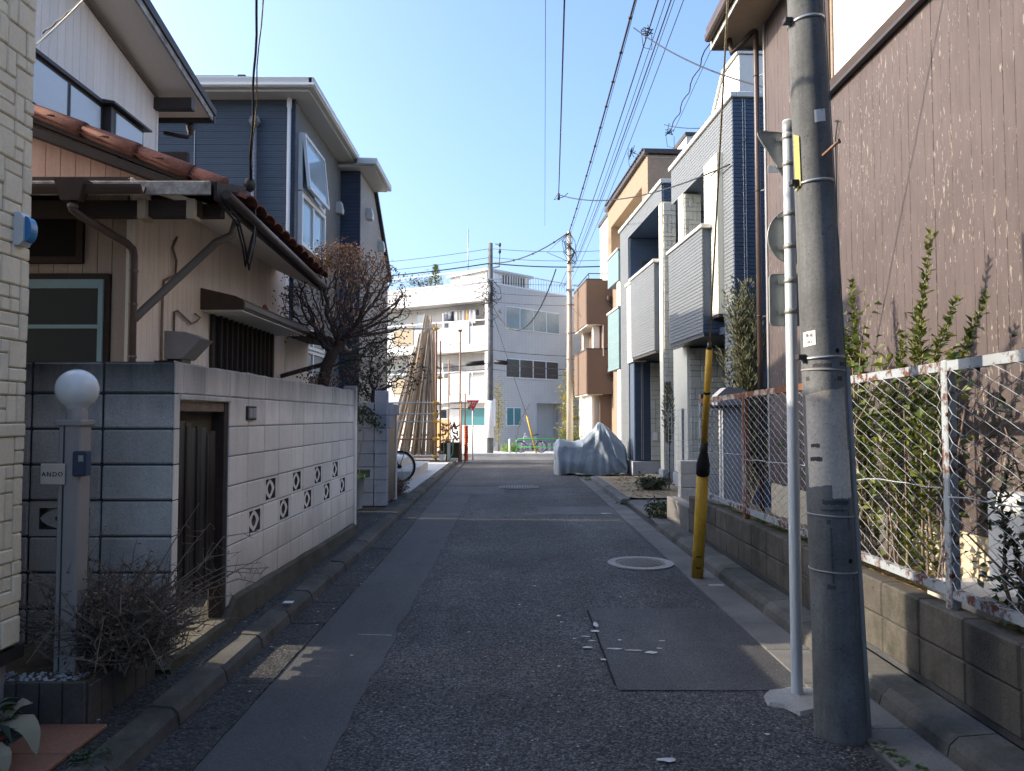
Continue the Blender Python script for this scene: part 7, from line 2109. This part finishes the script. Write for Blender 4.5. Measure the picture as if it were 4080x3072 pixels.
# ------------------------------------------------------------------ planting behind the fence
def shoot_plant(name, label, base, tips, mass, leafm, seed, L=.072, w=.046, dens=66):
    rr = random.Random(seed); b0 = Vector(base); t = thing(name, label, "shrub", (b0.x, b0.y, b0.z))
    st = MB(); lf = MB()
    for (x, y, z, by) in tips:
        b = Vector((b0.x + rr.gauss(0, .04), by, b0.z)); e = Vector((x, y, z)); m = b.lerp(e, .5) + Vector((rr.gauss(0, .03), (b.y - e.y) * .22 + rr.gauss(0, .04), .08))
        pts = [b, b.lerp(m, .5) + Vector((rr.gauss(0, .02), rr.gauss(0, .02), .02)), m, m.lerp(e, .5) + Vector((rr.gauss(0, .015), rr.gauss(0, .015), .01)), e]
        n = int((e - b).length * dens)
        st.tube(pts, [.010, .008, .006, .004, .002], 6, False)
        for k in range(n):
            q = (k + rr.random()) / n * 4; i = min(3, int(q)); p = pts[i].lerp(pts[i + 1], q - i); d = (pts[i + 1] - pts[i]).normalized()
            if q < 1.0 and rr.random() < .4: continue
            a = k * 2.4; side = Vector((math.cos(a), math.sin(a), 0)); side = (side - d * side.dot(d)).normalized()
            s = 1.0 - .35 * (q / 4)
            if rr.random() < .05 and q < 3.2:
                e2 = p + (d * .6 + side).normalized() * rr.uniform(.1, .28); st.tube([p, p.lerp(e2, .5) + Vector((0, 0, .015)), e2], [.004, .003, .0015], 4, False)
                for u_ in range(9): lf.leaf(p.lerp(e2, (u_ + .5) / 9), (e2 - p).normalized() + Vector((rr.gauss(0, .7), rr.gauss(0, .7), rr.gauss(.1, .5))), d, L * rr.uniform(.7, 1.3), w * rr.uniform(.7, 1.2), .15)
            for _ in range(2): lf.leaf(p + Vector((rr.gauss(0, .008), rr.gauss(0, .008), rr.gauss(0, .008))), d * .75 + side * rr.uniform(.5, 1.1) + Vector((rr.gauss(0, .2), rr.gauss(0, .2), rr.gauss(.1, .2))), d, L * s * rr.uniform(.75, 1.25), w * s * rr.uniform(.8, 1.2), .12); side = -side
    for (cx, cy, cz, rx, ry, rz, n) in mass:
        for k in range(n):
            q = Vector((rr.gauss(0, .5), rr.gauss(0, .5), rr.gauss(0, .5)))
            if wob(cx + q.x * 2, cy + q.y * 2.5, cz + q.z * 2.5, 1.3) < -.15: continue
            p = Vector((cx + q.x * rx, cy + q.y * ry, cz + q.z * rz)); lf.leaf(p, (rr.gauss(0, 1), rr.gauss(0, 1), rr.gauss(.2, .6)), (rr.gauss(-.4, .6), rr.gauss(0, .6), 1), L * rr.uniform(.8, 1.3), w * rr.uniform(.8, 1.3))
        for k in range(4): st.tube([(b0.x, cy + rr.gauss(0, .15), b0.z), (cx + rr.gauss(0, rx * .4), cy + rr.gauss(0, ry * .4), cz), (cx + rr.gauss(0, rx * .5), cy + rr.gauss(0, ry * .6), cz + rz * .7)], [.008, .006, .003], 5, False)
    st.build("stems", M['twig'], t); lf.build("leaves", leafm, t, kind="stuff")


shoot_plant("leafy_shrub", "green leafy shrub with long upright shoots rising above the fence by the brown wall", (2.5, 5.0, .48),
            [(2.47, 4.33, 2.58, 4.75), (2.42, 4.55, 2.0, 4.95), (2.50, 5.42, 2.50, 5.35), (2.48, 4.12, 2.16, 4.6), (2.5, 3.88, 2.14, 4.45), (2.5, 4.55, 2.15, 4.7), (2.46, 5.2, 1.75, 5.2), (2.48, 5.5, 2.15, 5.3)],
            [(2.48, 5.3, 1.45, .26, .7, .6, 520), (2.5, 4.85, 1.35, .24, .4, .55, 300), (2.5, 4.45, 1.6, .2, .3, .35, 130), (2.48, 5.35, 1.9, .16, .3, .35, 110), (2.52, 5.2, .95, .2, .35, .4, 130)], M['leaf_shrub'], 3)
shoot_plant("dark_shrub", "dark glossy shrub pushing through the fence at the right edge", (2.42, 3.45, .47),
            [(2.36, 3.50, 1.28, 3.5), (2.34, 3.40, 1.2, 3.45), (2.42, 3.3, 1.35, 3.4), (2.33, 3.55, 1.0, 3.5), (2.32, 3.5, .8, 3.5)], [(2.37, 3.42, .92, .16, .45, .75, 520)], M['leaf_dark'], 5, .05, .028)
one("outdoor_unit", MB().box(2.56, 2.76, 3.55, 4.02, .48, 1.10, .01), M['plastic_white'], "white outdoor unit standing behind the fence at the right edge", "outdoor unit")
one("stepping_stone", MB().box(2.32, 2.6, 3.72, 4.2, .46, .60, .02), M['block_grey'], "grey stone slab lying behind the fence near the white outdoor unit", "stone")
rr = random.Random(17)
cn = thing("columnar_conifer", "tall feathery grey green conifer beside the nearer grey house", "tree", (3.18, 10.1, .3))
st = MB(); lf = MB()
for k in range(26):
    b = Vector((3.2 + rr.gauss(0, .08), 10.1 + rr.gauss(0, .08), .3)); e = Vector((3.2 + rr.gauss(0, .22), 10.1 + rr.gauss(0, .2), 1.4 + 2.0 * rr.random() ** .7)); e.x = 3.2 + (e.x - 3.2) * (1.5 - .35 * e.z); m = b.lerp(e, .5) + Vector((rr.gauss(0, .08), rr.gauss(0, .08), 0))
    pts = [b, b.lerp(m, .5), m, m.lerp(e, .5), e]; st.tube(pts, [.014, .012, .009, .006, .003], 4, False)
    for j in range(260):
        q = .5 + 3.5 * rr.random(); i = min(3, int(q)); p = pts[i].lerp(pts[i + 1], q - i); a = rr.uniform(0, 6.28)
        o = Vector((math.cos(a), math.sin(a), .9)); p2 = p + o * rr.uniform(.0, .10); lf.leaf(p2, o + Vector((0, 0, .6)), (rr.gauss(0, 1), rr.gauss(0, 1), .2), rr.uniform(.07, .12), .026)
st.build("trunk", M['bark'], cn); lf.build("crown", M['leaf_conifer'], cn, kind="stuff")
cn = thing("slender_conifer", "small slender conifer against the stone porch wall", "tree", (3.08, 14.6, .1))
st = MB().tube([(3.08, 14.6, .05), (3.1, 14.6, 1.0), (3.06, 14.6, 2.15)], [.015, .012, .005], 5); lf = MB()
for j in range(700):
    z = .95 + 1.2 * rr.random(); r_ = .10 * math.sin(math.pi * min(1, (z - .9) / 1.3)) + .02; a = rr.uniform(0, 6.28)
    lf.leaf((3.08 + r_ * math.cos(a) * rr.random(), 14.6 + r_ * math.sin(a) * rr.random(), z), (math.cos(a), math.sin(a), 1.4), (0, -1, 0), .07, .014)
st.build("trunk", M['bark'], cn); lf.build("crown", M['leaf_conifer'], cn, kind="stuff")
bush("low_shrub", "dark leafy cuttings heaped on the driveway kerb", "bush", (2.12, 10.75, .13), .22, .5, .12, 110, M['twig'], M['leaf_dark'], 41, 4, .05, .03, groundz=.06)
bush("low_shrub", "dark low shrub with bare stems on the sandy lot", "bush", (2.72, 14.3, .22), .42, .4, .15, 130, M['twig'], M['leaf_dark'], 43, 4, .055, .03, groundz=.1)
# white wire panel and small boxes
wp = thing("wire_panel_fence", "white welded wire panel fence in front of the stone porch wall", "fence", (2.6, 11.2, .6))
wm = MB()
for k in range(10): wm.tube([(2.36 + k * .05, 11.2, .66), (2.36 + k * .05, 11.2, 1.62)], .0028, 4, False)
for k in range(11): wm.tube([(2.36, 11.2, .68 + k * .092), (2.82, 11.2, .68 + k * .092)], .0028, 4, False)
wm.build("wires", M['plastic_white'], wp, kind="stuff"); MB().box(2.57, 2.60, 11.21, 11.24, .5, 1.62).build("post", M['grey_metal'], wp)
bxm = thing("meter_hood", "grey hooded box and pipe behind the far end of the chain link fence", "box", (2.75, 9.3, 1.5))
b = MB(); b.prism([(2.55, 1.62), (2.95, 1.62), (2.95, 1.80), (2.85, 1.86), (2.66, 1.86), (2.55, 1.76)], 1, 9.2, 9.45); b.build("hood", M['grey_metal'], bxm)
MB().box(2.62, 2.9, 9.22, 9.4, .4, 1.62).build("box", M['house_base'], bxm); MB().box(2.36, 3.0, 9.16, 9.19, 1.60, 1.64).build("rail", M['dark_frame'], bxm)


# ------------------------------------------------------------------ weeds, dry grass, litter
def tuft(mb, x, y, z, n, L, w, rr, spread=.05, up=1.0):
    for k in range(n):
        a = rr.uniform(0, 6.28); e = rr.uniform(.3, 1.2) * up
        mb.leaf((x + rr.gauss(0, spread), y + rr.gauss(0, spread), z), (math.cos(a), math.sin(a), e), (0, 0, 1), L * rr.uniform(.5, 1.3), w * rr.uniform(.7, 1.3), .3)


rr = random.Random(77)
wd = MB()
for i in range(22): tuft(wd, 1.66 + .10 * i / 22 + rr.gauss(0, .025), 3.40 - .42 * i / 22, .01, 7, .035, .018, rr, .02, .5)
for i in range(4): tuft(wd, 1.70, 3.62 + .05 * i, .01, 6, .03, .015, rr, .02, .6)
tag(wd.build("weeds", M['grass']), "green weeds sprouting along the gutter at the concrete pole foot", "weeds", kind="stuff")
wd = MB()
for i in range(60): tuft(wd, 2.31 + rr.random() * .12, 5.6 + rr.random() * 2.9, .49, 8, .06, .02, rr, .03, .8)
for i in range(30): tuft(wd, 2.34 + rr.random() * .15, 2.6 + rr.random() * 1.0, .49, 6, .06, .02, rr, .03, .8)
tag(wd.build("weeds", M['grass']), "green weeds along the top of the retaining wall behind the fence", "weeds", kind="stuff")
wd = MB()
for i in range(260): tuft(wd, 2.32 + rr.random() * .44, 3.6 + rr.random() * 3.0, .485, 5, .07, .006, rr, .05, .35)
for i in range(120): tuft(wd, 2.1 + rr.random() * 1.0, 13 + rr.random() * 4.2, .11, 5, .09, .007, rr, .08, .3)
tag(wd.build("dry_grass", M['straw']), "dry straw coloured grass on the soil by the brown house and the sandy lot", "dry grass", kind="stuff")
wd = MB()
for (x, y, n) in ((1.95, 17.6, 20), (1.85, 17.2, 14), (2.05, 17.9, 18), (1.95, 12.55, 8)):
    for i in range(n): tuft(wd, x + rr.gauss(0, .12), y + rr.gauss(0, .12), .03, 5, .08, .02, rr, .04, .7)
tag(wd.build("weeds", M['grass']), "green weeds at the kerb corner beneath the covered motorcycle", "weeds", kind="stuff")
wd = MB()
for i in range(10): tuft(wd, -1.74 + rr.gauss(0, .03), 3.10 + rr.gauss(0, .06), .11, 6, .03, .018, rr, .02, .5)
for i in range(50):
    y = 4 + rr.random() * 10; tuft(wd, -1.84 + rr.gauss(0, .02), y, .105, 2, .03, .015, rr, .02, .3)
tag(wd.build("weeds", M['leaf_dark']), "small dark weeds in the joint between the left kerb and the walls", "weeds", kind="stuff")
lt = MB()
for i in range(420):
    side = rr.random()
    if side < .55: x, y = XL(5) + .02 + abs(rr.gauss(0, .10)), 2 + rr.random() * 16
    elif side < .8: x, y = 1.9 - abs(rr.gauss(0, .12)), 2 + rr.random() * 10
    else: x, y = rr.uniform(-1.3, 1.6), 2.5 + rr.random() * 12
    a = rr.uniform(0, 6.28); lt.leaf((x, y, .018), (math.cos(a), math.sin(a), .05), (0, 0, 1), rr.uniform(.012, .03), rr.uniform(.005, .014), -.15)
tag(lt.build("litter", M['leaf_brown']), "small dry leaves and grit scattered along both gutters", "litter", kind="stuff")
one("paper_scrap", MB().box(-1.70, -1.63, 5.55, 5.61, .118, .121), M['sign_white'], "small white paper scrap lying on the left kerb by the gate", "paper")
# two wires crossing the upper left corner
wire("twisted dark wire crossing in front of the old house gable", wavy(sag((-3.95, 6.1, 4.72), (-2.6, 5.0, 4.75), .03, 6), .006, 6), .006)
wire("pale straight wire crossing in front of the old house gable", sag((-4.0, 6.1, 4.62), (-2.5, 4.9, 4.78), .03, 8), .0065, 'plastic_white')
